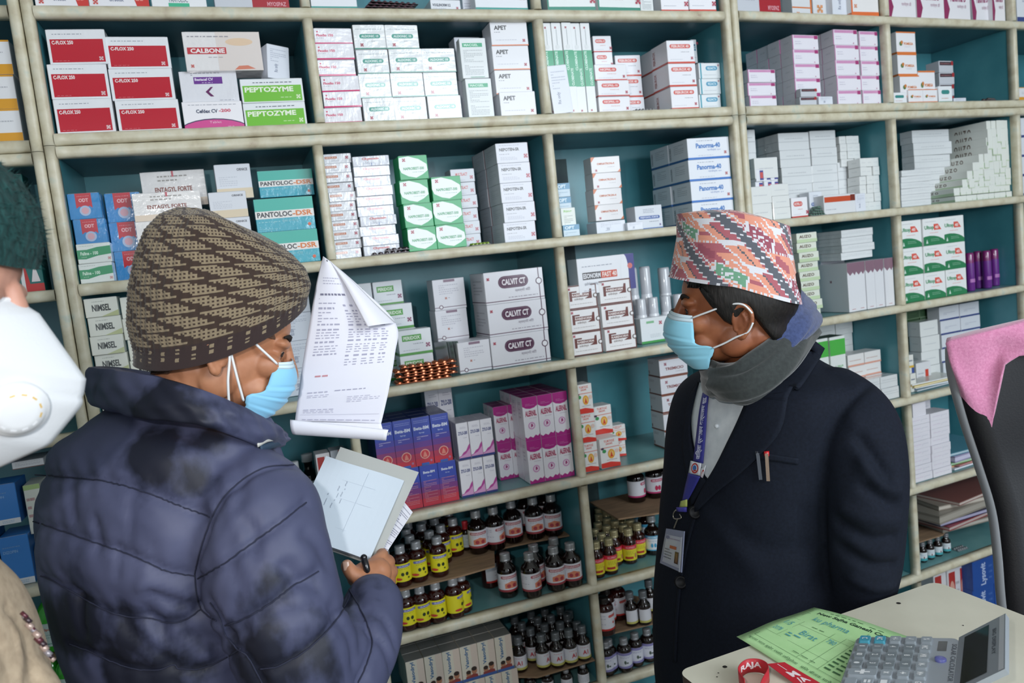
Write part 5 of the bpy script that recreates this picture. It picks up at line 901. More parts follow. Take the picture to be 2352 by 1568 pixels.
# ------------------------------------------------------------------ organic modelling helpers
def unit(v): v = np.asarray(v, float); return v / (np.linalg.norm(v) + 1e-12)
def ball(mb, c, r, m, rot=None, n=14):
    r = np.array([r, r, r] if np.isscalar(r) else r, float); V = []; F = []
    for i in range(n + 1):
        ph = math.pi * i / n
        for j in range(2 * n):
            th = math.pi * j / n; p = np.array([math.sin(ph) * math.cos(th), math.sin(ph) * math.sin(th), math.cos(ph)]) * r
            if rot is not None: p = rot @ p
            V.append(np.asarray(c) + p)
    for i in range(n):
        for j in range(2 * n):
            a, b = i * 2 * n + j, i * 2 * n + (j + 1) % (2 * n); F.append((a, a + 2 * n, b + 2 * n, b))
    mb.add(V, F, m)
def catmull(P, k=6, closed=False):
    P = [np.asarray(p, float) for p in P]; n = len(P); out = []
    for i in range(n if closed else n - 1):
        if closed: a, b, c, d = P[i - 1], P[i], P[(i + 1) % n], P[(i + 2) % n]
        else: a, b, c, d = P[max(i - 1, 0)], P[i], P[i + 1], P[min(i + 2, n - 1)]
        for j in range(k):
            t = j / k; out.append(.5 * ((2 * b) + (c - a) * t + (2 * a - 5 * b + 4 * c - d) * t * t + (3 * b - a - 3 * c + d) * t ** 3))
    if not closed: out.append(P[-1])
    return out
def chain(mb, pts, rad, m, k=5, seg=16):
    Q = catmull([np.append(np.asarray(p, float), r) for p, r in zip(pts, rad)], k)
    mb.tube([q[:3] for q in Q], [float(q[3]) for q in Q], m, seg)
    for p, r in zip((pts[0], pts[-1]), (rad[0], rad[-1])): ball(mb, p, r * .995, m, n=8)
def ringpts(c, ax, ay, a, b, p=2.0, n=48):
    th = np.linspace(0, 2 * math.pi, n + 1)[:-1]; e = 2.0 / p
    x = np.sign(np.cos(th)) * np.abs(np.cos(th)) ** e * a; y = np.sign(np.sin(th)) * np.abs(np.sin(th)) ** e * b
    return np.asarray(c)[None, :] + x[:, None] * np.asarray(ax)[None, :] + y[:, None] * np.asarray(ay)[None, :]
def loft(mb, rings, m, k=5, cap=True):
    R = catmull(rings, k); n = len(R[0]); s = len(mb.v); mb.grid(np.array(R), m, wrap=True)
    if cap:
        i = mb.mi(m); mb.f += [tuple(s + j for j in range(n))[::-1], tuple(s + (len(R) - 1) * n + j for j in range(n))]; mb.m += [i, i]
def fuse(mb, voxel, smooth=4, fac=.5):
    """one continuous surface out of overlapping volumes"""
    me = mb.mesh('fuse'); o = link('fuse', me)
    md = o.modifiers.new('r', 'REMESH'); md.mode = 'VOXEL'; md.voxel_size = voxel; md.use_smooth_shade = True
    if smooth: sm_ = o.modifiers.new('s', 'SMOOTH'); sm_.iterations = smooth; sm_.factor = fac
    dg = bpy.context.evaluated_depsgraph_get(); out = bpy.data.meshes.new_from_object(o.evaluated_get(dg))
    bpy.data.objects.remove(o); bpy.data.meshes.remove(me)
    out.polygons.foreach_set('use_smooth', [True] * len(out.polygons)); return out
def getv(me): a = np.empty(len(me.vertices) * 3); me.vertices.foreach_get('co', a); return a.reshape(-1, 3)
def getn(me): a = np.empty(len(me.vertices) * 3); me.vertex_normals.foreach_get('vector', a); return a.reshape(-1, 3)
def setv(me, v): me.vertices.foreach_set('co', np.ascontiguousarray(v, dtype=np.float32).ravel()); me.update()
def bvh_of(me, mw=None):
    v = getv(me); return BVHTree.FromPolygons([tuple(p) for p in v], [tuple(p.vertices) for p in me.polygons])
def hit(bvh, px, py):
    d = ray(px, py); d = d / np.linalg.norm(d); h = bvh.ray_cast(Vector(CPOS), Vector(d))
    if h[0] is None:
        h2 = None
        return None, None
    return np.array(h[0]), np.array(h[1])
def on(bvh, px, py, off=0.0, Zf=1.2):
    p, n = hit(bvh, px, py)
    if p is None: return W(px, py, Zf)
    d = unit(p - CPOS)
    if n @ d > 0: n = -n
    return p + n * off
def seam_dist(V, lines):
    """distance of every vertex to the nearest of several 3-D polylines"""
    D = np.full(len(V), 9.0)
    for L in lines:
        for a, b in zip(L[:-1], L[1:]):
            ab = b - a; t = np.clip(((V - a) @ ab) / (ab @ ab + 1e-12), 0, 1); d = np.linalg.norm(V - (a + t[:, None] * ab), axis=1); D = np.minimum(D, d)
    return D
def vnoise(V, s, seed=0):
    """cheap smooth noise from summed sines"""
    R = np.random.RandomState(seed); out = np.zeros(len(V))
    for i in range(7):
        k = R.normal(size=3) * s * (1 + .35 * i); out += np.sin(V @ k + R.uniform(0, 6.28)) / (1 + .3 * i)
    return out / 3
def drape(bvh, left, right, nu, nv, off, Zf=1.4, thick=.0015):
    """a strip of cloth between two pixel outlines laid on a surface"""
    L = catmull([np.array(p, float) for p in left], 12); R = catmull([np.array(p, float) for p in right], 12)
    def rs(P, n):
        P = np.array(P); d = np.r_[0, np.cumsum(np.linalg.norm(np.diff(P, axis=0), axis=1))]; t = np.linspace(0, d[-1], n)
        return np.c_[np.interp(t, d, P[:, 0]), np.interp(t, d, P[:, 1])]
    L, R = rs(L, nv), rs(R, nv); G = np.zeros((nv, nu, 3))
    for j in range(nv):
        for i in range(nu):
            q = L[j] * (1 - i / (nu - 1)) + R[j] * (i / (nu - 1)); G[j, i] = on(bvh, q[0], q[1], off, Zf)
    return G
def thick_grid(mb, G, t, m, toward=None):
    """closed slab from a grid of points, extruded by t away from the viewer"""
    G = np.asarray(G); a, b = G.shape[:2]; d = np.zeros_like(G)
    gu = np.gradient(G, axis=0); gv = np.gradient(G, axis=1); n = np.cross(gu, gv); n /= np.linalg.norm(n, axis=2, keepdims=True) + 1e-12
    to = (CPOS if toward is None else toward) - G; s = np.sign((n * to).sum(2, keepdims=True)); s = np.where(np.median(s) >= 0, 1.0, -1.0); B = G - n * s * t
    k = len(mb.v); idx = mb.mi(m); mb.v += [tuple(p) for p in G.reshape(-1, 3)] + [tuple(p) for p in B.reshape(-1, 3)]; N = a * b; F = []
    for i in range(a - 1):
        for j in range(b - 1):
            q = (i * b + j, i * b + j + 1, (i + 1) * b + j + 1, (i + 1) * b + j); F.append(tuple(k + x for x in q)); F.append(tuple(k + N + x for x in q[::-1]))
    edge = [(0, j) for j in range(b)] + [(i, b - 1) for i in range(1, a)] + [(a - 1, j) for j in range(b - 2, -1, -1)] + [(i, 0) for i in range(a - 2, 0, -1)]
    e = [i * b + j for i, j in edge]
    for x, y in zip(e, e[1:] + e[:1]): F.append((k + x, k + x + N, k + y + N, k + y))
    mb.f += F; mb.m += [idx] * len(F)
def grid_map(G, w=1.0, h=1.0):
    """maps flat print coordinates onto a point grid (row 0 = top, column 0 = left)"""
    G = np.asarray(G); a, b = G.shape[:2]
    def mp(x, y, e):
        u = min(max(x / w, 0), 1) * (b - 1); v = (1 - min(max(y / h, 0), 1)) * (a - 1); i, j = min(int(v), a - 2), min(int(u), b - 2); fu, fv = u - j, v - i
        p = G[i, j] * (1 - fu) * (1 - fv) + G[i, j + 1] * fu * (1 - fv) + G[i + 1, j] * (1 - fu) * fv + G[i + 1, j + 1] * fu * fv
        n = unit(np.cross(G[i + 1, j] - G[i, j], G[i, j + 1] - G[i, j])); n = n if n @ (CPOS - p) > 0 else -n
        return tuple(p + n * e)
    return mp
class Frame:
    def __init__(s, o, fwd, up=(0, 0, 1), sc=1.0, roll=0.0):
        s.o = np.asarray(o, float); s.F = unit(fwd); L = unit(np.cross(up, s.F)); s.U = np.cross(s.F, L); s.L = L; s.sc = sc
        if roll: c, q = math.cos(roll), math.sin(roll); s.L, s.U = s.L * c + s.U * q, -s.L * q + s.U * c
        s.M = np.stack([s.F, s.L, s.U], 1)
    def __call__(s, f, l, u): return s.o + s.sc * (s.F * f + s.L * l + s.U * u)
def build_head(fr, skin, neck_to=None, neck_r=.055, voxel=.0026):
    mb = MB(); M = fr.M; S = fr.sc
    def B(f, l, u, r, n=16): ball(mb, fr(f, l, u), np.array(r) * S if not np.isscalar(r) else r * S, skin, M, n)
    B(-.005, 0, .045, (.095, .076, .087), 22); B(.034, 0, .0, (.060, .060, .078), 20); B(.034, 0, -.044, (.052, .052, .034)); B(.070, 0, -.068, (.019, .022, .015))
    B(.05, 0, .055, (.045, .058, .045))
    for s in (-1, 1):
        B(.006, s * .050, -.034, (.030, .014, .032)); B(.078, s * .028, .037, (.018, .027, .010)); B(.066, s * .045, .000, (.024, .019, .020)); B(.074, s * .031, .030, (.014, .016, .012)); B(.075, s * .030, .018, (.013, .018, .010))
        B(.106, s * .012, -.014, (.011, .009, .009)); B(.060, s * .034, -.038, (.03, .022, .026))
        # ear: rim, inner shell, lobe
        P = [fr(.004 + .0, s * .074, -.014), fr(.006, s * .077, .006), fr(.003, s * .081, .022), fr(-.010, s * .085, .029), fr(-.022, s * .087, .020), fr(-.025, s * .087, .004), fr(-.018, s * .084, -.014), fr(-.008, s * .080, -.026)]
        chain(mb, P, [.004 * S, .004 * S, .0045 * S, .0048 * S, .0048 * S, .0045 * S, .0045 * S, .006 * S], skin, 4, 8)
        ball(mb, fr(-.012, s * .077, .002), np.array((.014, .005, .022)) * S, skin, M, 10); chain(mb, [fr(-.008, s * .079, -.014), fr(-.015, s * .083, .002), fr(-.010, s * .083, .014)], [.003 * S] * 3, skin, 4, 8)
        ball(mb, fr(-.004, s * .078, -.024), np.array((.007, .005, .009)) * S, skin, M, 10)
    chain(mb, [fr(.092, 0, .040), fr(.104, 0, .018), fr(.116, 0, -.008), fr(.108, 0, -.018)], [.010 * S, .010 * S, .0125 * S, .010 * S], skin, 5, 12)
    B(.092, 0, -.036, (.013, .024, .007)); B(.090, 0, -.046, (.012, .020, .007))
    if neck_to is not None:
        c0 = fr(-.018, 0, -.03); chain(mb, [c0, (c0 + neck_to) / 2, neck_to], [neck_r * S * .93, neck_r * S, neck_r * 1.08 * S], skin, 5, 24)
    return fuse(mb, voxel * S, 3)
def add_eyes(fr, root, lash='#1a1210', brow=True):
    S = fr.sc
    for s in (-1, 1):
        b = MB(); ball(b, fr(.0765, s * .0315, .0215), .0118 * S, mat('#cfc6bd', .2, .4), None, 12); e = b.build('eye', root, True)
        b = MB(); d = unit(fr.F + fr.L * s * .12 - fr.U * .45); c = fr(.0765, s * .0315, .0215); ball(b, c + d * .0075 * S, .0052 * S, mat('#1a0f0a', .15, .6), None, 10); b.build('iris', e, True)
        b = MB(); n = 9; V = []
        for i in range(n):
            a = math.pi * i / (n - 1); V.append(fr(.0885 - .004 * abs(math.cos(a)), s * .0315 + .0145 * math.cos(a), .0185 + .006 * math.sin(a)))
        b.tube(V, .0016 * S, mat(lash, .7), 6); b.build('eyelashes', root, True)
        if brow:
            b = MB(); V = [fr(.094 - .0035 * t * t * 4, s * (.014 + .036 * t), .044 + .006 * math.sin(t * 2.6)) for t in np.linspace(0, 1, 9)]
            b.tube(V, [.0022 * S * (1 + 1.0 * math.sin(math.pi * min(1, t + .15))) for t in np.linspace(0, 1, 9)], mat(lash, .9), 6); b.build('eyebrow', root, True)
def surgical_mask(fr, root, sidecurve, centre, blue='#8fd0e6'):
    """pleated mask shell: sidecurve and centre are (f, l, u) polylines from top to bottom"""
    n, m = 56, 45
    sc_ = np.array(catmull([np.array(p) for p in sidecurve], 20)); cc = np.array(catmull([np.array(p) for p in centre], 20))
    sc_ = sc_[np.linspace(0, len(sc_) - 1, n).astype(int)]; cc = cc[np.linspace(0, len(cc) - 1, n).astype(int)]; G = np.zeros((n, m, 3))
    for j in range(n):
        v = j / (n - 1); pl = 0
        for q in (.34, .54, .74): pl += -.0022 * math.exp(-((v - q) / .018) ** 2) + .0016 * math.exp(-((v - q - .035) / .03) ** 2)
        for i in range(m):
            t = (i / (m - 1)) * 2 - 1; a = abs(t); k = 1 - a ** 2.3
            f = sc_[j][0] + (cc[j][0] - sc_[j][0]) * k; l = math.copysign(sc_[j][1] * math.sin(math.pi / 2 * a) ** .92, t); u = sc_[j][2] + (cc[j][2] - sc_[j][2]) * (1 - a ** 1.6)
            w = pl * (1 - .55 * a ** 4) + .0006 * math.sin(9 * t + 14 * v)
            G[j, i] = fr(f + w, l * (1 + w * 5), u)
    b = MB(); pale = mat('#cfe2ea', .75); bl = mat(blue, .72, sheen=.2); V0 = int(n * .12); c0 = fr(.05, 0, -.03)
    for (a0, a1, mm) in ((0, V0 + 1, pale), (V0, n, bl)):
        thick_grid(b, G[a0:a1], .0008, mm, toward=c0 + 3 * (fr(.12, 0, -.04) - c0))
    o = b.build('face_mask', root, True)
    b = MB()
    for j in (3, 5): b.tube([G[j, i] + .0006 * unit(G[j, i] - c0) for i in range(0, m, 2)], .0005, mat('#b4cbd6', .8), 5)
    b.build('stitch_line', o)
    return o, G
def ear_loop(fr, mask, pts, s, r=.0014):
    b = MB(); b.tube(catmull([fr(p[0], s * p[1], p[2]) for p in pts], 6), r * fr.sc, mat('#e9ecee', .6), 8); b.build('ear_loop', mask, True)
def person_root(label, loc): return tag(empty('person', tuple(loc)), label, 'person')
def adopt(root, *objs):
    for o in objs: o.parent = root; o.matrix_parent_inverse = Matrix.Translation(-Vector(root.location))
def mesh_obj(name, me, m, root=None):
    me.materials.clear(); me.materials.append(m); me.name = name; o = link(name, me, root); return o
CUR = []
# =================================================================== MAN WITH THE PATTERNED CAP
skin2 = noise_mat('skin_brown', [(.3, '#8a4f33'), (.55, '#9d5f3e'), (.75, '#ab6d48')], 30, .48, .12, detail=5, dist=.0006)
navy = noise_mat('navy_suiting', [(.3, '#121722'), (.7, '#171d2a')], 220, .85, .12, detail=3, dist=.0004, spec=.2)
ZH2 = 1.37
hc = W(1694, 729, ZH2); hf2 = Frame(hc, (-.80, .60, .0), sc=.98)
P2 = person_root('man in navy blazer, patterned pink cap and blue mask, looking left', (hc[0] + .02, hc[1], 0.0))
neck2 = W(1765, 880, 1.44)
head2 = build_head(hf2, skin2, neck2, .062)
# body
X_, Y_ = np.array([1.0, 0, 0]), np.array([0, 1.0, 0]); Zv = np.array([0, 0, 1.0])
def ring2(pc, Z, hx, hy, p=2.4): return ringpts(W(pc[0], pc[1], Z), X_, Y_, hx, hy, p)
tor = [ring2((1766, 812), 1.45, .062, .080, 2), ring2((1768, 838), 1.45, .085, .120, 2), ring2((1764, 866), 1.45, .112, .182, 2.3), ring2((1752, 905), 1.46, .128, .205, 2.5), ring2((1742, 980), 1.47, .140, .205, 2.5), ring2((1734, 1100), 1.48, .150, .195, 2.5),
       ring2((1722, 1250), 1.50, .158, .195, 2.4), ring2((1716, 1400), 1.52, .165, .205, 2.3), ring2((1722, 1560), 1.55, .170, .215, 2.3), ring2((1735, 1720), 1.58, .165, .220, 2.3)]
b = MB(); loft(b, tor, navy, 6)
def arm2(pts, rad): chain(b, [W(*p) for p in pts], rad, navy, 6, 26)
arm2([(1915, 925, 1.36), (1965, 985, 1.31), (1985, 1080, 1.29), (1985, 1180, 1.29), (1978, 1290, 1.31), (1960, 1400, 1.36), (1930, 1500, 1.42)], [.066, .072, .069, .066, .064, .060, .055])
arm2([(1640, 915, 1.60), (1612, 1000, 1.63), (1606, 1120, 1.63), (1600, 1260, 1.62), (1590, 1400, 1.58)], [.058, .062, .060, .056, .052])
coat_me = fuse(b, .0062, 7)
V = getv(coat_me); N = getn(coat_me); bv0 = bvh_of(coat_me)
def line3(bv, pts, Zf=1.4): return [on(bv, *p, 0, Zf) for p in catmull([np.array(q, float) for q in pts], 5)]
seams = [line3(bv0, [(1995, 884), (1950, 925), (1912, 985), (1893, 1060), (1888, 1150), (1893, 1260), (1900, 1360)])]
D = seam_dist(V, seams); disp = -.006 * np.exp(-(D / .007) ** 2)
def fold(bv, pts, w, a): 
    global disp
    disp = disp + a * np.exp(-(seam_dist(V, [line3(bv, pts)]) / w) ** 2)
for pts, w, a in [([(1975, 1010), (2010, 1060), (2040, 1100)], .012, -.011), ([(1990, 1120), (2030, 1150), (2060, 1165)], .010, -.010), ([(1985, 1060), (2020, 1105), (2062, 1128)], .010, .009), ([(1930, 1200), (2000, 1240), (2055, 1235)], .011, -.010), ([(1935, 1260), (2000, 1300), (2050, 1300)], .011, -.010),
                  ([(1960, 1330), (2010, 1350), (2050, 1345)], .010, .005), ([(1940, 1170), (1990, 1190), (2050, 1195)], .012, .005), ([(1700, 1230), (1760, 1260), (1850, 1260)], .02, -.004), ([(1620, 1180), (1680, 1250), (1740, 1320)], .02, .003), ([(1880, 1330), (1860, 1260), (1850, 1180)], .018, -.005), ([(1960, 960), (1975, 1030), (1985, 1090)], .014, .004)]: fold(bv0, pts, w, a)
disp += .0016 * vnoise(V, 16, 3)
setv(coat_me, V + N * disp[:, None])
coat2 = mesh_obj('blazer', coat_me, navy); bv2 = bvh_of(coat_me)
head2o = mesh_obj('body', head2, skin2)
adopt(P2, coat2, head2o)
i2 = set(o.name for o in COL.objects)
add_eyes(hf2, None)
def strip_obj(name, left, right, nu, nv, off, m, thick, bv=None, ops=None, gloss=(.8, 0)):
    G = drape(bv or bv2, left, right, nu, nv, off); b = MB(); thick_grid(b, G, thick, m)
    if ops:
        w = np.linalg.norm(G[0, -1] - G[0, 0]); h = sum(np.linalg.norm(G[i + 1, 0] - G[i, 0]) for i in range(nv - 1)); decals(b, ops, w, h, grid_map(G, w, h), gloss, .00015, .0004)
    return b.build(name, None, True), G
shirtm = noise_mat('white_shirt', [(.3, '#c9d0d6'), (.7, '#dfe4e8')], 40, .8, .1)
sh, _ = strip_obj('shirt', [(1608, 880), (1594, 930), (1590, 975), (1598, 1030), (1618, 1085), (1629, 1100)], [(1745, 880), (1722, 918), (1700, 960), (1675, 1010), (1648, 1065), (1631, 1100)], 14, 22, .002, shirtm, .004)
b = MB(); c = on(bv2, 1651, 979, .005); ball(b, c, .0045, mat('#c9ced2', .3, .4), None, 8); b.build('shirt_button', sh, True)
lap_m = noise_mat('navy_lapel', [(.3, '#131823'), (.7, '#181e2b')], 220, .85, .1, detail=3, dist=.0004, spec=.2)
strip_obj('lapel', [(1722, 915), (1700, 965), (1676, 1015), (1650, 1068), (1620, 1120), (1596, 1172)], [(1812, 905), (1795, 985), (1752, 1040), (1705, 1085), (1650, 1130), (1602, 1176)], 10, 22, .007, lap_m, .006)
strip_obj('lapel', [(1850, 765), (1815, 805), (1775, 855), (1735, 900), (1722, 915)], [(1895, 800), (1868, 850), (1836, 896), (1822, 894), (1806, 925)], 10, 18, .007, lap_m, .006)
strip_obj('lapel', [(1592, 900), (1578, 960), (1572, 1030), (1582, 1100), (1590, 1165)], [(1607, 880), (1591, 950), (1589, 1005), (1604, 1070), (1625, 1105)], 6, 18, .005, lap_m, .005)
# front edge of the coat and buttons
strip_obj('front_edge', [(1598, 1172), (1578, 1240), (1562, 1320), (1552, 1420), (1548, 1520)], [(1604, 1176), (1585, 1243), (1569, 1323), (1559, 1422), (1555, 1520)], 3, 20, .003, lap_m, .003)
for (px, py) in ((1601, 1176), (1568, 1336)):
    c = on(bv2, px, py, .004); n = unit(CPOS - c); b = MB(); u = unit(np.cross(n, Zv)); w = np.cross(n, u)
    prof = [(.0001, .0035), (.007, .0035), (.0085, .0048), (.0115, .0045), (.0125, .002), (.0125, -.003)]
    G = [[c + n * z + (u * math.cos(a) + w * math.sin(a)) * r for a in np.linspace(0, 2 * math.pi, 25)[:-1]] for r, z in prof]; b.grid(G, mat('#08090d', .5, .0, spec=.2), wrap=True); b.build('coat_button', None, True)
# pocket welt, two pen clips
strip_obj('pocket', [(1728, 1036), (1726, 1050)], [(1835, 1052), (1833, 1066)], 14, 4, .003, lap_m, .003)
for (p0, p1, colr, cl) in (((1744, 1040), (1749, 1100), '#5a5d64', None), ((1763, 1040), (1766, 1103), '#b49a86', '#c01c24')):
    a, c = on(bv2, *p0, .006), on(bv2, *p1, .005); b = MB(); u = unit(np.cross(c - a, CPOS - a)); n = unit(CPOS - a)
    for (q0, q1, hw, th) in ((a, c, .0028, .0022),):
        v = [q0 - u * hw, q0 + u * hw, q1 + u * hw, q1 - u * hw]; b.add(v + [p + n * th for p in v], [(0, 1, 2, 3), (7, 6, 5, 4), (0, 4, 5, 1), (1, 5, 6, 2), (2, 6, 7, 3), (3, 7, 4, 0)], mat(colr, .25, .4, metal=.8))
    pen = b.build('pen', None); tag(pen, ('black pen clipped in the navy blazer pocket, left of the red-capped one' if not cl else 'pen with red cap and silver clip in the navy blazer pocket'), 'pen')
    b = MB(); ax = unit(a - c); b.tube([a - n * .003 - ax * .004, a - n * .003 + ax * .004], .0045, mat(cl or '#2c2f38', .3, .4), 12); b.build('pen_cap', pen, True)
# lanyard, tag, id card
lan = mat('#33348c', .6, .1)
dev = [('v', 'जिल्ला प्रशासन कार्यालय सुरू', .16, .04, .84, .94, '#d7d9ee')]
o, G = strip_obj('lanyard', [(1620, 905), (1612, 950), (1606, 1000), (1599, 1058)], [(1634, 905), (1630, 950), (1627, 1000), (1621, 1064)], 4, 24, .007, lan, .0012, ops=dev, gloss=(.6, 0))
lanyard = tag(o, 'blue lanyard with white lettering hanging at the white shirt front', 'lanyard')
def sub(o, par): o.parent = par; return o
o, G = strip_obj('emblem_patch', [(1595, 1058), (1590, 1086)], [(1619, 1064), (1616, 1092)], 6, 6, .0085, mat('#dfe2ea', .5), .001, ops=[('c', .5, .5, .42, '#b4302c'), ('c', .5, .5, .3, '#dfe2ea'), ('c', .48, .52, .22, '#3a6fb4'), ('p', [(.3, .2), (.7, .3), (.6, .42)], '#b4302c')]); sub(o, lanyard)
o, G = strip_obj('emblem_patch', [(1618, 1076), (1616, 1092)], [(1630, 1068), (1622, 1097)], 5, 5, .0087, mat('#dfe2ea', .5), .001, ops=[('e', .7, .3, .3, .4, '#b4302c'), ('e', .75, .25, .2, .3, '#dfe2ea')]); sub(o, lanyard)
o, G = strip_obj('lower_strap', [(1590, 1086), (1583, 1115), (1576, 1150)], [(1617, 1094), (1604, 1120), (1589, 1148)], 5, 12, .009, lan, .0014); sub(o, lanyard)
o, G = strip_obj('strap_tip', [(1575, 1150), (1572, 1164)], [(1589, 1146), (1589, 1163)], 4, 4, .011, mat('#b9c46a', .5), .0014); sub(o, lanyard)
o, G = strip_obj('plastic_clasp', [(1566, 1164), (1566, 1174)], [(1588, 1164), (1588, 1175)], 4, 3, .012, mat('#4d4bb0', .4), .003); sub(o, lanyard)
steel = mat('#b9b3a4', .22, metal=.9)
hk = [(1568, 1170), (1562, 1178), (1562, 1188), (1570, 1191), (1580, 1188), (1576, 1180)]
b = MB(); b.tube(catmull([on(bv2, *p, .014) for p in hk], 4), .0012, steel, 8); b.tube(catmull([on(bv2, *p, .014) for p in [(1572, 1190), (1568, 1200), (1563, 1212)]], 4), .0014, steel, 8); sub(b.build('metal_hook', None, True), lanyard)
idm = mat('#8f95ae', .25, .6)
c0 = [on(bv2, px, py, .012) for px, py in ((1543, 1213), (1584, 1219), (1577, 1313), (1529, 1292))]
def quadgrid(c, n, m): return np.array([[(c[0] * (1 - i / (m - 1)) + c[1] * (i / (m - 1))) * (1 - j / (n - 1)) + (c[3] * (1 - i / (m - 1)) + c[2] * (i / (m - 1))) * (j / (n - 1)) for i in range(m)] for j in range(n)])
G = quadgrid([np.asarray(c0[0]), np.asarray(c0[1]), np.asarray(c0[2]), np.asarray(c0[3])], 5, 5); b = MB(); thick_grid(b, G, .002, idm)
w, h = .036, .066
decals(b, [('r', .1, .08, .9, .84, '#b9bed0'), ('d', .3, .72, .84, .8, '#9a8fa4', 1), ('r', .36, .5, .7, .58, '#b04a48'), ('d', .14, .2, .5, .5, '#5a5d70', 4), ('r', .66, .16, .84, .46, '#4a3034'), ('r', .72, .2, .8, .42, '#7a5248'), ('c', .2, .78, .05, '#7a7fa0'), ('r', .93, .0, .97, .86, '#dfe4f2')], w, h, grid_map(G, w, h), (.2, .5), .0002, .0004)
idc = b.build('id_card', None); tag(idc, 'plastic sleeved identity card hanging from the blue lanyard', 'id card')
# scarf: a soft roll around the neck, low at the front and high behind
def roll(name, path, ru, rv, m, wr=.003, seed=1, kseg=8):
    P = catmull([np.append(np.asarray(p, float), [a, c_]) for p, a, c_ in zip(path, ru, rv)], kseg, closed=True); n = len(P); cen = np.mean([p[:3] for p in P], 0); rows = []
    for i in range(n):
        T = unit(P[(i + 1) % n][:3] - P[i - 1][:3]); out = P[i][:3] - cen; out = unit(out - T * (out @ T)); up = np.cross(T, out); up = up if up[2] > 0 else -up; row = []
        for a in np.linspace(0, 2 * math.pi, 37)[:-1]:
            w_ = 1 + .12 * math.sin(3 * a + i * .13 + seed) + .10 * math.sin(6 * a - i * .17 + seed) + .05 * math.sin(11 * a + i * .21)
            row.append(P[i][:3] + out * math.cos(a) * P[i][3] * w_ + up * math.sin(a) * P[i][4] * w_)
        rows.append(row)
    rows.append(rows[0]); b = MB(); b.grid(np.array(rows), m, wrap=True); return b.build(name, None, True)
scarf_m = noise_mat('charcoal_fleece', [(.3, '#272c2c'), (.7, '#343a39')], 160, .95, .35, sheen=.4, dist=.001)
fleece_b = noise_mat('blue_fleece', [(.3, '#2f3c63'), (.7, '#43527f')], 160, .95, .35, sheen=.4, dist=.001)
sp = [W(1655, 880, 1.345), W(1718, 876, 1.30), W(1788, 828, 1.31), W(1838, 765, 1.37), W(1850, 740, 1.47), W(1790, 790, 1.53), W(1700, 840, 1.52), W(1640, 862, 1.44)]
roll('scarf', sp, [.022, .020, .020, .016, .016, .018, .020, .022], [.034, .037, .032, .028, .030, .030, .034, .034], scarf_m, seed=1)
sp = [W(1700, 850, 1.36), W(1745, 822, 1.335), W(1798, 770, 1.33), W(1835, 722, 1.37), W(1848, 702, 1.46), W(1800, 745, 1.50), W(1720, 800, 1.49), W(1680, 840, 1.43)]
roll('scarf_lining', sp, [.014, .014, .015, .017, .016, .015, .014, .014], [.016, .020, .030, .034, .034, .026, .020, .016], fleece_b, seed=2)
# hair: a cap of short dark hair around the back and sides
hair_m = noise_mat('black_hair', [(.35, '#0d0b0a'), (.7, '#1f1a17')], 300, .55, .6, stretch=(1, 1, .12), detail=4, dist=.0015)
def hair_shell(fr, name, low, m, off=.006, top=.13):
    """short hair: shell over the skull between a lower hairline u = low(angle) and the crown"""
    G = []; A = np.linspace(-math.pi, math.pi, 73)
    for k in range(14):
        row = []
        for a in A:
            u0 = low(abs(a)); u = u0 + (top - u0) * (k / 13) ** 1.2; q = max(0, 1 - ((u - .045) / .088) ** 2); r = math.sqrt(q)
            jaw = 1.0 if u > .0 else 1 - .12 * min(1, -u / .06)
            wob = off * min(1, k / 1.2 + .25) * (1 + .12 * math.sin(23 * a + k)) 
            row.append(fr(-.005 + math.cos(a) * (.0952 * max(r, .80 if u < .045 else r) + wob) * jaw, math.sin(a) * (.0765 * max(r, .84 if u < .045 else r) + wob) * jaw, u))
        G.append(row)
    b = MB(); thick_grid(b, np.array(G), .006, m, toward=fr(0, 0, 3)); return b.build(name, None, True)
def low2(a):       # a = 0 at the face, pi at the nape
    a = math.degrees(a)
    return np.interp(a, [0, 50, 62, 78, 84, 98, 112, 135, 180], [.072, .068, .042, -.002, .004, .034, .0, -.036, -.046])
hair_shell(hf2, 'hair', low2, hair_m, .005, .070)
# mask
mk2, Gm = surgical_mask(hf2, None, [(.075, .062, .0155), (.075, .064, -.012), (.071, .064, -.035), (.044, .064, -.044), (.050, .057, -.066), (.056, .048, -.084)], [(.116, 0, .026), (.132, 0, .0), (.133, 0, -.02), (.125, 0, -.044), (.107, 0, -.066), (.088, 0, -.084)])
for s in (-1, 1):
    ear_loop(hf2, mk2, [(.075, .064, .012), (.05, .073, .020), (.012, .083, .031), (-.012, .090, .030), (-.026, .090, .014)], s, .0017)
    ear_loop(hf2, mk2, [(.044, .066, -.044), (.024, .073, -.036), (.004, .080, -.026), (-.016, .086, -.018), (-.026, .090, -.002)], s, .0017)
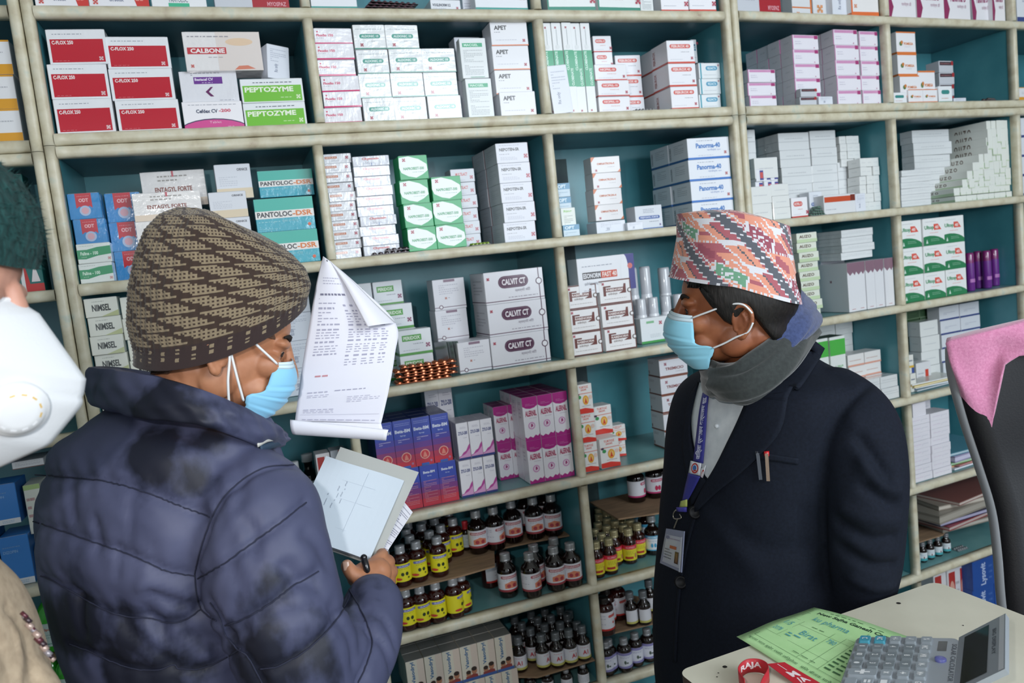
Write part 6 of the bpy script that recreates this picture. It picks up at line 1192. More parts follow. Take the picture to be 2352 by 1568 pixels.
# patterned cap, woven in small blocks
CAPC = {'g': '#5f636c', 'w': '#dcdce2', 'o': '#e39a82', 'p': '#b0626c', 'n': '#6fa184', 'k': '#6a6c72', 'r': '#9c5262'}
capm = {k: mat(v, .85, sheen=.2, bump=.3, bscale=900) for k, v in CAPC.items()}
def cap_cell(c, r):
    """woven motif: diagonal grey bands with stepped white edges, lozenges, crosses and bars between them"""
    c = int(c); r = int(r); q = (c + r) % 36; k = (c + r) // 36; y = r % 22
    if q < 7: return 'w' if (q in (0, 6) and r % 2) else ('w' if q == 3 and r % 9 == 0 else 'g')
    if q in (7, 35): return 'w' if r % 2 else 'p'
    d = abs(q - 13) * .8 + abs(y - 6)
    if d < 5.2: return 'w' if (d < 1 or (d > 2 and d < 3 and (q + y) % 4 == 0)) else ('n' if k % 2 else 'r')
    if d < 6.2: return 'w'
    d = abs(q - 13) * .8 + abs(y - 17)
    if d < 4: return 'r' if k % 2 else 'p'
    if abs(q - 21) < 4 and 3 < y < 17: return 'w' if (q == 21 and 8 < y < 14 or abs(q - 21) == 3 and y in (8, 9, 12, 13)) else ('p' if y in (4, 5) else 'o')
    if 26 <= q <= 29: return 'o' if (1 < y < 10 or 12 < y < 21) else 'w'
    if q == 30: return 'g' if (1 < y < 10 or 12 < y < 21) else 'w'
    if q > 30: return 'w' if (y % 11 in (0, 1)) else 'p' if y < 12 else 'o'
    return 'w' if (y in (0, 11) or q in (9, 25)) and (c + r) % 2 else ('o' if (k + y // 11) % 2 else 'p')
def cap_ring(v):
    """outline at height fraction v: lower edge flares to the brow, upper edge is a flatter oval"""
    fF = .116 + (-.018) * min(1, v * 1.6) ** .7 - .004 * v; bB = -.111 + .012 * v; cx = (fF + bB) / 2; ra = (fF - bB) / 2; rb = .090 - .006 * v
    pts = []
    for a in np.linspace(0, 2 * math.pi, 241)[:-1]:
        x = math.cos(a); y = math.sin(a)
        f = cx + ra * math.copysign(abs(x) ** .92, x); l = rb * math.copysign(abs(y) ** .92, y)
        zb = .066 + (.022 if x > 0 else .050) * x - .004 * abs(y); zt = .183 + (.013 if x > 0 else .030) * x + .004 * abs(y)
        dent = -.003 * math.exp(-((a - .5) / .10) ** 2) * math.sin(math.pi * v) + .0012 * math.sin(5 * a + 4 * v)
        pts.append(hf2(f + dent * x, l + dent * y, zb + (zt - zb) * v))
    return pts
NR = 96; rows = [cap_ring(i / NR) for i in range(NR + 1)]; b = MB(); Gc = np.array(rows); s0_ = len(b.v)
b.v += [tuple(p) for p in Gc.reshape(-1, 3)]
for i in range(NR):
    for j in range(240):
        b.f.append((i * 240 + j, i * 240 + (j + 1) % 240, (i + 1) * 240 + (j + 1) % 240, (i + 1) * 240 + j)); b.m.append(b.mi(capm[cap_cell(j * .75, i * .4)]))
top = rows[-1]; cen = np.mean(top, 0) + hf2.U * .010; tops = []
for k in range(1, 15):
    t = k / 14; tops.append([p * (1 - t) + cen * t + hf2.U * .004 * math.sin(math.pi * t) for p in top])
base = len(b.v); allr = [top] + tops
b.v += [tuple(p) for r_ in allr for p in r_]
for i in range(len(allr) - 1):
    for j in range(240): b.f.append((base + i * 240 + j, base + i * 240 + (j + 1) % 240, base + (i + 1) * 240 + (j + 1) % 240, base + (i + 1) * 240 + j)); b.m.append(b.mi(capm[cap_cell(j * .75, 38 + i * 2)]))
capo = b.build('cap', None, False)
def adopt_new(root, before, keep=()):
    for o in list(COL.objects):
        if o.name not in before and o.type == 'MESH' and o.parent is None and 'label' not in o.keys(): adopt(root, o)
adopt_new(P2, i2)
# =================================================================== MAN IN THE QUILTED JACKET
i1 = set(o.name for o in COL.objects)
skin1 = noise_mat('skin_tan', [(.3, '#a56f50'), (.55, '#b57c5b'), (.75, '#c28a68')], 30, .5, .12, detail=5, dist=.0006)
quilt = noise_mat('navy_nylon', [(.38, '#1b1e2c'), (.42, '#34384e'), (.46, '#474b66'), (.75, '#545874')], 8.0, .56, .12, detail=8, dist=.003, stretch=(1, 1, .7), spec=.35)
_nt = quilt.node_tree; _n = [q for q in _nt.nodes if q.type == 'TEX_NOISE'][0]; _rp = [q for q in _nt.nodes if q.type == 'VALTORGB'][0]; _tc = [q for q in _nt.nodes if q.type == 'TEX_COORD'][0]
_src = _n.outputs['Fac']
for (px_, py_, z_, r_) in ((360, 1000, .93, .075), (440, 1060, .92, .060), (300, 980, .95, .05), (470, 1120, .92, .035), (330, 1190, .90, .04)):      # damp patches across the upper back
    vm_ = _nt.nodes.new('ShaderNodeVectorMath'); vm_.operation = 'DISTANCE'; vm_.inputs[1].default_value = tuple(W(px_, py_, z_)); mr = _nt.nodes.new('ShaderNodeMapRange'); mr.inputs['From Min'].default_value = r_ * .6; mr.inputs['From Max'].default_value = r_ * 1.3; mr.inputs['To Min'].default_value = -.10; mr.inputs['To Max'].default_value = 0
    ad = _nt.nodes.new('ShaderNodeMath'); ad.operation = 'ADD'; _nt.links.new(_tc.outputs['Object'], vm_.inputs[0]); _nt.links.new(vm_.outputs['Value'], mr.inputs['Value']); _nt.links.new(_src, ad.inputs[0]); _nt.links.new(mr.outputs['Result'], ad.inputs[1]); _src = ad.outputs[0]
_nt.links.new(_src, _rp.inputs['Fac'])
hc1 = W(499, 808, 1.05); hf1 = Frame(hc1, (.99, .14, -.44), sc=.90)
P1 = person_root('man in navy quilted jacket, brown knitted hat and blue mask, reading held papers', (hc1[0], hc1[1], 0.0))
neck1 = W(400, 985, 1.08); head1 = build_head(hf1, skin1, neck1, .060)
hb = mesh_obj('body', head1, skin1)
def ring1(px, py, Z, a, b_, ang=41, p=2.4):
    A = math.radians(ang); return ringpts(W(px, py, Z), (math.cos(A), -math.sin(A), 0), (math.sin(A), math.cos(A), 0), a, b_, p)
b = MB()
loft(b, [ring1(395, 920, 1.08, .080, .075, p=2), ring1(388, 960, 1.07, .120, .095, p=2.2), ring1(375, 1000, 1.06, .155, .112, p=2.3), ring1(372, 1050, 1.06, .160, .122, p=2.3), ring1(380, 1120, 1.06, .165, .130, p=2.3), ring1(382, 1210, 1.06, .164, .136, p=2.3),
         ring1(396, 1310, 1.07, .160, .138, p=2.3), ring1(422, 1430, 1.08, .152, .138, p=2.3), ring1(450, 1568, 1.10, .152, .138, p=2.4), ring1(440, 1740, 1.12, .180, .155, p=2.4)], quilt, 6)
def arm1(pts, rad): chain(b, [W(*p) for p in pts], rad, quilt, 6, 30)
arm1([(540, 1125, 1.02), (592, 1170, .985), (604, 1260, .965), (630, 1370, .955), (675, 1480, .955), (725, 1585, .97)], [.060, .072, .078, .077, .073, .066])
arm1([(725, 1600, .97), (785, 1545, 1.00), (835, 1465, 1.06), (856, 1392, 1.11)], [.064, .056, .050, .042])
arm1([(215, 1095, 1.13), (188, 1180, 1.15), (212, 1290, 1.19), (290, 1420, 1.27), (350, 1500, 1.35)], [.054, .058, .057, .054, .052])
jk = fuse(b, .0062, 7)
V = getv(jk); N = getn(jk); bq = bvh_of(jk)
SL = [[(80, 1090), (140, 1094), (202, 1099), (269, 1111), (326, 1128), (383, 1149), (436, 1170), (483, 1187)],
      [(69, 1194), (135, 1216), (207, 1242), (278, 1266), (336, 1290), (383, 1311), (448, 1323)],
      [(95, 1322), (130, 1338), (197, 1376), (240, 1399), (288, 1414), (350, 1421), (402, 1430), (441, 1414), (460, 1399)],
      [(160, 1478), (207, 1495), (259, 1519), (307, 1535), (364, 1538), (398, 1526), (412, 1535), (460, 1535), (507, 1516), (555, 1488)],
      [(674, 1068), (612, 1073), (565, 1097), (526, 1130), (498, 1168), (474, 1225), (455, 1287), (448, 1325), (452, 1368), (464, 1402), (498, 1426)],
      [(483, 1383), (505, 1416), (517, 1454), (545, 1488), (569, 1507), (593, 1550), (603, 1568)],
      [(455, 1328), (517, 1292), (579, 1247), (636, 1206), (703, 1154)], [(517, 1435), (555, 1423), (612, 1392), (669, 1349), (731, 1311)],
      [(598, 1535), (636, 1530), (698, 1497), (755, 1445), (793, 1392), (803, 1368)], [(803, 1354), (838, 1420), (855, 1475), (840, 1530), (822, 1568)]]
L3 = [[p for p in line3(bq, s, 1.05)] for s in SL]
D = seam_dist(V, L3); disp = -.0050 * np.exp(-(D / .0055) ** 2) + .0042 * (1 - np.exp(-(D / .028) ** 2))
# puckers that run away from the seams, and the larger creases
T = V @ unit([.75, -.2, .15]); pk = np.sin(T * 210 + 2.2 * vnoise(V, 22, 5)) * np.exp(-((D - .012) / .014) ** 2); disp += .0009 * pk
CR = [([(350, 1359), (400, 1378), (462, 1394)], .008, -.008), ([(330, 1342), (400, 1360), (455, 1378)], .009, .005), ([(372, 1440), (430, 1462), (500, 1466), (560, 1452)], .009, -.007), ([(380, 1470), (440, 1490), (500, 1490)], .008, -.006), ([(400, 1450), (430, 1480), (470, 1500)], .008, .006),
      ([(283, 1430), (340, 1480), (400, 1520)], .008, -.005), ([(333, 1400), (350, 1428), (372, 1450)], .007, -.005), ([(548, 1095), (560, 1130), (545, 1165)], .010, -.004), ([(560, 1195), (585, 1225), (590, 1262)], .008, -.004), ([(540, 1310), (552, 1345), (548, 1380)], .010, -.004),
      ([(655, 1300), (690, 1330), (725, 1345)], .010, -.006), ([(700, 1230), (725, 1250), (750, 1290)], .010, -.005), ([(765, 1400), (800, 1460), (815, 1520)], .010, -.006), ([(640, 1420), (690, 1410), (740, 1380)], .010, -.003), ([(850, 1400), (885, 1430), (905, 1480)], .008, -.005), ([(845, 1445), (880, 1480), (895, 1530)], .008, -.005),
      ([(180, 1368), (186, 1410), (196, 1445)], .007, -.006), ([(222, 1190), (226, 1230), (222, 1262)], .006, -.004), ([(268, 1250), (272, 1290), (270, 1320)], .006, -.003), ([(160, 1120), (168, 1160), (170, 1190)], .008, -.004), ([(300, 1150), (304, 1190), (300, 1225)], .006, -.003), ([(430, 1000), (500, 1040), (560, 1080)], .012, -.004)]
for pts, w, a in CR: disp = disp + a * np.exp(-(seam_dist(V, [line3(bq, pts, 1.05)]) / w) ** 2)
disp += .0026 * vnoise(V, 18, 9) + .0009 * vnoise(V, 60, 4)
setv(jk, V + N * disp[:, None]); jko = mesh_obj('jacket', jk, quilt); bq = bvh_of(jk)
# stitched seam threads
for s in SL:
    b = MB(); P = [on(bq, *p, .0012, 1.05) for p in catmull([np.array(q, float) for q in s], 10)]; P = [p for p in P if abs((p - CPOS) @ _f - 1.03) < .25]; ok = [P[0]]
    for p in P[1:]:
        if np.linalg.norm(p - ok[-1]) < .03: ok.append(p)
        else:
            if len(ok) > 2: b.tube(ok, .0009, mat('#23273c', .8), 5); b.build('seam_thread', jko, True); b = MB()
            ok = [p]
    if len(ok) > 2: b.tube(ok, .0009, mat('#23273c', .8), 5)
    if b.v: b.build('seam_thread', jko, True)
# standing collar
def band_loop(name, top, bot, m, th, waves=.0025, parent=None, n=150, rows=15, seed=0):
    T_ = catmull([np.asarray(p, float) for p in top], 40, True); B_ = catmull([np.asarray(p, float) for p in bot], 40, True)
    T_ = [T_[int(i * len(T_) / n)] for i in range(n)]; B_ = [B_[int(i * len(B_) / n)] for i in range(n)]; cen = np.mean(T_ + B_, 0); out_rows = []
    cross = []
    for k in range(rows): cross.append((k / (rows - 1), 1))
    for k in range(rows): cross.append((1 - k / (rows - 1), -1))
    G = []
    for v, sgn in cross:
        row = []
        for i in range(n):
            p = T_[i] * (1 - v) + B_[i] * v; o = p - cen; o[2] = 0; o = unit(o); e = th * (math.sin(math.pi * min(1, max(0, v * .94 + .03))) ** .5)
            w_ = waves * (math.sin(i * .37 + 5 * v + seed) + .8 * math.sin(i * .83 - 9 * v + seed) + .6 * math.sin(i * .19 + 14 * v))
            row.append(p + o * (sgn * e + w_))
        G.append(row)
    G.append(G[0]); b = MB(); b.grid(np.array(G), m, wrap=True); return b.build(name, parent, True)
ctop = [W(213, 842, 1.10), W(262, 848, 1.02), W(345, 862, .955), W(460, 893, .94), W(560, 935, .97), W(625, 972, 1.03), W(652, 1000, 1.11), W(610, 960, 1.20), W(500, 905, 1.25), W(380, 862, 1.24), W(270, 843, 1.18)]
cbot = [W(212, 922, 1.10), W(262, 945, 1.01), W(345, 962, .94), W(455, 975, .925), W(545, 1005, .955), W(605, 1030, 1.02), W(628, 1030, 1.10), W(590, 1020, 1.19), W(490, 975, 1.24), W(380, 940, 1.23), W(270, 925, 1.18)]
collar = band_loop('collar', ctop, cbot, quilt, .013, .0016)
b = MB(); P = catmull([W(592, 1017, .985), W(612, 1006, 1.0), W(632, 1002, 1.03), W(652, 996, 1.085)], 6); G = [[p, p - np.array([0, 0, .0055])] for p in P]; thick_grid(b, np.array(G), .002, mat('#c9c9c2', .6)); b.build('collar_piping', collar, True)
b = MB(); P = catmull([W(600, 1022, .99), W(625, 1014, 1.02), W(654, 1006, 1.085)], 6); G = [[p, p - np.array([0, 0, .009])] for p in P]; thick_grid(b, np.array(G), .003, mat('#2b4258', .7)); b.build('zip_end', collar, True)
# cuff and hand
cuff_c = W(856, 1378, 1.12)
wr = W(855, 1352, 1.15); pm = W(850, 1318, 1.165)
b = MB()
chain(b, [W(858, 1400, 1.10), wr, W(858, 1325, 1.165)], [.027, .026, .024], skin1, 5, 18)
ball(b, W(848, 1322, 1.165), (.030, .022, .024), skin1, None, 14); ball(b, W(866, 1314, 1.17), (.022, .022, .022), skin1, None, 12); ball(b, W(830, 1322, 1.16), (.022, .018, .018), skin1, None, 12)
chain(b, [W(838, 1334, 1.150), W(816, 1322, 1.145), W(802, 1307, 1.145), W(797, 1299, 1.15)], [.0145, .0125, .0105, .0095], skin1, 5, 14)      # thumb
for (k0, k1, k2, k3, r_) in (((862, 1292, 1.175), (878, 1276, 1.20), (868, 1268, 1.235), (848, 1272, 1.24), .0098), ((874, 1303, 1.18), (893, 1292, 1.205), (884, 1284, 1.24), (862, 1286, 1.245), .0100),
                            ((880, 1320, 1.175), (900, 1314, 1.20), (892, 1304, 1.235), (868, 1304, 1.24), .0096), ((880, 1338, 1.165), (897, 1338, 1.19), (890, 1326, 1.225), (868, 1324, 1.235), .0086)):
    chain(b, [W(*k0), W(*k1), W(*k2), W(*k3)], [r_ * 1.12, r_ * 1.02, r_ * .95, r_ * .82], skin1, 5, 14)
hand = mesh_obj('hand', fuse(b, .0021, 2), skin1)
b = MB(); c = W(795.5, 1299, 1.141); n = unit(CPOS - c); u = unit(np.cross(n, Zv)); w = np.cross(u, n)
G = [[c + n * (.0022 + .0022 * math.cos(a)) * 1.0 + u * .0052 * math.sin(a) * 1.0 + w * .0065 * (v - .5) * 2 for a in np.linspace(-1.3, 1.3, 9)] for v in np.linspace(0, 1, 7)]
thick_grid(b, np.array(G), .0006, mat('#c09a86', .3, .3)); b.build('thumb_nail', hand, True)
# knitted hat: stitch rows coloured in stepped diagonal blocks
kb = mat('#36271f', .95, sheen=.3, bump=.3, bscale=700); kt = mat('#84765f', .95, sheen=.3, bump=.3, bscale=700); kbd = mat('#2f2120', .95, sheen=.3)
def hat_ring(v):          # v: 0 at the folded rim, 1 at the crown
    pts = []; NJ = 256
    for j in range(NJ):
        a = 2 * math.pi * j / NJ; x, y = math.cos(a), math.sin(a)
        prof = [(0, 1.0), (.08, 1.01), (.25, 1.09), (.45, 1.09), (.62, 1.0), (.76, .85), (.87, .62), (.95, .36), (1.0, .04)]
        k = np.interp(v, [p[0] for p in prof], [p[1] for p in prof]); zc = np.interp(v, [0, .25, .5, .7, .85, .95, 1], [0, .042, .086, .120, .144, .155, .158])
        f = .001 + .100 * x * k - .074 * v ** 1.25; l = .088 * y * k
        u = .0275 + .074 * x * (1 - v) ** .8 * k + zc + .004 * math.sin(3 * a) * v
        st = .0011 * abs(math.sin(j * math.pi / 2 * .9 + .3)) if v < .1 else .0009 * math.sin(j * math.pi / 2)
        cr = .0028 * math.sin(4 * a + 9 * v) * (.3 + v) * (1 - v) + .003 * math.sin(7 * a - 6 * v) * v * (1 - v)
        pts.append(hf1((f + x * (cr + st)) * 1.055, (l + y * (cr + st)) * 1.04, (u - .030 * abs(y) ** 1.6 * (1 - v) ** 2) * 1.055))
    return pts
NV = 96; G = [hat_ring(i / NV) for i in range(NV + 1)]; NJ = 256; b = MB()
G = np.array(G)
for i in range(NV + 1): G[i] = G[i] + (.0007 if i % 2 else -.0003) * (G[i] - G[i].mean(0)) / (np.linalg.norm(G[i] - G[i].mean(0), axis=1, keepdims=True) + 1e-6)
b.v += [tuple(p) for p in G.reshape(-1, 3)]
for i in range(NV):
    for j in range(NJ):
        if i < 12: tan = 3 <= i < 11 and (j % 8) in (0, 1) and (i % 4) in (0, 1, 2) and (i + j // 8) % 3 != 0
        else:
            R_, y_ = (i - 12) // 8, (i - 12) % 8; blk = (j + R_ * 8 + y_ * 2.2) % 20
            tan = 3 < blk < 18 - abs(y_ - 4) * .9 and y_ != 0 and (y_ % 2 == 1 or (j % 2 == 0))
        b.f.append((i * NJ + j, i * NJ + (j + 1) % NJ, (i + 1) * NJ + (j + 1) % NJ, (i + 1) * NJ + j)); b.m.append(b.mi(kt if tan else (kbd if i < 12 else kb)))
inner = [[p - unit(p - hf1(0, 0, .09)) * .004 for p in G[0]], [p - unit(p - hf1(0, 0, .09)) * .006 for p in G[6]]]
b.grid(np.array([G[0]] + inner), kbd, wrap=True)
b.build('knitted_hat', None, True)
short_h = noise_mat('shaved_hair', [(.35, '#3a2a22'), (.6, '#6b4c3a'), (.75, '#7d5b47')], 500, .8, .4, detail=3, dist=.0006)
hair_shell(hf1, 'hair', lambda a: np.interp(math.degrees(a), [0, 60, 75, 84, 100, 118, 140, 180], [.06, .06, .03, -.004, .02, -.012, -.045, -.055]), short_h, .0008, .04)
add_eyes(hf1, None)
mk1, Gm1 = surgical_mask(hf1, None, [(.078, .058, .008), (.074, .061, -.015), (.070, .061, -.038), (.050, .060, -.050), (.052, .054, -.066), (.056, .045, -.084)], [(.108, 0, .020), (.122, 0, -.004), (.123, 0, -.026), (.117, 0, -.050), (.102, 0, -.074), (.084, 0, -.092)], '#8ccdf0')
for s in (-1, 1):
    ear_loop(hf1, mk1, [(.078, .061, .006), (.050, .072, .020), (.020, .081, .034), (-.008, .088, .036)], s, .0019)
    ear_loop(hf1, mk1, [(.046, .064, -.058), (.028, .074, -.030), (.010, .082, .0), (-.004, .088, .024)], s, .0019)
    ear_loop(hf1, mk1, [(.026, .074, -.066), (.014, .084, -.034), (.006, .088, .0), (-.006, .090, .026)], s, .0019)
adopt_new(P1, i1)
# ------------------------------------------------------------------ held papers
paper_m = mat('#e2e2ec', .75); back_m = mat('#e8e8f0', .75)
def patch(Lp, Rp, n, m, bulge=None):
    L = catmull([W(*p) for p in Lp], 12); R = catmull([W(*p) for p in Rp], 12)
    L = [L[int(round(i * (len(L) - 1) / (n - 1)))] for i in range(n)]; R = [R[int(round(i * (len(R) - 1) / (n - 1)))] for i in range(n)]
    G = np.array([[L[i] * (1 - j / (m - 1)) + R[i] * (j / (m - 1)) for j in range(m)] for i in range(n)])
    if bulge:
        for i in range(n):
            for j in range(m): G[i, j] -= _f * bulge(i / (n - 1), j / (m - 1))
    return G
Gp = patch([(742, 588, 1.16), (727, 655, 1.155), (712, 745, 1.15), (697, 830, 1.15), (684, 915, 1.15), (676, 968, 1.155)], [(757, 598, 1.16), (826, 658, 1.165), (908, 742, 1.18), (906, 815, 1.17), (892, 900, 1.165), (876, 972, 1.165)], 50, 26, lambda v, u: .010 * math.sin(math.pi * u) * math.sin(math.pi * v) + .004 * math.sin(3 * u + 4 * v))
b = MB(); thick_grid(b, Gp, .0003, paper_m)
ops = [('d', .18, .80, .62, .86, '#b0b0c2', 3), ('d', .12, .74, .60, .77, '#77778c', 1), ('r', .10, .725, .9, .728, '#8a8aa0')]
ops += [('d', .10, .42, .36, .71, '#a4a4b8', 16)] + [('d', x, .36, x + .07, .70, '#a0a0b5', 20) for x in (.46, .55, .64, .73, .82)]
ops += [('d', .16, .31, .30, .325, '#c48a92', 1), ('d', .10, .20, .34, .24, '#b0b0c2', 3), ('d', .4, .23, .74, .24, '#a0a0b5', 1), ('d', .55, .15, .92, .20, '#b0b0c2', 4), ('d', .08, .09, .44, .13, '#b0b0c2', 3), ('r', .05, .075, .95, .077, '#a9a9bc'), ('d', .08, .03, .92, .05, '#a9a9bc', 1), ('r', .5, .955, .56, .97, '#33333c')]
decals(b, ops, .15, .26, grid_map(Gp, .15, .26), (.75, 0), .00006, .0003)
pg = b.build('held_paper', None, True); tag(pg, 'white printed sheet held upright with a folded corner, in front of the shelves', 'paper')
Gf = patch([(757, 598, 1.158), (790, 650, 1.150), (818, 702, 1.142), (843, 750, 1.135)], [(757, 598, 1.158), (810, 645, 1.158), (865, 700, 1.165), (909, 741, 1.176)], 26, 14, lambda v, u: .014 * math.sin(math.pi * u) * v)
b = MB(); thick_grid(b, Gf, .0003, back_m); b.build('folded_corner', pg, True)
a0, a1, c0_, c1_ = Gp[-1, 0], Gp[-1, -1], W(694, 1004, 1.120), W(902, 1032, 1.120); rows = []
for k in range(22):
    th = k / 21 * 3.9; r_ = .013; rows.append([(a0 * (1 - j / 25) + a1 * (j / 25)) + (-Zv * (r_ * 1.25 * math.sin(th) + .006 * k / 21 * (1)) - _f * r_ * (1 - math.cos(th))) + _r * .014 * (j / 25) * (k / 21) - Zv * .012 * (j / 25) * (k / 21) for j in range(26)])
b = MB(); thick_grid(b, np.array(rows), .0003, back_m); b.build('curled_edge', pg, True)
# board with writing pad
def plate(name, c, th, m, n=8, sag=None):
    G = quadgrid([W(*p) for p in c], n, n)
    if sag:
        for i in range(n):
            for j in range(n): G[i, j] += -_f * sag(i / (n - 1), j / (n - 1))
    b = MB(); thick_grid(b, G, th, m); return b, G
board_m = mat('#aeb0ac', .8)
b, Gb = plate('b', [(782, 1026, 1.258), (962, 1084, 1.278), (862, 1300, 1.197), (690, 1240, 1.178)], .003, board_m)
bd = b.build('file_board', None, False); tag(bd, 'grey cardboard file board held in the hand of the jacketed man', 'file board')
b, Gc = plate('p', [(750, 1046, 1.237), (928, 1104, 1.252), (848, 1288, 1.178), (668, 1222, 1.16)], .010, mat('#c9d4de', .7), 14, lambda v, u: .004 * math.sin(u * 5 + .6) * (1 - v * .3))
decals(b, [('d', .2, .3, .23, .32, '#a9b4c4', 1), ('r', .36, .56, .76, .562, '#b4becb'), ('r', .3, .78, .72, .782, '#b4becb'), ('r', .56, .2, .563, .95, '#b9c4d0'), ('r', .10, .22, .6, .222, '#b9c4d0')] + [('v', s_, x, y, x + .03, y + .28, '#a4aebc') for s_, x, y in (('~ . _ ~', .30, .42), ('_ ~ . ~', .36, .5), ('~ _ .', .2, .3))], .12, .17, grid_map(Gc, .12, .17), (.7, 0), .0001, .0004)
pd = b.build('writing_pad', None, False); tag(pd, 'stack of blank pale paper lying on the grey file board', 'paper pad')
b, Gd = plate('s', [(925, 1148, 1.275), (948, 1176, 1.28), (878, 1284, 1.225), (856, 1276, 1.215)], .0015, mat('#d5d5dd', .75))
decals(b, [('d', .05, .03, .95, .95, '#8a8a9a', 26)], .02, .10, grid_map(Gd, .02, .10), (.75, 0), .0001, .0004)
ps = b.build('printed_slip', None, False); tag(ps, 'narrow printed paper slip sticking out under the grey file board', 'paper')
b = MB(); b.tube([W(836, 1282, 1.150), W(842, 1305, 1.148), W(848, 1330, 1.15)], .0052, mat('#17181c', .25, .5), 14); ball(b, W(835.5, 1280, 1.150), .0052, mat('#17181c', .25, .5), None, 8)
pn = b.build('pen', None, True); tag(pn, 'black pen held between thumb and fist of the jacketed man', 'pen')
# =================================================================== MAN IN THE FOREGROUND AT THE LEFT EDGE
i3 = set(o.name for o in COL.objects)
skin3 = noise_mat('skin_fair_brown', [(.3, '#a87a68'), (.55, '#bb8b78'), (.75, '#c99a86')], 30, .5, .12, detail=5, dist=.0006)
hc3 = W(-285, 712, .64); hf3 = Frame(hc3, (.95, -.08, -.36), sc=1.0)
P3 = person_root('man at left edge in white valved respirator, fuzzy green cap and beige uniform', (hc3[0], hc3[1], 0.0))
neck3 = W(-230, 1180, .70); mesh_obj('body', build_head(hf3, skin3, neck3, .060), skin3)
add_eyes(hf3, None, brow=False)
khaki = noise_mat('beige_uniform', [(.3, '#a8957e'), (.55, '#b9a68d'), (.8, '#c4b299')], 90, .85, .15, dist=.0006)
def ring3(px, py, Z, a, b_, p=2.3):
    fx = unit([hf3.F[0], hf3.F[1], 0]); sx_ = np.cross(Zv, fx); return ringpts(W(px, py, Z), sx_, fx, a, b_, p)
b = MB()
loft(b, [ring3(-235, 1230, .72, .065, .06, 2), ring3(-240, 1330, .72, .085, .075, 2), ring3(-245, 1440, .72, .130, .095), ring3(-240, 1540, .72, .160, .105), ring3(-225, 1680, .73, .175, .112), ring3(-200, 1900, .76, .180, .118), ring3(-180, 2200, .8, .18, .12)], khaki, 6)
chain(b, [W(-60, 1560, .76), W(0, 1640, .76), W(40, 1760, .76), W(65, 1900, .76)], [.050, .056, .054, .050], khaki, 6, 24)
sh_me = fuse(b, .006, 6); V = getv(sh_me); N = getn(sh_me); bk = bvh_of(sh_me)
dsp = .0018 * vnoise(V, 22, 2)
for pts, w, a in [([(20, 1400), (60, 1470), (80, 1568)], .006, -.004), ([(30, 1420), (45, 1500), (40, 1568)], .006, .003), ([(0, 1480), (20, 1530), (10, 1568)], .008, -.003)]: dsp += a * np.exp(-(seam_dist(V, [line3(bk, pts, .72)]) / w) ** 2)
setv(sh_me, V + N * dsp[:, None]); mesh_obj('uniform_shirt', sh_me, khaki)
b = MB(); R3 = random.Random(4)
for i in range(16):
    px = 56 + i * 4.2; py = 1414 + i * 6.5 + R3.uniform(-4, 4); b.tube([W(px - 7, py - 6, .735), W(px + 6, py + 6, .735)], R3.uniform(.0018, .0032), mat(('#5a2a34', '#8f8a90', '#3a2a30', '#b09a90')[i % 4], .3, .4, metal=.3), 8)
b.build('shoulder_badge', None, True)
# fuzzy cap with ear flaps
fz = noise_mat('green_fur', [(.3, '#152e2e'), (.55, '#214241'), (.8, '#2f5654')], 260, .95, .8, stretch=(1, 1, .3), sheen=.05, dist=.004, spec=.1)
NVc, NJc = 46, 120; G = []
for i in range(NVc + 1):
    v = i / NVc; row = []
    for j in range(NJc):
        a = 2 * math.pi * j / NJc; x, y = math.cos(a), math.sin(a)
        k = math.sqrt(max(0.0004, 1 - v ** 2.2)); flap = np.interp(abs(math.degrees(math.atan2(y, x))), [0, 60, 85, 100, 125, 145, 180], [0, 0, .03, .085, .085, .06, .05])
        base_ = .062 - flap; z = base_ + (.158 - base_) * v ** .8; wb = .0008 * (math.sin(17 * a + 31 * v) + math.sin(41 * a - 23 * v))
        row.append(hf3(-.004 + (.108 * k + wb) * x * (1 + .02 * math.sin(3 * a)), (.098 * k + wb) * y, z))
    G.append(row)
b = MB(); b.grid(np.array(G), fz, wrap=True); inn = [[hf3(-.004 + .098 * math.cos(2 * math.pi * j / NJc), .083 * math.sin(2 * math.pi * j / NJc), (np.array(G[0][j]) - hf3.o) @ hf3.U + .006) for j in range(NJc)]]
b.grid(np.array([G[0]] + inn), fz, wrap=True)
R3 = random.Random(11); GA = np.array(G)
for q in range(2600):      # short tufts of pile
    i = R3.randrange(0, NVc - 6); j = R3.randrange(NJc); p = GA[i, j]; n = unit(p - hf3(0, 0, .05)); t = unit(n * .5 + np.array([R3.gauss(0, .5), R3.gauss(0, .5), R3.gauss(-.5, .5)])); L_ = R3.uniform(.005, .010); s_ = unit(np.cross(n, t)) * .0006
    k = len(b.v); b.add([p - s_, p + s_, p + t * L_], [(0, 1, 2)], fz)
b.build('fuzzy_cap', None, True)
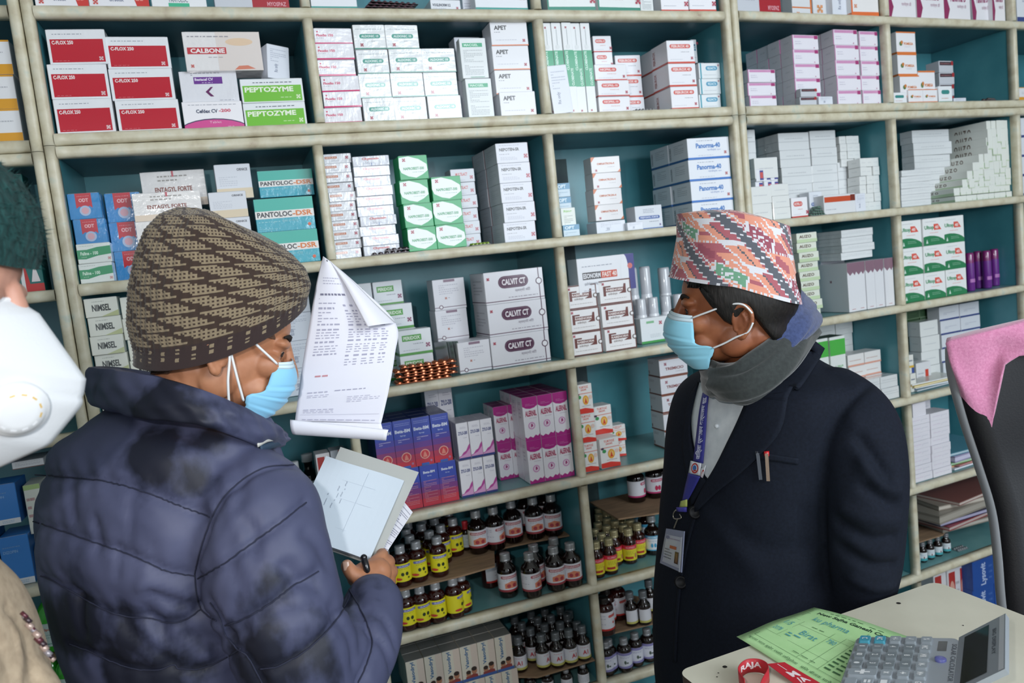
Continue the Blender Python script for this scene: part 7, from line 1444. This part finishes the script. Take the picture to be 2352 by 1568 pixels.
# folded respirator with valve
resp = mat('#c6cace', .85, bump=.12, bscale=420); n, m = 40, 61; G = np.zeros((n, m, 3))
cen3 = [(.098, 0, .034), (.118, 0, .026), (.166, 0, -.022), (.168, 0, -.046), (.150, 0, -.086), (.112, 0, -.116)]
sid3 = [(.060, .064, .022), (.045, .072, .004), (.035, .075, -.014), (.032, .075, -.040), (.038, .070, -.066), (.052, .052, -.098)]
cc = np.array([np.array(cen3[q]) * (1 - w_) + np.array(cen3[q + 1]) * w_ for q in range(len(cen3) - 1) for w_ in np.linspace(0, 1, 16, endpoint=False)] + [np.array(cen3[-1])]); ss = np.array(catmull([np.array(p) for p in sid3], 16)); cc = cc[np.linspace(0, len(cc) - 1, n).astype(int)]; ss = ss[np.linspace(0, len(ss) - 1, n).astype(int)]
for j in range(n):
    for i in range(m):
        t = i / (m - 1) * 2 - 1; a = abs(t); k = (1 - a) * .85 + (1 - a ** 2.4) * .15; fold_ = -.0012 * math.exp(-((j / n - .52) / .012) ** 2)
        G[j, i] = hf3(ss[j][0] + (cc[j][0] - ss[j][0]) * k + fold_, math.copysign(ss[j][1] * a ** .82, t), ss[j][2] + (cc[j][2] - ss[j][2]) * k)
b = MB(); thick_grid(b, G, .0012, resp, toward=hf3(.5, 0, 0)); rs = b.build('respirator', None, True)
b = MB()
for e in (G[0], G[-1]): b = MB(); b.tube([p for p in e[::2]], .0022, mat('#e6e8ea', .85, bump=.6, bscale=900), 8); b.build('edge_seam', rs, True)
bvr = BVHTree.FromPolygons([tuple(p) for p in G.reshape(-1, 3)], [(i * m + j, i * m + j + 1, (i + 1) * m + j + 1, (i + 1) * m + j) for i in range(n - 1) for j in range(m - 1)])
vc = on(bvr, 38, 938, .001, .6); p1, nn = hit(bvr, 38, 938); nn = nn if nn is not None else -_f
nn = nn if nn @ (CPOS - vc) > 0 else -nn; vu = unit(np.cross(nn, Zv)); vw = np.cross(nn, vu)
vm = mat('#d6d9dc', .4, .1); b = MB(); prof = [(.0240, -.004), (.0245, .002), (.0230, .0045), (.0205, .0052), (.0195, .0075), (.0120, .0088), (.0001, .0092)]
b.grid([[vc + nn * z + (vu * math.cos(a) + vw * math.sin(a)) * r for a in np.linspace(0, 2 * math.pi, 49)[:-1]] for r, z in prof], vm, wrap=True); vo = b.build('valve', rs, True)
b = MB()
for k in range(12):
    a = 2 * math.pi * k / 12 + .2; c = vc + nn * .0062 + (vu * math.cos(a) + vw * math.sin(a)) * .0172
    t = (-vu * math.sin(a) + vw * math.cos(a)); r_ = vu * math.cos(a) + vw * math.sin(a); v = [c + t * x * .0022 + r_ * y * .0014 + nn * z for x, y, z in ((-1, -1, 0), (1, -1, 0), (1, 1, 0), (-1, 1, 0), (-1, -1, .0022), (1, -1, .0022), (1, 1, .0012), (-1, 1, .0012))]
    b.add(v, [(3, 2, 1, 0), (4, 5, 6, 7), (0, 1, 5, 4), (1, 2, 6, 5), (2, 3, 7, 6), (3, 0, 4, 7)], mat('#c9a85a' if k % 12 in (5, 6, 7, 8, 9) else '#dfe1e4', .5))
b.build('valve_vent', vo)
for s in (-1, 1):
    b = MB(); b.tube(catmull([hf3(.045, s * .074, .004), hf3(.0, s * .084, .020), hf3(-.04, s * .082, .040)], 6), .002, mat('#e9ecee', .6), 8); b.build('strap', rs, True)
adopt_new(P3, i3)
# =================================================================== TABLE AND WHAT LIES ON IT
HT = -.600; zt = zz(HT); tt = unit([onz(1562, 1542, zt)[0] - onz(2145, 1338, zt)[0], onz(1562, 1542, zt)[1] - onz(2145, 1338, zt)[1], 0]); A_c = onz(2148, 1334, zt); tn = np.array([-tt[1], tt[0], 0]); tn = tn if tn[1] < 0 else -tn
tl = float(np.linalg.norm(onz(1558, 1543, zt) - A_c))
cream = noise_mat('cream_laminate', [(.3, '#c9c6b4'), (.6, '#d3d0be'), (.8, '#dad8c8')], 8, .35, .03)
T0_ = empty('table', (float(A_c[0] + tt[0] * tl / 2 + tn[0] * .35), float(A_c[1] + tt[1] * tl / 2 + tn[1] * .35), 0)); tag(T0_, 'cream topped table at the lower right, carrying the calculator', 'table')
def tw(a, d, z): q = A_c + tt * a + tn * d; return np.array([q[0], q[1], z])
def rounded(a0, a1, d0, d1, r):
    out = []
    for (ca, cd, s0_) in ((a0 + r, d0 + r, math.pi), (a1 - r, d0 + r, 1.5 * math.pi), (a1 - r, d1 - r, 0), (a0 + r, d1 - r, .5 * math.pi)):
        for k in range(7): t = s0_ + k / 6 * math.pi / 2; out.append((ca + r * math.cos(t), cd + r * math.sin(t)))
    return out
O = rounded(0, tl, 0, .72, .018); b = MB(); N_ = len(O)
tops = [tw(a, d, zt - .0001) for a, d in O]; mids = [tw(a, d, zt - .022) for a, d in O]
b.add(tops, [tuple(range(N_))], cream); b.add(tops + mids, [(i, (i + 1) % N_, (i + 1) % N_ + N_, i + N_) for i in range(N_)], mat('#4a3b34', .5)); b.add(mids, [tuple(range(N_))[::-1]], mat('#6b5a4c', .7))
adopt(T0_, b.build('table_top'))
for (px, py, rx) in ((2064, 1385, .0034), (1665, 1531, .0034), (2212, 1436, .0013), (1650, 1545, .0012), (1647, 1554, .0012)):
    c = onz(px, py, zt); b = MB(); b.add([c + np.array([rx * math.cos(t), rx * math.sin(t), .0002]) for t in np.linspace(0, 2 * math.pi, 17)[:-1]], [tuple(range(16))], mat('#1c1a18', .6)); adopt(T0_, b.build('screw_hole'))
wood = noise_mat('dark_wood_frame', [(.3, '#3b2a20'), (.7, '#54402f')], 18, .6, .2, stretch=(1, 1, .15))
def tbox(a0, a1, d0, d1, z0, z1, name):
    b = MB(); P = [tw(a, d, z) for z in (z0, z1) for a, d in ((a0, d0), (a1, d0), (a1, d1), (a0, d1))]; b.add(P, [(0, 3, 2, 1), (4, 5, 6, 7), (0, 1, 5, 4), (1, 2, 6, 5), (2, 3, 7, 6), (3, 0, 4, 7)], wood); adopt(T0_, b.build(name))
for a in (.02, tl - .06):
    for d in (.02, .66): tbox(a, a + .04, d, d + .04, 0, zt - .0225, 'leg')
tbox(.065, tl - .065, .03, .045, zt - .10, zt - .0225, 'apron'); tbox(.065, tl - .065, .675, .69, zt - .10, zt - .0225, 'apron'); tbox(.03, .045, .065, .655, zt - .10, zt - .0225, 'apron'); tbox(tl - .045, tl - .03, .065, .655, zt - .10, zt - .0225, 'apron')
# green consignment slip
gm = noise_mat('green_form_paper', [(.3, '#addb9a'), (.7, '#bbe5a8')], 30, .75, .1)
C4 = [onz(1870, 1395, zt + .0008), onz(2128, 1476, zt + .0008), onz(1960, 1628, zt + .0008), onz(1692, 1465, zt + .0008)]
G = quadgrid(C4, 14, 14)
for i in range(14):
    for j in range(14):
        u, v = j / 13, i / 13; G[i, j][2] += .0006 + .0040 * abs(math.sin(3.0 * u + 1.5 * v)) * (1 - v * .5) * math.exp(-((u - .2) / .5) ** 2) + .006 * math.exp(-((v - .55) / .2) ** 2) * max(0, .35 - u)
b = MB(); thick_grid(b, G, .0003, gm)
w, h = float(np.linalg.norm(C4[1] - C4[0])), float(np.linalg.norm(C4[3] - C4[0])); ink = '#3f6a44'; pen_ = '#4a9aa8'
ops = [('T', 'New Sajha Ganesh Carriers', .12, .855, .86, .915, '#2f4a38'), ('d', .2, .94, .5, .96, ink, 1), ('d', .56, .93, .72, .95, ink, 1), ('r', .05, .84, .95, .843, ink), ('r', .05, .16, .95, .163, ink), ('r', .05, .16, .053, .93, ink), ('r', .947, .16, .95, .93, ink), ('r', .05, .66, .95, .662, ink), ('r', .05, .30, .62, .302, ink),
       ('r', .16, .30, .162, .66, ink), ('r', .16, .58, .62, .582, ink), ('r', .44, .16, .442, .66, ink), ('r', .54, .16, .542, .66, ink), ('r', .62, .16, .622, .84, ink), ('d', .26, .61, .4, .63, ink, 1), ('d', .64, .2, .8, .62, ink, 8), ('d', .64, .70, .78, .82, ink, 3), ('t', '5820', .82, .66, .90, .70, '#3a3f3a'),
       ('t', 'Birat', .26, .44, .40, .52, pen_), ('t', '1/5', .07, .50, .13, .58, pen_), ('t', '2078', .07, .36, .14, .42, pen_), ('t', 'ku pharma', .18, .70, .50, .80, pen_), ('t', 'Kathmandu', .66, .72, .92, .80, pen_), ('t', '780', .46, .5, .53, .56, pen_), ('d', .2, .34, .42, .42, pen_, 2), ('t', 'A', .74, .4, .80, .5, pen_),
       ('t', 'कृपया माल बुझेर रसिद लिनुहोला', .05, .07, .50, .115, ink), ('t', 'बिल बीजक साथै हेर्नु पर्नेछ', .53, .07, .95, .115, ink), ('d', .38, .2, .6, .22, ink, 1)]
decals(b, ops, w, h, grid_map(G, w, h), (.75, 0), .00004, .0003)
gs = b.build('green_form', None, True); tag(gs, 'pale green printed delivery form lying on the cream table under the calculator', 'paper')
# calculator
cs = unit(onz(2185, 1500, zt) - onz(1965, 1482, zt)); cA = onz(1968, 1478, zt)
cx = unit([cs[0], cs[1], 0]); cyv = np.array([cx[1], -cx[0], 0]); cyv = cyv if cyv @ (np.array([0, -1, 0])) > 0 else -cyv
cx = unit(onz(2188, 1500, zt) - cA); cyv = unit(onz(1870, 1600, zt) - cA); cyv = unit(cyv - cx * (cyv @ cx) * .55)
K0 = empty('calculator', tuple(map(float, cA + cx * .07 + cyv * .07))); K0.location.z = zt; tag(K0, 'grey desktop calculator with raised tilted display on the cream table', 'calculator')
Lx, Ly = .132, .150
body_m = mat('#aab2ba', .4, .2, metal=.25, bump=.05); key_g = mat('#98a1a8', .35, .3); key_d = mat('#7d868b', .35, .3); key_t = mat('#4f9fb4', .35, .3); legend = '#e3e6e8'
def cw(u, v, z): q = cA + cx * u + cyv * v; return np.array([q[0], q[1], zt + z])
def zsurf(u): return .012 + .012 * u / Lx
b = MB(); O = rounded(0, Lx, 0, Ly, .010); N_ = len(O)
lo = [cw(u, v, .0006) for u, v in O]; mi_ = [cw(u, v, zsurf(u) - .003) for u, v in O]; c_u, c_v = Lx / 2, Ly / 2
hi = [cw(u + (c_u - u) * .03, v + (c_v - v) * .03, zsurf(u)) for u, v in O]
b.add(lo + mi_ + hi, [(i, (i + 1) % N_, (i + 1) % N_ + N_, i + N_) for i in range(N_)] + [(i + N_, (i + 1) % N_ + N_, (i + 1) % N_ + 2 * N_, i + 2 * N_) for i in range(N_)] + [tuple(range(2 * N_, 3 * N_)), tuple(range(N_))[::-1]], body_m)
kb_o = b.build('keyboard_body', None, False); adopt(K0, kb_o)
def keycap(u, v, wu, wv, m_, txt, tcol=legend, hgt=.0045):
    b = MB(); O = rounded(u, u + wu, v, v + wv, .0025); O2 = rounded(u + .0012, u + wu - .0012, v + .0012, v + wv - .0012, .0022); n_ = len(O)
    P = [cw(a, d, zsurf(a) - .0005) for a, d in O] + [cw(a, d, zsurf(a) + hgt) for a, d in O2]
    b.add(P, [(i, (i + 1) % n_, (i + 1) % n_ + n_, i + n_) for i in range(n_)] + [tuple(range(n_, 2 * n_))], m_)
    # legends read from the display side down: x along +v, up towards the display (+u)
    for ty in ((txt,) if txt else ()):
        vv, f, asp = text2d(ty, .03); th_ = wu * .5; twid = min(wv * .62, th_ * asp[0] / max(asp[1], .01) * .62)
        v0 = v + (wv - twid) / 2; u0 = u + wu * .25
        b.add([cw(u0 + y * th_, v0 + x * twid, zsurf(u0 + y * th_) + hgt + .0003) for x, y in vv], f, mat(tcol, .5))
    adopt(K0, b.build('key'))
ku, kv, pu, pv = .0135, .0175, .0185, .0235
rows_ = [['0', '00', '.', '+'], ['1', '2', '3', ''], ['4', '5', '6', '×'], ['7', '8', '9', '÷'], ['▶', 'MR', 'M+', '%']]
for r in range(5):
    for c in range(6):
        u = .006 + r * .0195; v = .006 + c * .0238
        t = ([['C', '0', '00', '.', '+', ''], ['AC', '1', '2', '3', '', '='], ['+/-', '4', '5', '6', '×', '-'], ['√', '7', '8', '9', '÷', ''], ['%', 'MC', 'MR', 'M-', 'M+', 'GT']])[r][c]
        if r == 1 and c == 4: continue
        m_ = key_t if (c == 0 and r < 2) else key_d if (1 <= c <= 3 and r < 4) else key_g
        keycap(u, v, .030 + .0065 if (r == 0 and c == 4) else .0155, .0185, m_, t)
b = MB(); b.add([cw(u, v, zsurf(u) + .0004) for u, v in ((.106, .012), (.117, .012), (.117, .040), (.106, .040))], [(0, 1, 2, 3)], mat('#2a2020', .15, .8)); adopt(K0, b.build('solar_cell'))
b = MB(); b.lathe([(.007, 0), (.007, .0032), (.0055, .004), (0, .004)], mat('#6a6fb4', .3, .3), 20); o = b.build('round_key', None, True); o.location = tuple(cw(.112, .066, zsurf(.112))); adopt(K0, o)
# neck and tilted display
b = MB(); P = []
dz = lambda s_: .022 + .030 * s_; q0, q1 = .134, .190
for (u, z) in ((Lx, .006), (Lx, .022), (q0 + .004, .026), (q0 + .004, .010)): P += [cw(u, .004, z), cw(u, Ly - .004, z)]
b.add(P, [(0, 1, 3, 2), (2, 3, 5, 4), (4, 5, 7, 6), (6, 7, 1, 0), (0, 2, 4, 6), (1, 7, 5, 3)], body_m); adopt(K0, b.build('hinge_bar'))
def dw(s_, v, n_): return cw(q0 + (q1 - q0) * s_ - .5 * n_, v, .018 + .040 * s_ + n_ * .8)
b = MB(); O = rounded(0, 1, 0, Ly, .001); P = [dw(a, d, 0.008) for a, d in ((0, 0), (1, 0), (1, Ly), (0, Ly))] + [dw(a, d, 0) for a, d in ((0, 0), (1, 0), (1, Ly), (0, Ly))]
b.add(P, [(0, 1, 2, 3), (7, 6, 5, 4), (0, 4, 5, 1), (1, 5, 6, 2), (2, 6, 7, 3), (3, 7, 4, 0)], body_m)
b.add([dw(s_, v, .0084) for s_, v in ((.88, .002), (.98, .002), (.98, Ly - .002), (.88, Ly - .002))], [(0, 1, 2, 3)], mat('#c9ced4', .3)); dsp_o = b.build('display_housing'); adopt(K0, dsp_o)
b = MB(); b.add([dw(s_, v, .0086) for s_, v in ((.14, .010), (.66, .010), (.66, Ly - .012), (.14, Ly - .012))], [(0, 1, 2, 3)], mat('#3f423a', .08, .8)); sc_o = b.build('display_screen'); adopt(K0, sc_o)
for txt_, s0_, s1_, v0_, v1_ in (('BIG DISPLAY', .74, .82, .03, .10),):
    vv, f, _x = text2d(txt_, .02); b = MB(); b.add([dw(s0_ + (s1_ - s0_) * y, v0_ + (v1_ - v0_) * x, .0087) for x, y in vv], f, mat('#5d646c', .5)); adopt(K0, b.build('printed_name'))
vv, f, _x = text2d('SOLAR CALCULATOR', .02); b = MB(); b.add([cw(.123 + .006 * y, .02 + .10 * x, zsurf(.126) + .0006) for x, y in vv], f, mat('#5d646c', .5)); adopt(K0, b.build('printed_name'))
# red lanyard
redm = mat('#b4202e', .6, .1)
def ribbon(path, wd, m_, lean=(0, 0, 1)):
    P = catmull([np.asarray(p, float) for p in path], 8); lean = unit(lean); G = np.array([[p, p + lean * wd * .5, p + lean * wd] for p in P]); return G
Rz = zt + .0012
rp = [onz(1712, 1592, Rz), onz(1697, 1566, Rz), onz(1716, 1545, Rz), onz(1750, 1545, Rz), onz(1768, 1562, Rz), onz(1752, 1596, Rz), onz(1740, 1640, Rz)]
G = ribbon(rp, .020, redm, (0, 0, 1)); b = MB(); thick_grid(b, G, .0008, redm)
Gt = np.transpose(G, (1, 0, 2))[::-1]; wl = .16
rl = b.build('lanyard', None, True); tag(rl, 'red lanyard with white lettering coiled on the cream table', 'lanyard')
a_, c_, w_ = onz(1762, 1524, Rz + .008), onz(1856, 1592, Rz), onz(1802, 1520, Rz + .010); d_ = onz(1905, 1580, Rz)
G = quadgrid([a_, w_, d_, c_], 10, 8); b = MB(); thick_grid(b, G, .0008, redm)
decals(b, [('T', 'M', .3, .5, .75, .68, '#e3d4d6'), ('T', '/A', .3, .30, .8, .46, '#e3d4d6'), ('r', .46, .72, .5, .95, '#e3d4d6')], .02, .05, grid_map(G, .02, .05), (.6, 0), .0001, .0003); o = b.build('ribbon_tail', rl)
G = quadgrid([onz(1706, 1553, Rz + .0005), onz(1752, 1552, Rz + .0005), onz(1764, 1572, Rz + .018), onz(1700, 1574, Rz + .018)], 4, 8)
b = MB(); Pf = catmull([np.asarray(p) for p in rp], 8); fr_ = np.array([[p - unit([p[0] - onz(1735, 1575, Rz)[0], p[1] - onz(1735, 1575, Rz)[1], 0]) * -.0012 for p in Pf[6:34]][::1]])
Gn = np.array([[p + Zv * .018 for p in Pf[8:36]], [p + Zv * .002 for p in Pf[8:36]]])
decals(b, [('T', 'RAJA', .12, .2, .6, .85, '#e3d4d6')], .08, .018, grid_map(Gn, .08, .018), (.6, 0), .0001, .0012); b.build('printed_lettering', rl)
# =================================================================== CHAIR WITH PINK TOWEL
Cc = onz(2320, 1300, 0)  # unused height reference
lea = mat('#15151a', .45, .15, bump=.1, bscale=300); grm = mat('#8d9094', .35, .3)
edge = [(2192, 800, 1.42), (2196, 860, 1.42), (2222, 960, 1.42), (2258, 1070, 1.42), (2288, 1170, 1.41), (2302, 1270, 1.40), (2310, 1370, 1.39), (2322, 1470, 1.38)]
Le = catmull([W(*p) for p in edge], 6); nC = len(Le); wv_ = unit([.62, -.78, 0]); G = np.array([[p + wv_ * .46 * (j / 13) + np.array([.78, .62, 0]) * (.05 * math.sin(math.pi * j / 13)) + Zv * (.035 * math.sin(math.pi * min(1, j / 13)) * (1 - i / nC) ** 2) for j in range(14)] for i, p in enumerate(Le)])
CH = empty('office_chair', (float(G[nC // 2, 7][0]), float(G[nC // 2, 7][1]), 0)); tag(CH, 'black high-backed office chair with a grey rim behind the table, pink towel on it', 'chair')
b = MB(); thick_grid(b, G, .035, lea); adopt(CH, b.build('backrest', None, True))
b = MB(); b.tube([p - wv_ * .004 - np.array([.78, .62, 0]) * -.012 for p in Le], .012, grm, 12); adopt(CH, b.build('rim', None, True))
b = MB(); cen = G[nC - 1, 7]; sz = .50
b.tube([(cen[0], cen[1], .06), (cen[0], cen[1], .44)], .025, mat('#2a2a2e', .3, metal=.6), 16); adopt(CH, b.build('gas_stem', None, True))
b = MB(); st = [ringpts((cen[0] - .02, cen[1] + .10, z), (1, 0, 0), (0, 1, 0), a, a * .95, 3) for z, a in ((.44, .20), (.45, .235), (.50, .245), (.53, .235), (.535, .15))]; loft(b, st, lea, 4); adopt(CH, b.build('seat', None, True))
for k in range(5):
    a = 2 * math.pi * k / 5; b = MB(); b.tube([(cen[0], cen[1], .085), (cen[0] + .27 * math.cos(a), cen[1] + .27 * math.sin(a), .06)], [.022, .014], mat('#1a1a1e', .4), 10); lg = b.build('leg', None, True); adopt(CH, lg)
    b = MB(); ball(b, (cen[0] + .27 * math.cos(a), cen[1] + .27 * math.sin(a), .0255), .025, mat('#101012', .4), None, 10); cs_ = b.build('caster', None, True); adopt(CH, cs_)
b = MB(); b.tube([(cen[0] + .02, cen[1] + .12, .47), (cen[0] + .08, cen[1] - .0, .50), tuple(G[nC - 1, 7] + Zv * .02)], .018, mat('#1a1a1e', .4), 10); adopt(CH, b.build('back_bracket', None, True))
# towel over the top of the backrest
tow = noise_mat('pink_terry', [(.3, '#cf7fa4'), (.6, '#db8fb2'), (.8, '#e39cbd')], 240, .95, .6, sheen=.5, dist=.0012, detail=3)
nt_, mt_ = 60, 56; G2 = np.zeros((nt_, mt_, 3)); wid = .46; outn = np.array([-.78, -.62, 0])
topL = G[0]
for i in range(nt_):
    for j in range(mt_):
        u = j / (mt_ - 1); v = (i / (nt_ - 1)) * 2 - 1          # v<0 hangs at the back, v>0 at the front
        base_p = topL[0] + wv_ * (wid * u * 1.02 - .012) + np.array([.78, .62, 0]) * (.05 * math.sin(math.pi * u)) + Zv * (.035 * math.sin(math.pi * u) + .012)
        ln = np.interp(u, [0, .03, .07, .11, .16, .22, .5, 1], [.12, .17, .19, .14, .08, .07, .10, .16]) if v > 0 else .16
        d = abs(v) * ln; side = outn if v > 0 else -outn; back = .02 if v > 0 else .055
        k = min(1, d / .03); drop = max(0, d - .018); lean = np.array([_r[0], _r[1], 0]) * drop * .22
        wv = .006 * math.sin(11 * u + 5 * v) * min(1, d / .05) + .003 * math.sin(23 * u - 7 * v)
        G2[i, j] = base_p + side * (back * math.sin(k * math.pi / 2) * .5 + .015 + wv) - Zv * drop + Zv * .006 * (1 - k) + lean
b = MB(); thick_grid(b, G2, .005, tow, toward=CPOS); tw_o = b.build('towel', None, True); tag(tw_o, 'pink terry towel draped over the top of the black chair', 'towel')
# ------------------------------------------------------------------ the 300 cartons that show largest stay single; the rest become one stock of cartons
bpy.context.view_layer.update(); dg = bpy.context.evaluated_depsgraph_get(); rank = []
for o in [q for q in COL.objects if q.name.split('.')[0] == 'medicine_carton']:
    co = getv(o.data); lo, hi = co.min(0), co.max(0); M_ = np.array(o.matrix_world); seen = 0; area = 0
    c8 = np.array([(x, y, z) for x in (lo[0], hi[0]) for y in (lo[1], hi[1]) for z in (lo[2], hi[2])]) @ M_[:3, :3].T + M_[:3, 3]
    P_ = np.array([proj(c)[:2] for c in c8]); area = max(1, (P_[:, 0].max() - P_[:, 0].min()) * (P_[:, 1].max() - P_[:, 1].min()))
    R5 = random.Random(5); tot = 0
    for k in range(30):
        px, py = R5.uniform(P_[:, 0].min(), P_[:, 0].max()), R5.uniform(P_[:, 1].min(), P_[:, 1].max())
        if not (0 <= px < 2352 and 0 <= py < 1568): continue
        h = SC.ray_cast(dg, Vector(CPOS), Vector(unit(ray(px, py))))
        if h[0] and h[4] == o: seen += 1
    rank.append((seen / 30 * area, o.name))
rank.sort(reverse=True)
rest_ = [n for a, n in rank[300:]]; VV, FF, MM, MT = [], [], [], []
for n in rest_:
    o = bpy.data.objects[n]; co = getv(o.data); M_ = np.array(o.matrix_world); k = len(VV); VV += [tuple(p) for p in co @ M_[:3, :3].T + M_[:3, 3]]
    idx = []
    for m_ in o.data.materials:
        if m_ not in MT: MT.append(m_)
        idx.append(MT.index(m_))
    for p in o.data.polygons: FF.append(tuple(k + v for v in p.vertices)); MM.append(idx[p.material_index])
    bpy.data.objects.remove(o)
me = bpy.data.meshes.new('carton_stock'); me.from_pydata(VV, [], FF)
for m_ in MT: me.materials.append(m_)
me.polygons.foreach_set('material_index', MM); me.update()
tag(link('carton_stock', me), 'small and half-hidden medicine cartons filling the gaps of the shelves', 'boxes', None, 'stuff')
seen_l = {}
for o in COL.objects:
    if o.parent is None and 'label' in o.keys(): seen_l.setdefault(o['label'], []).append(o)
for l, g in seen_l.items():
    if len(g) > 1:
        for o in g: o['group'] = l
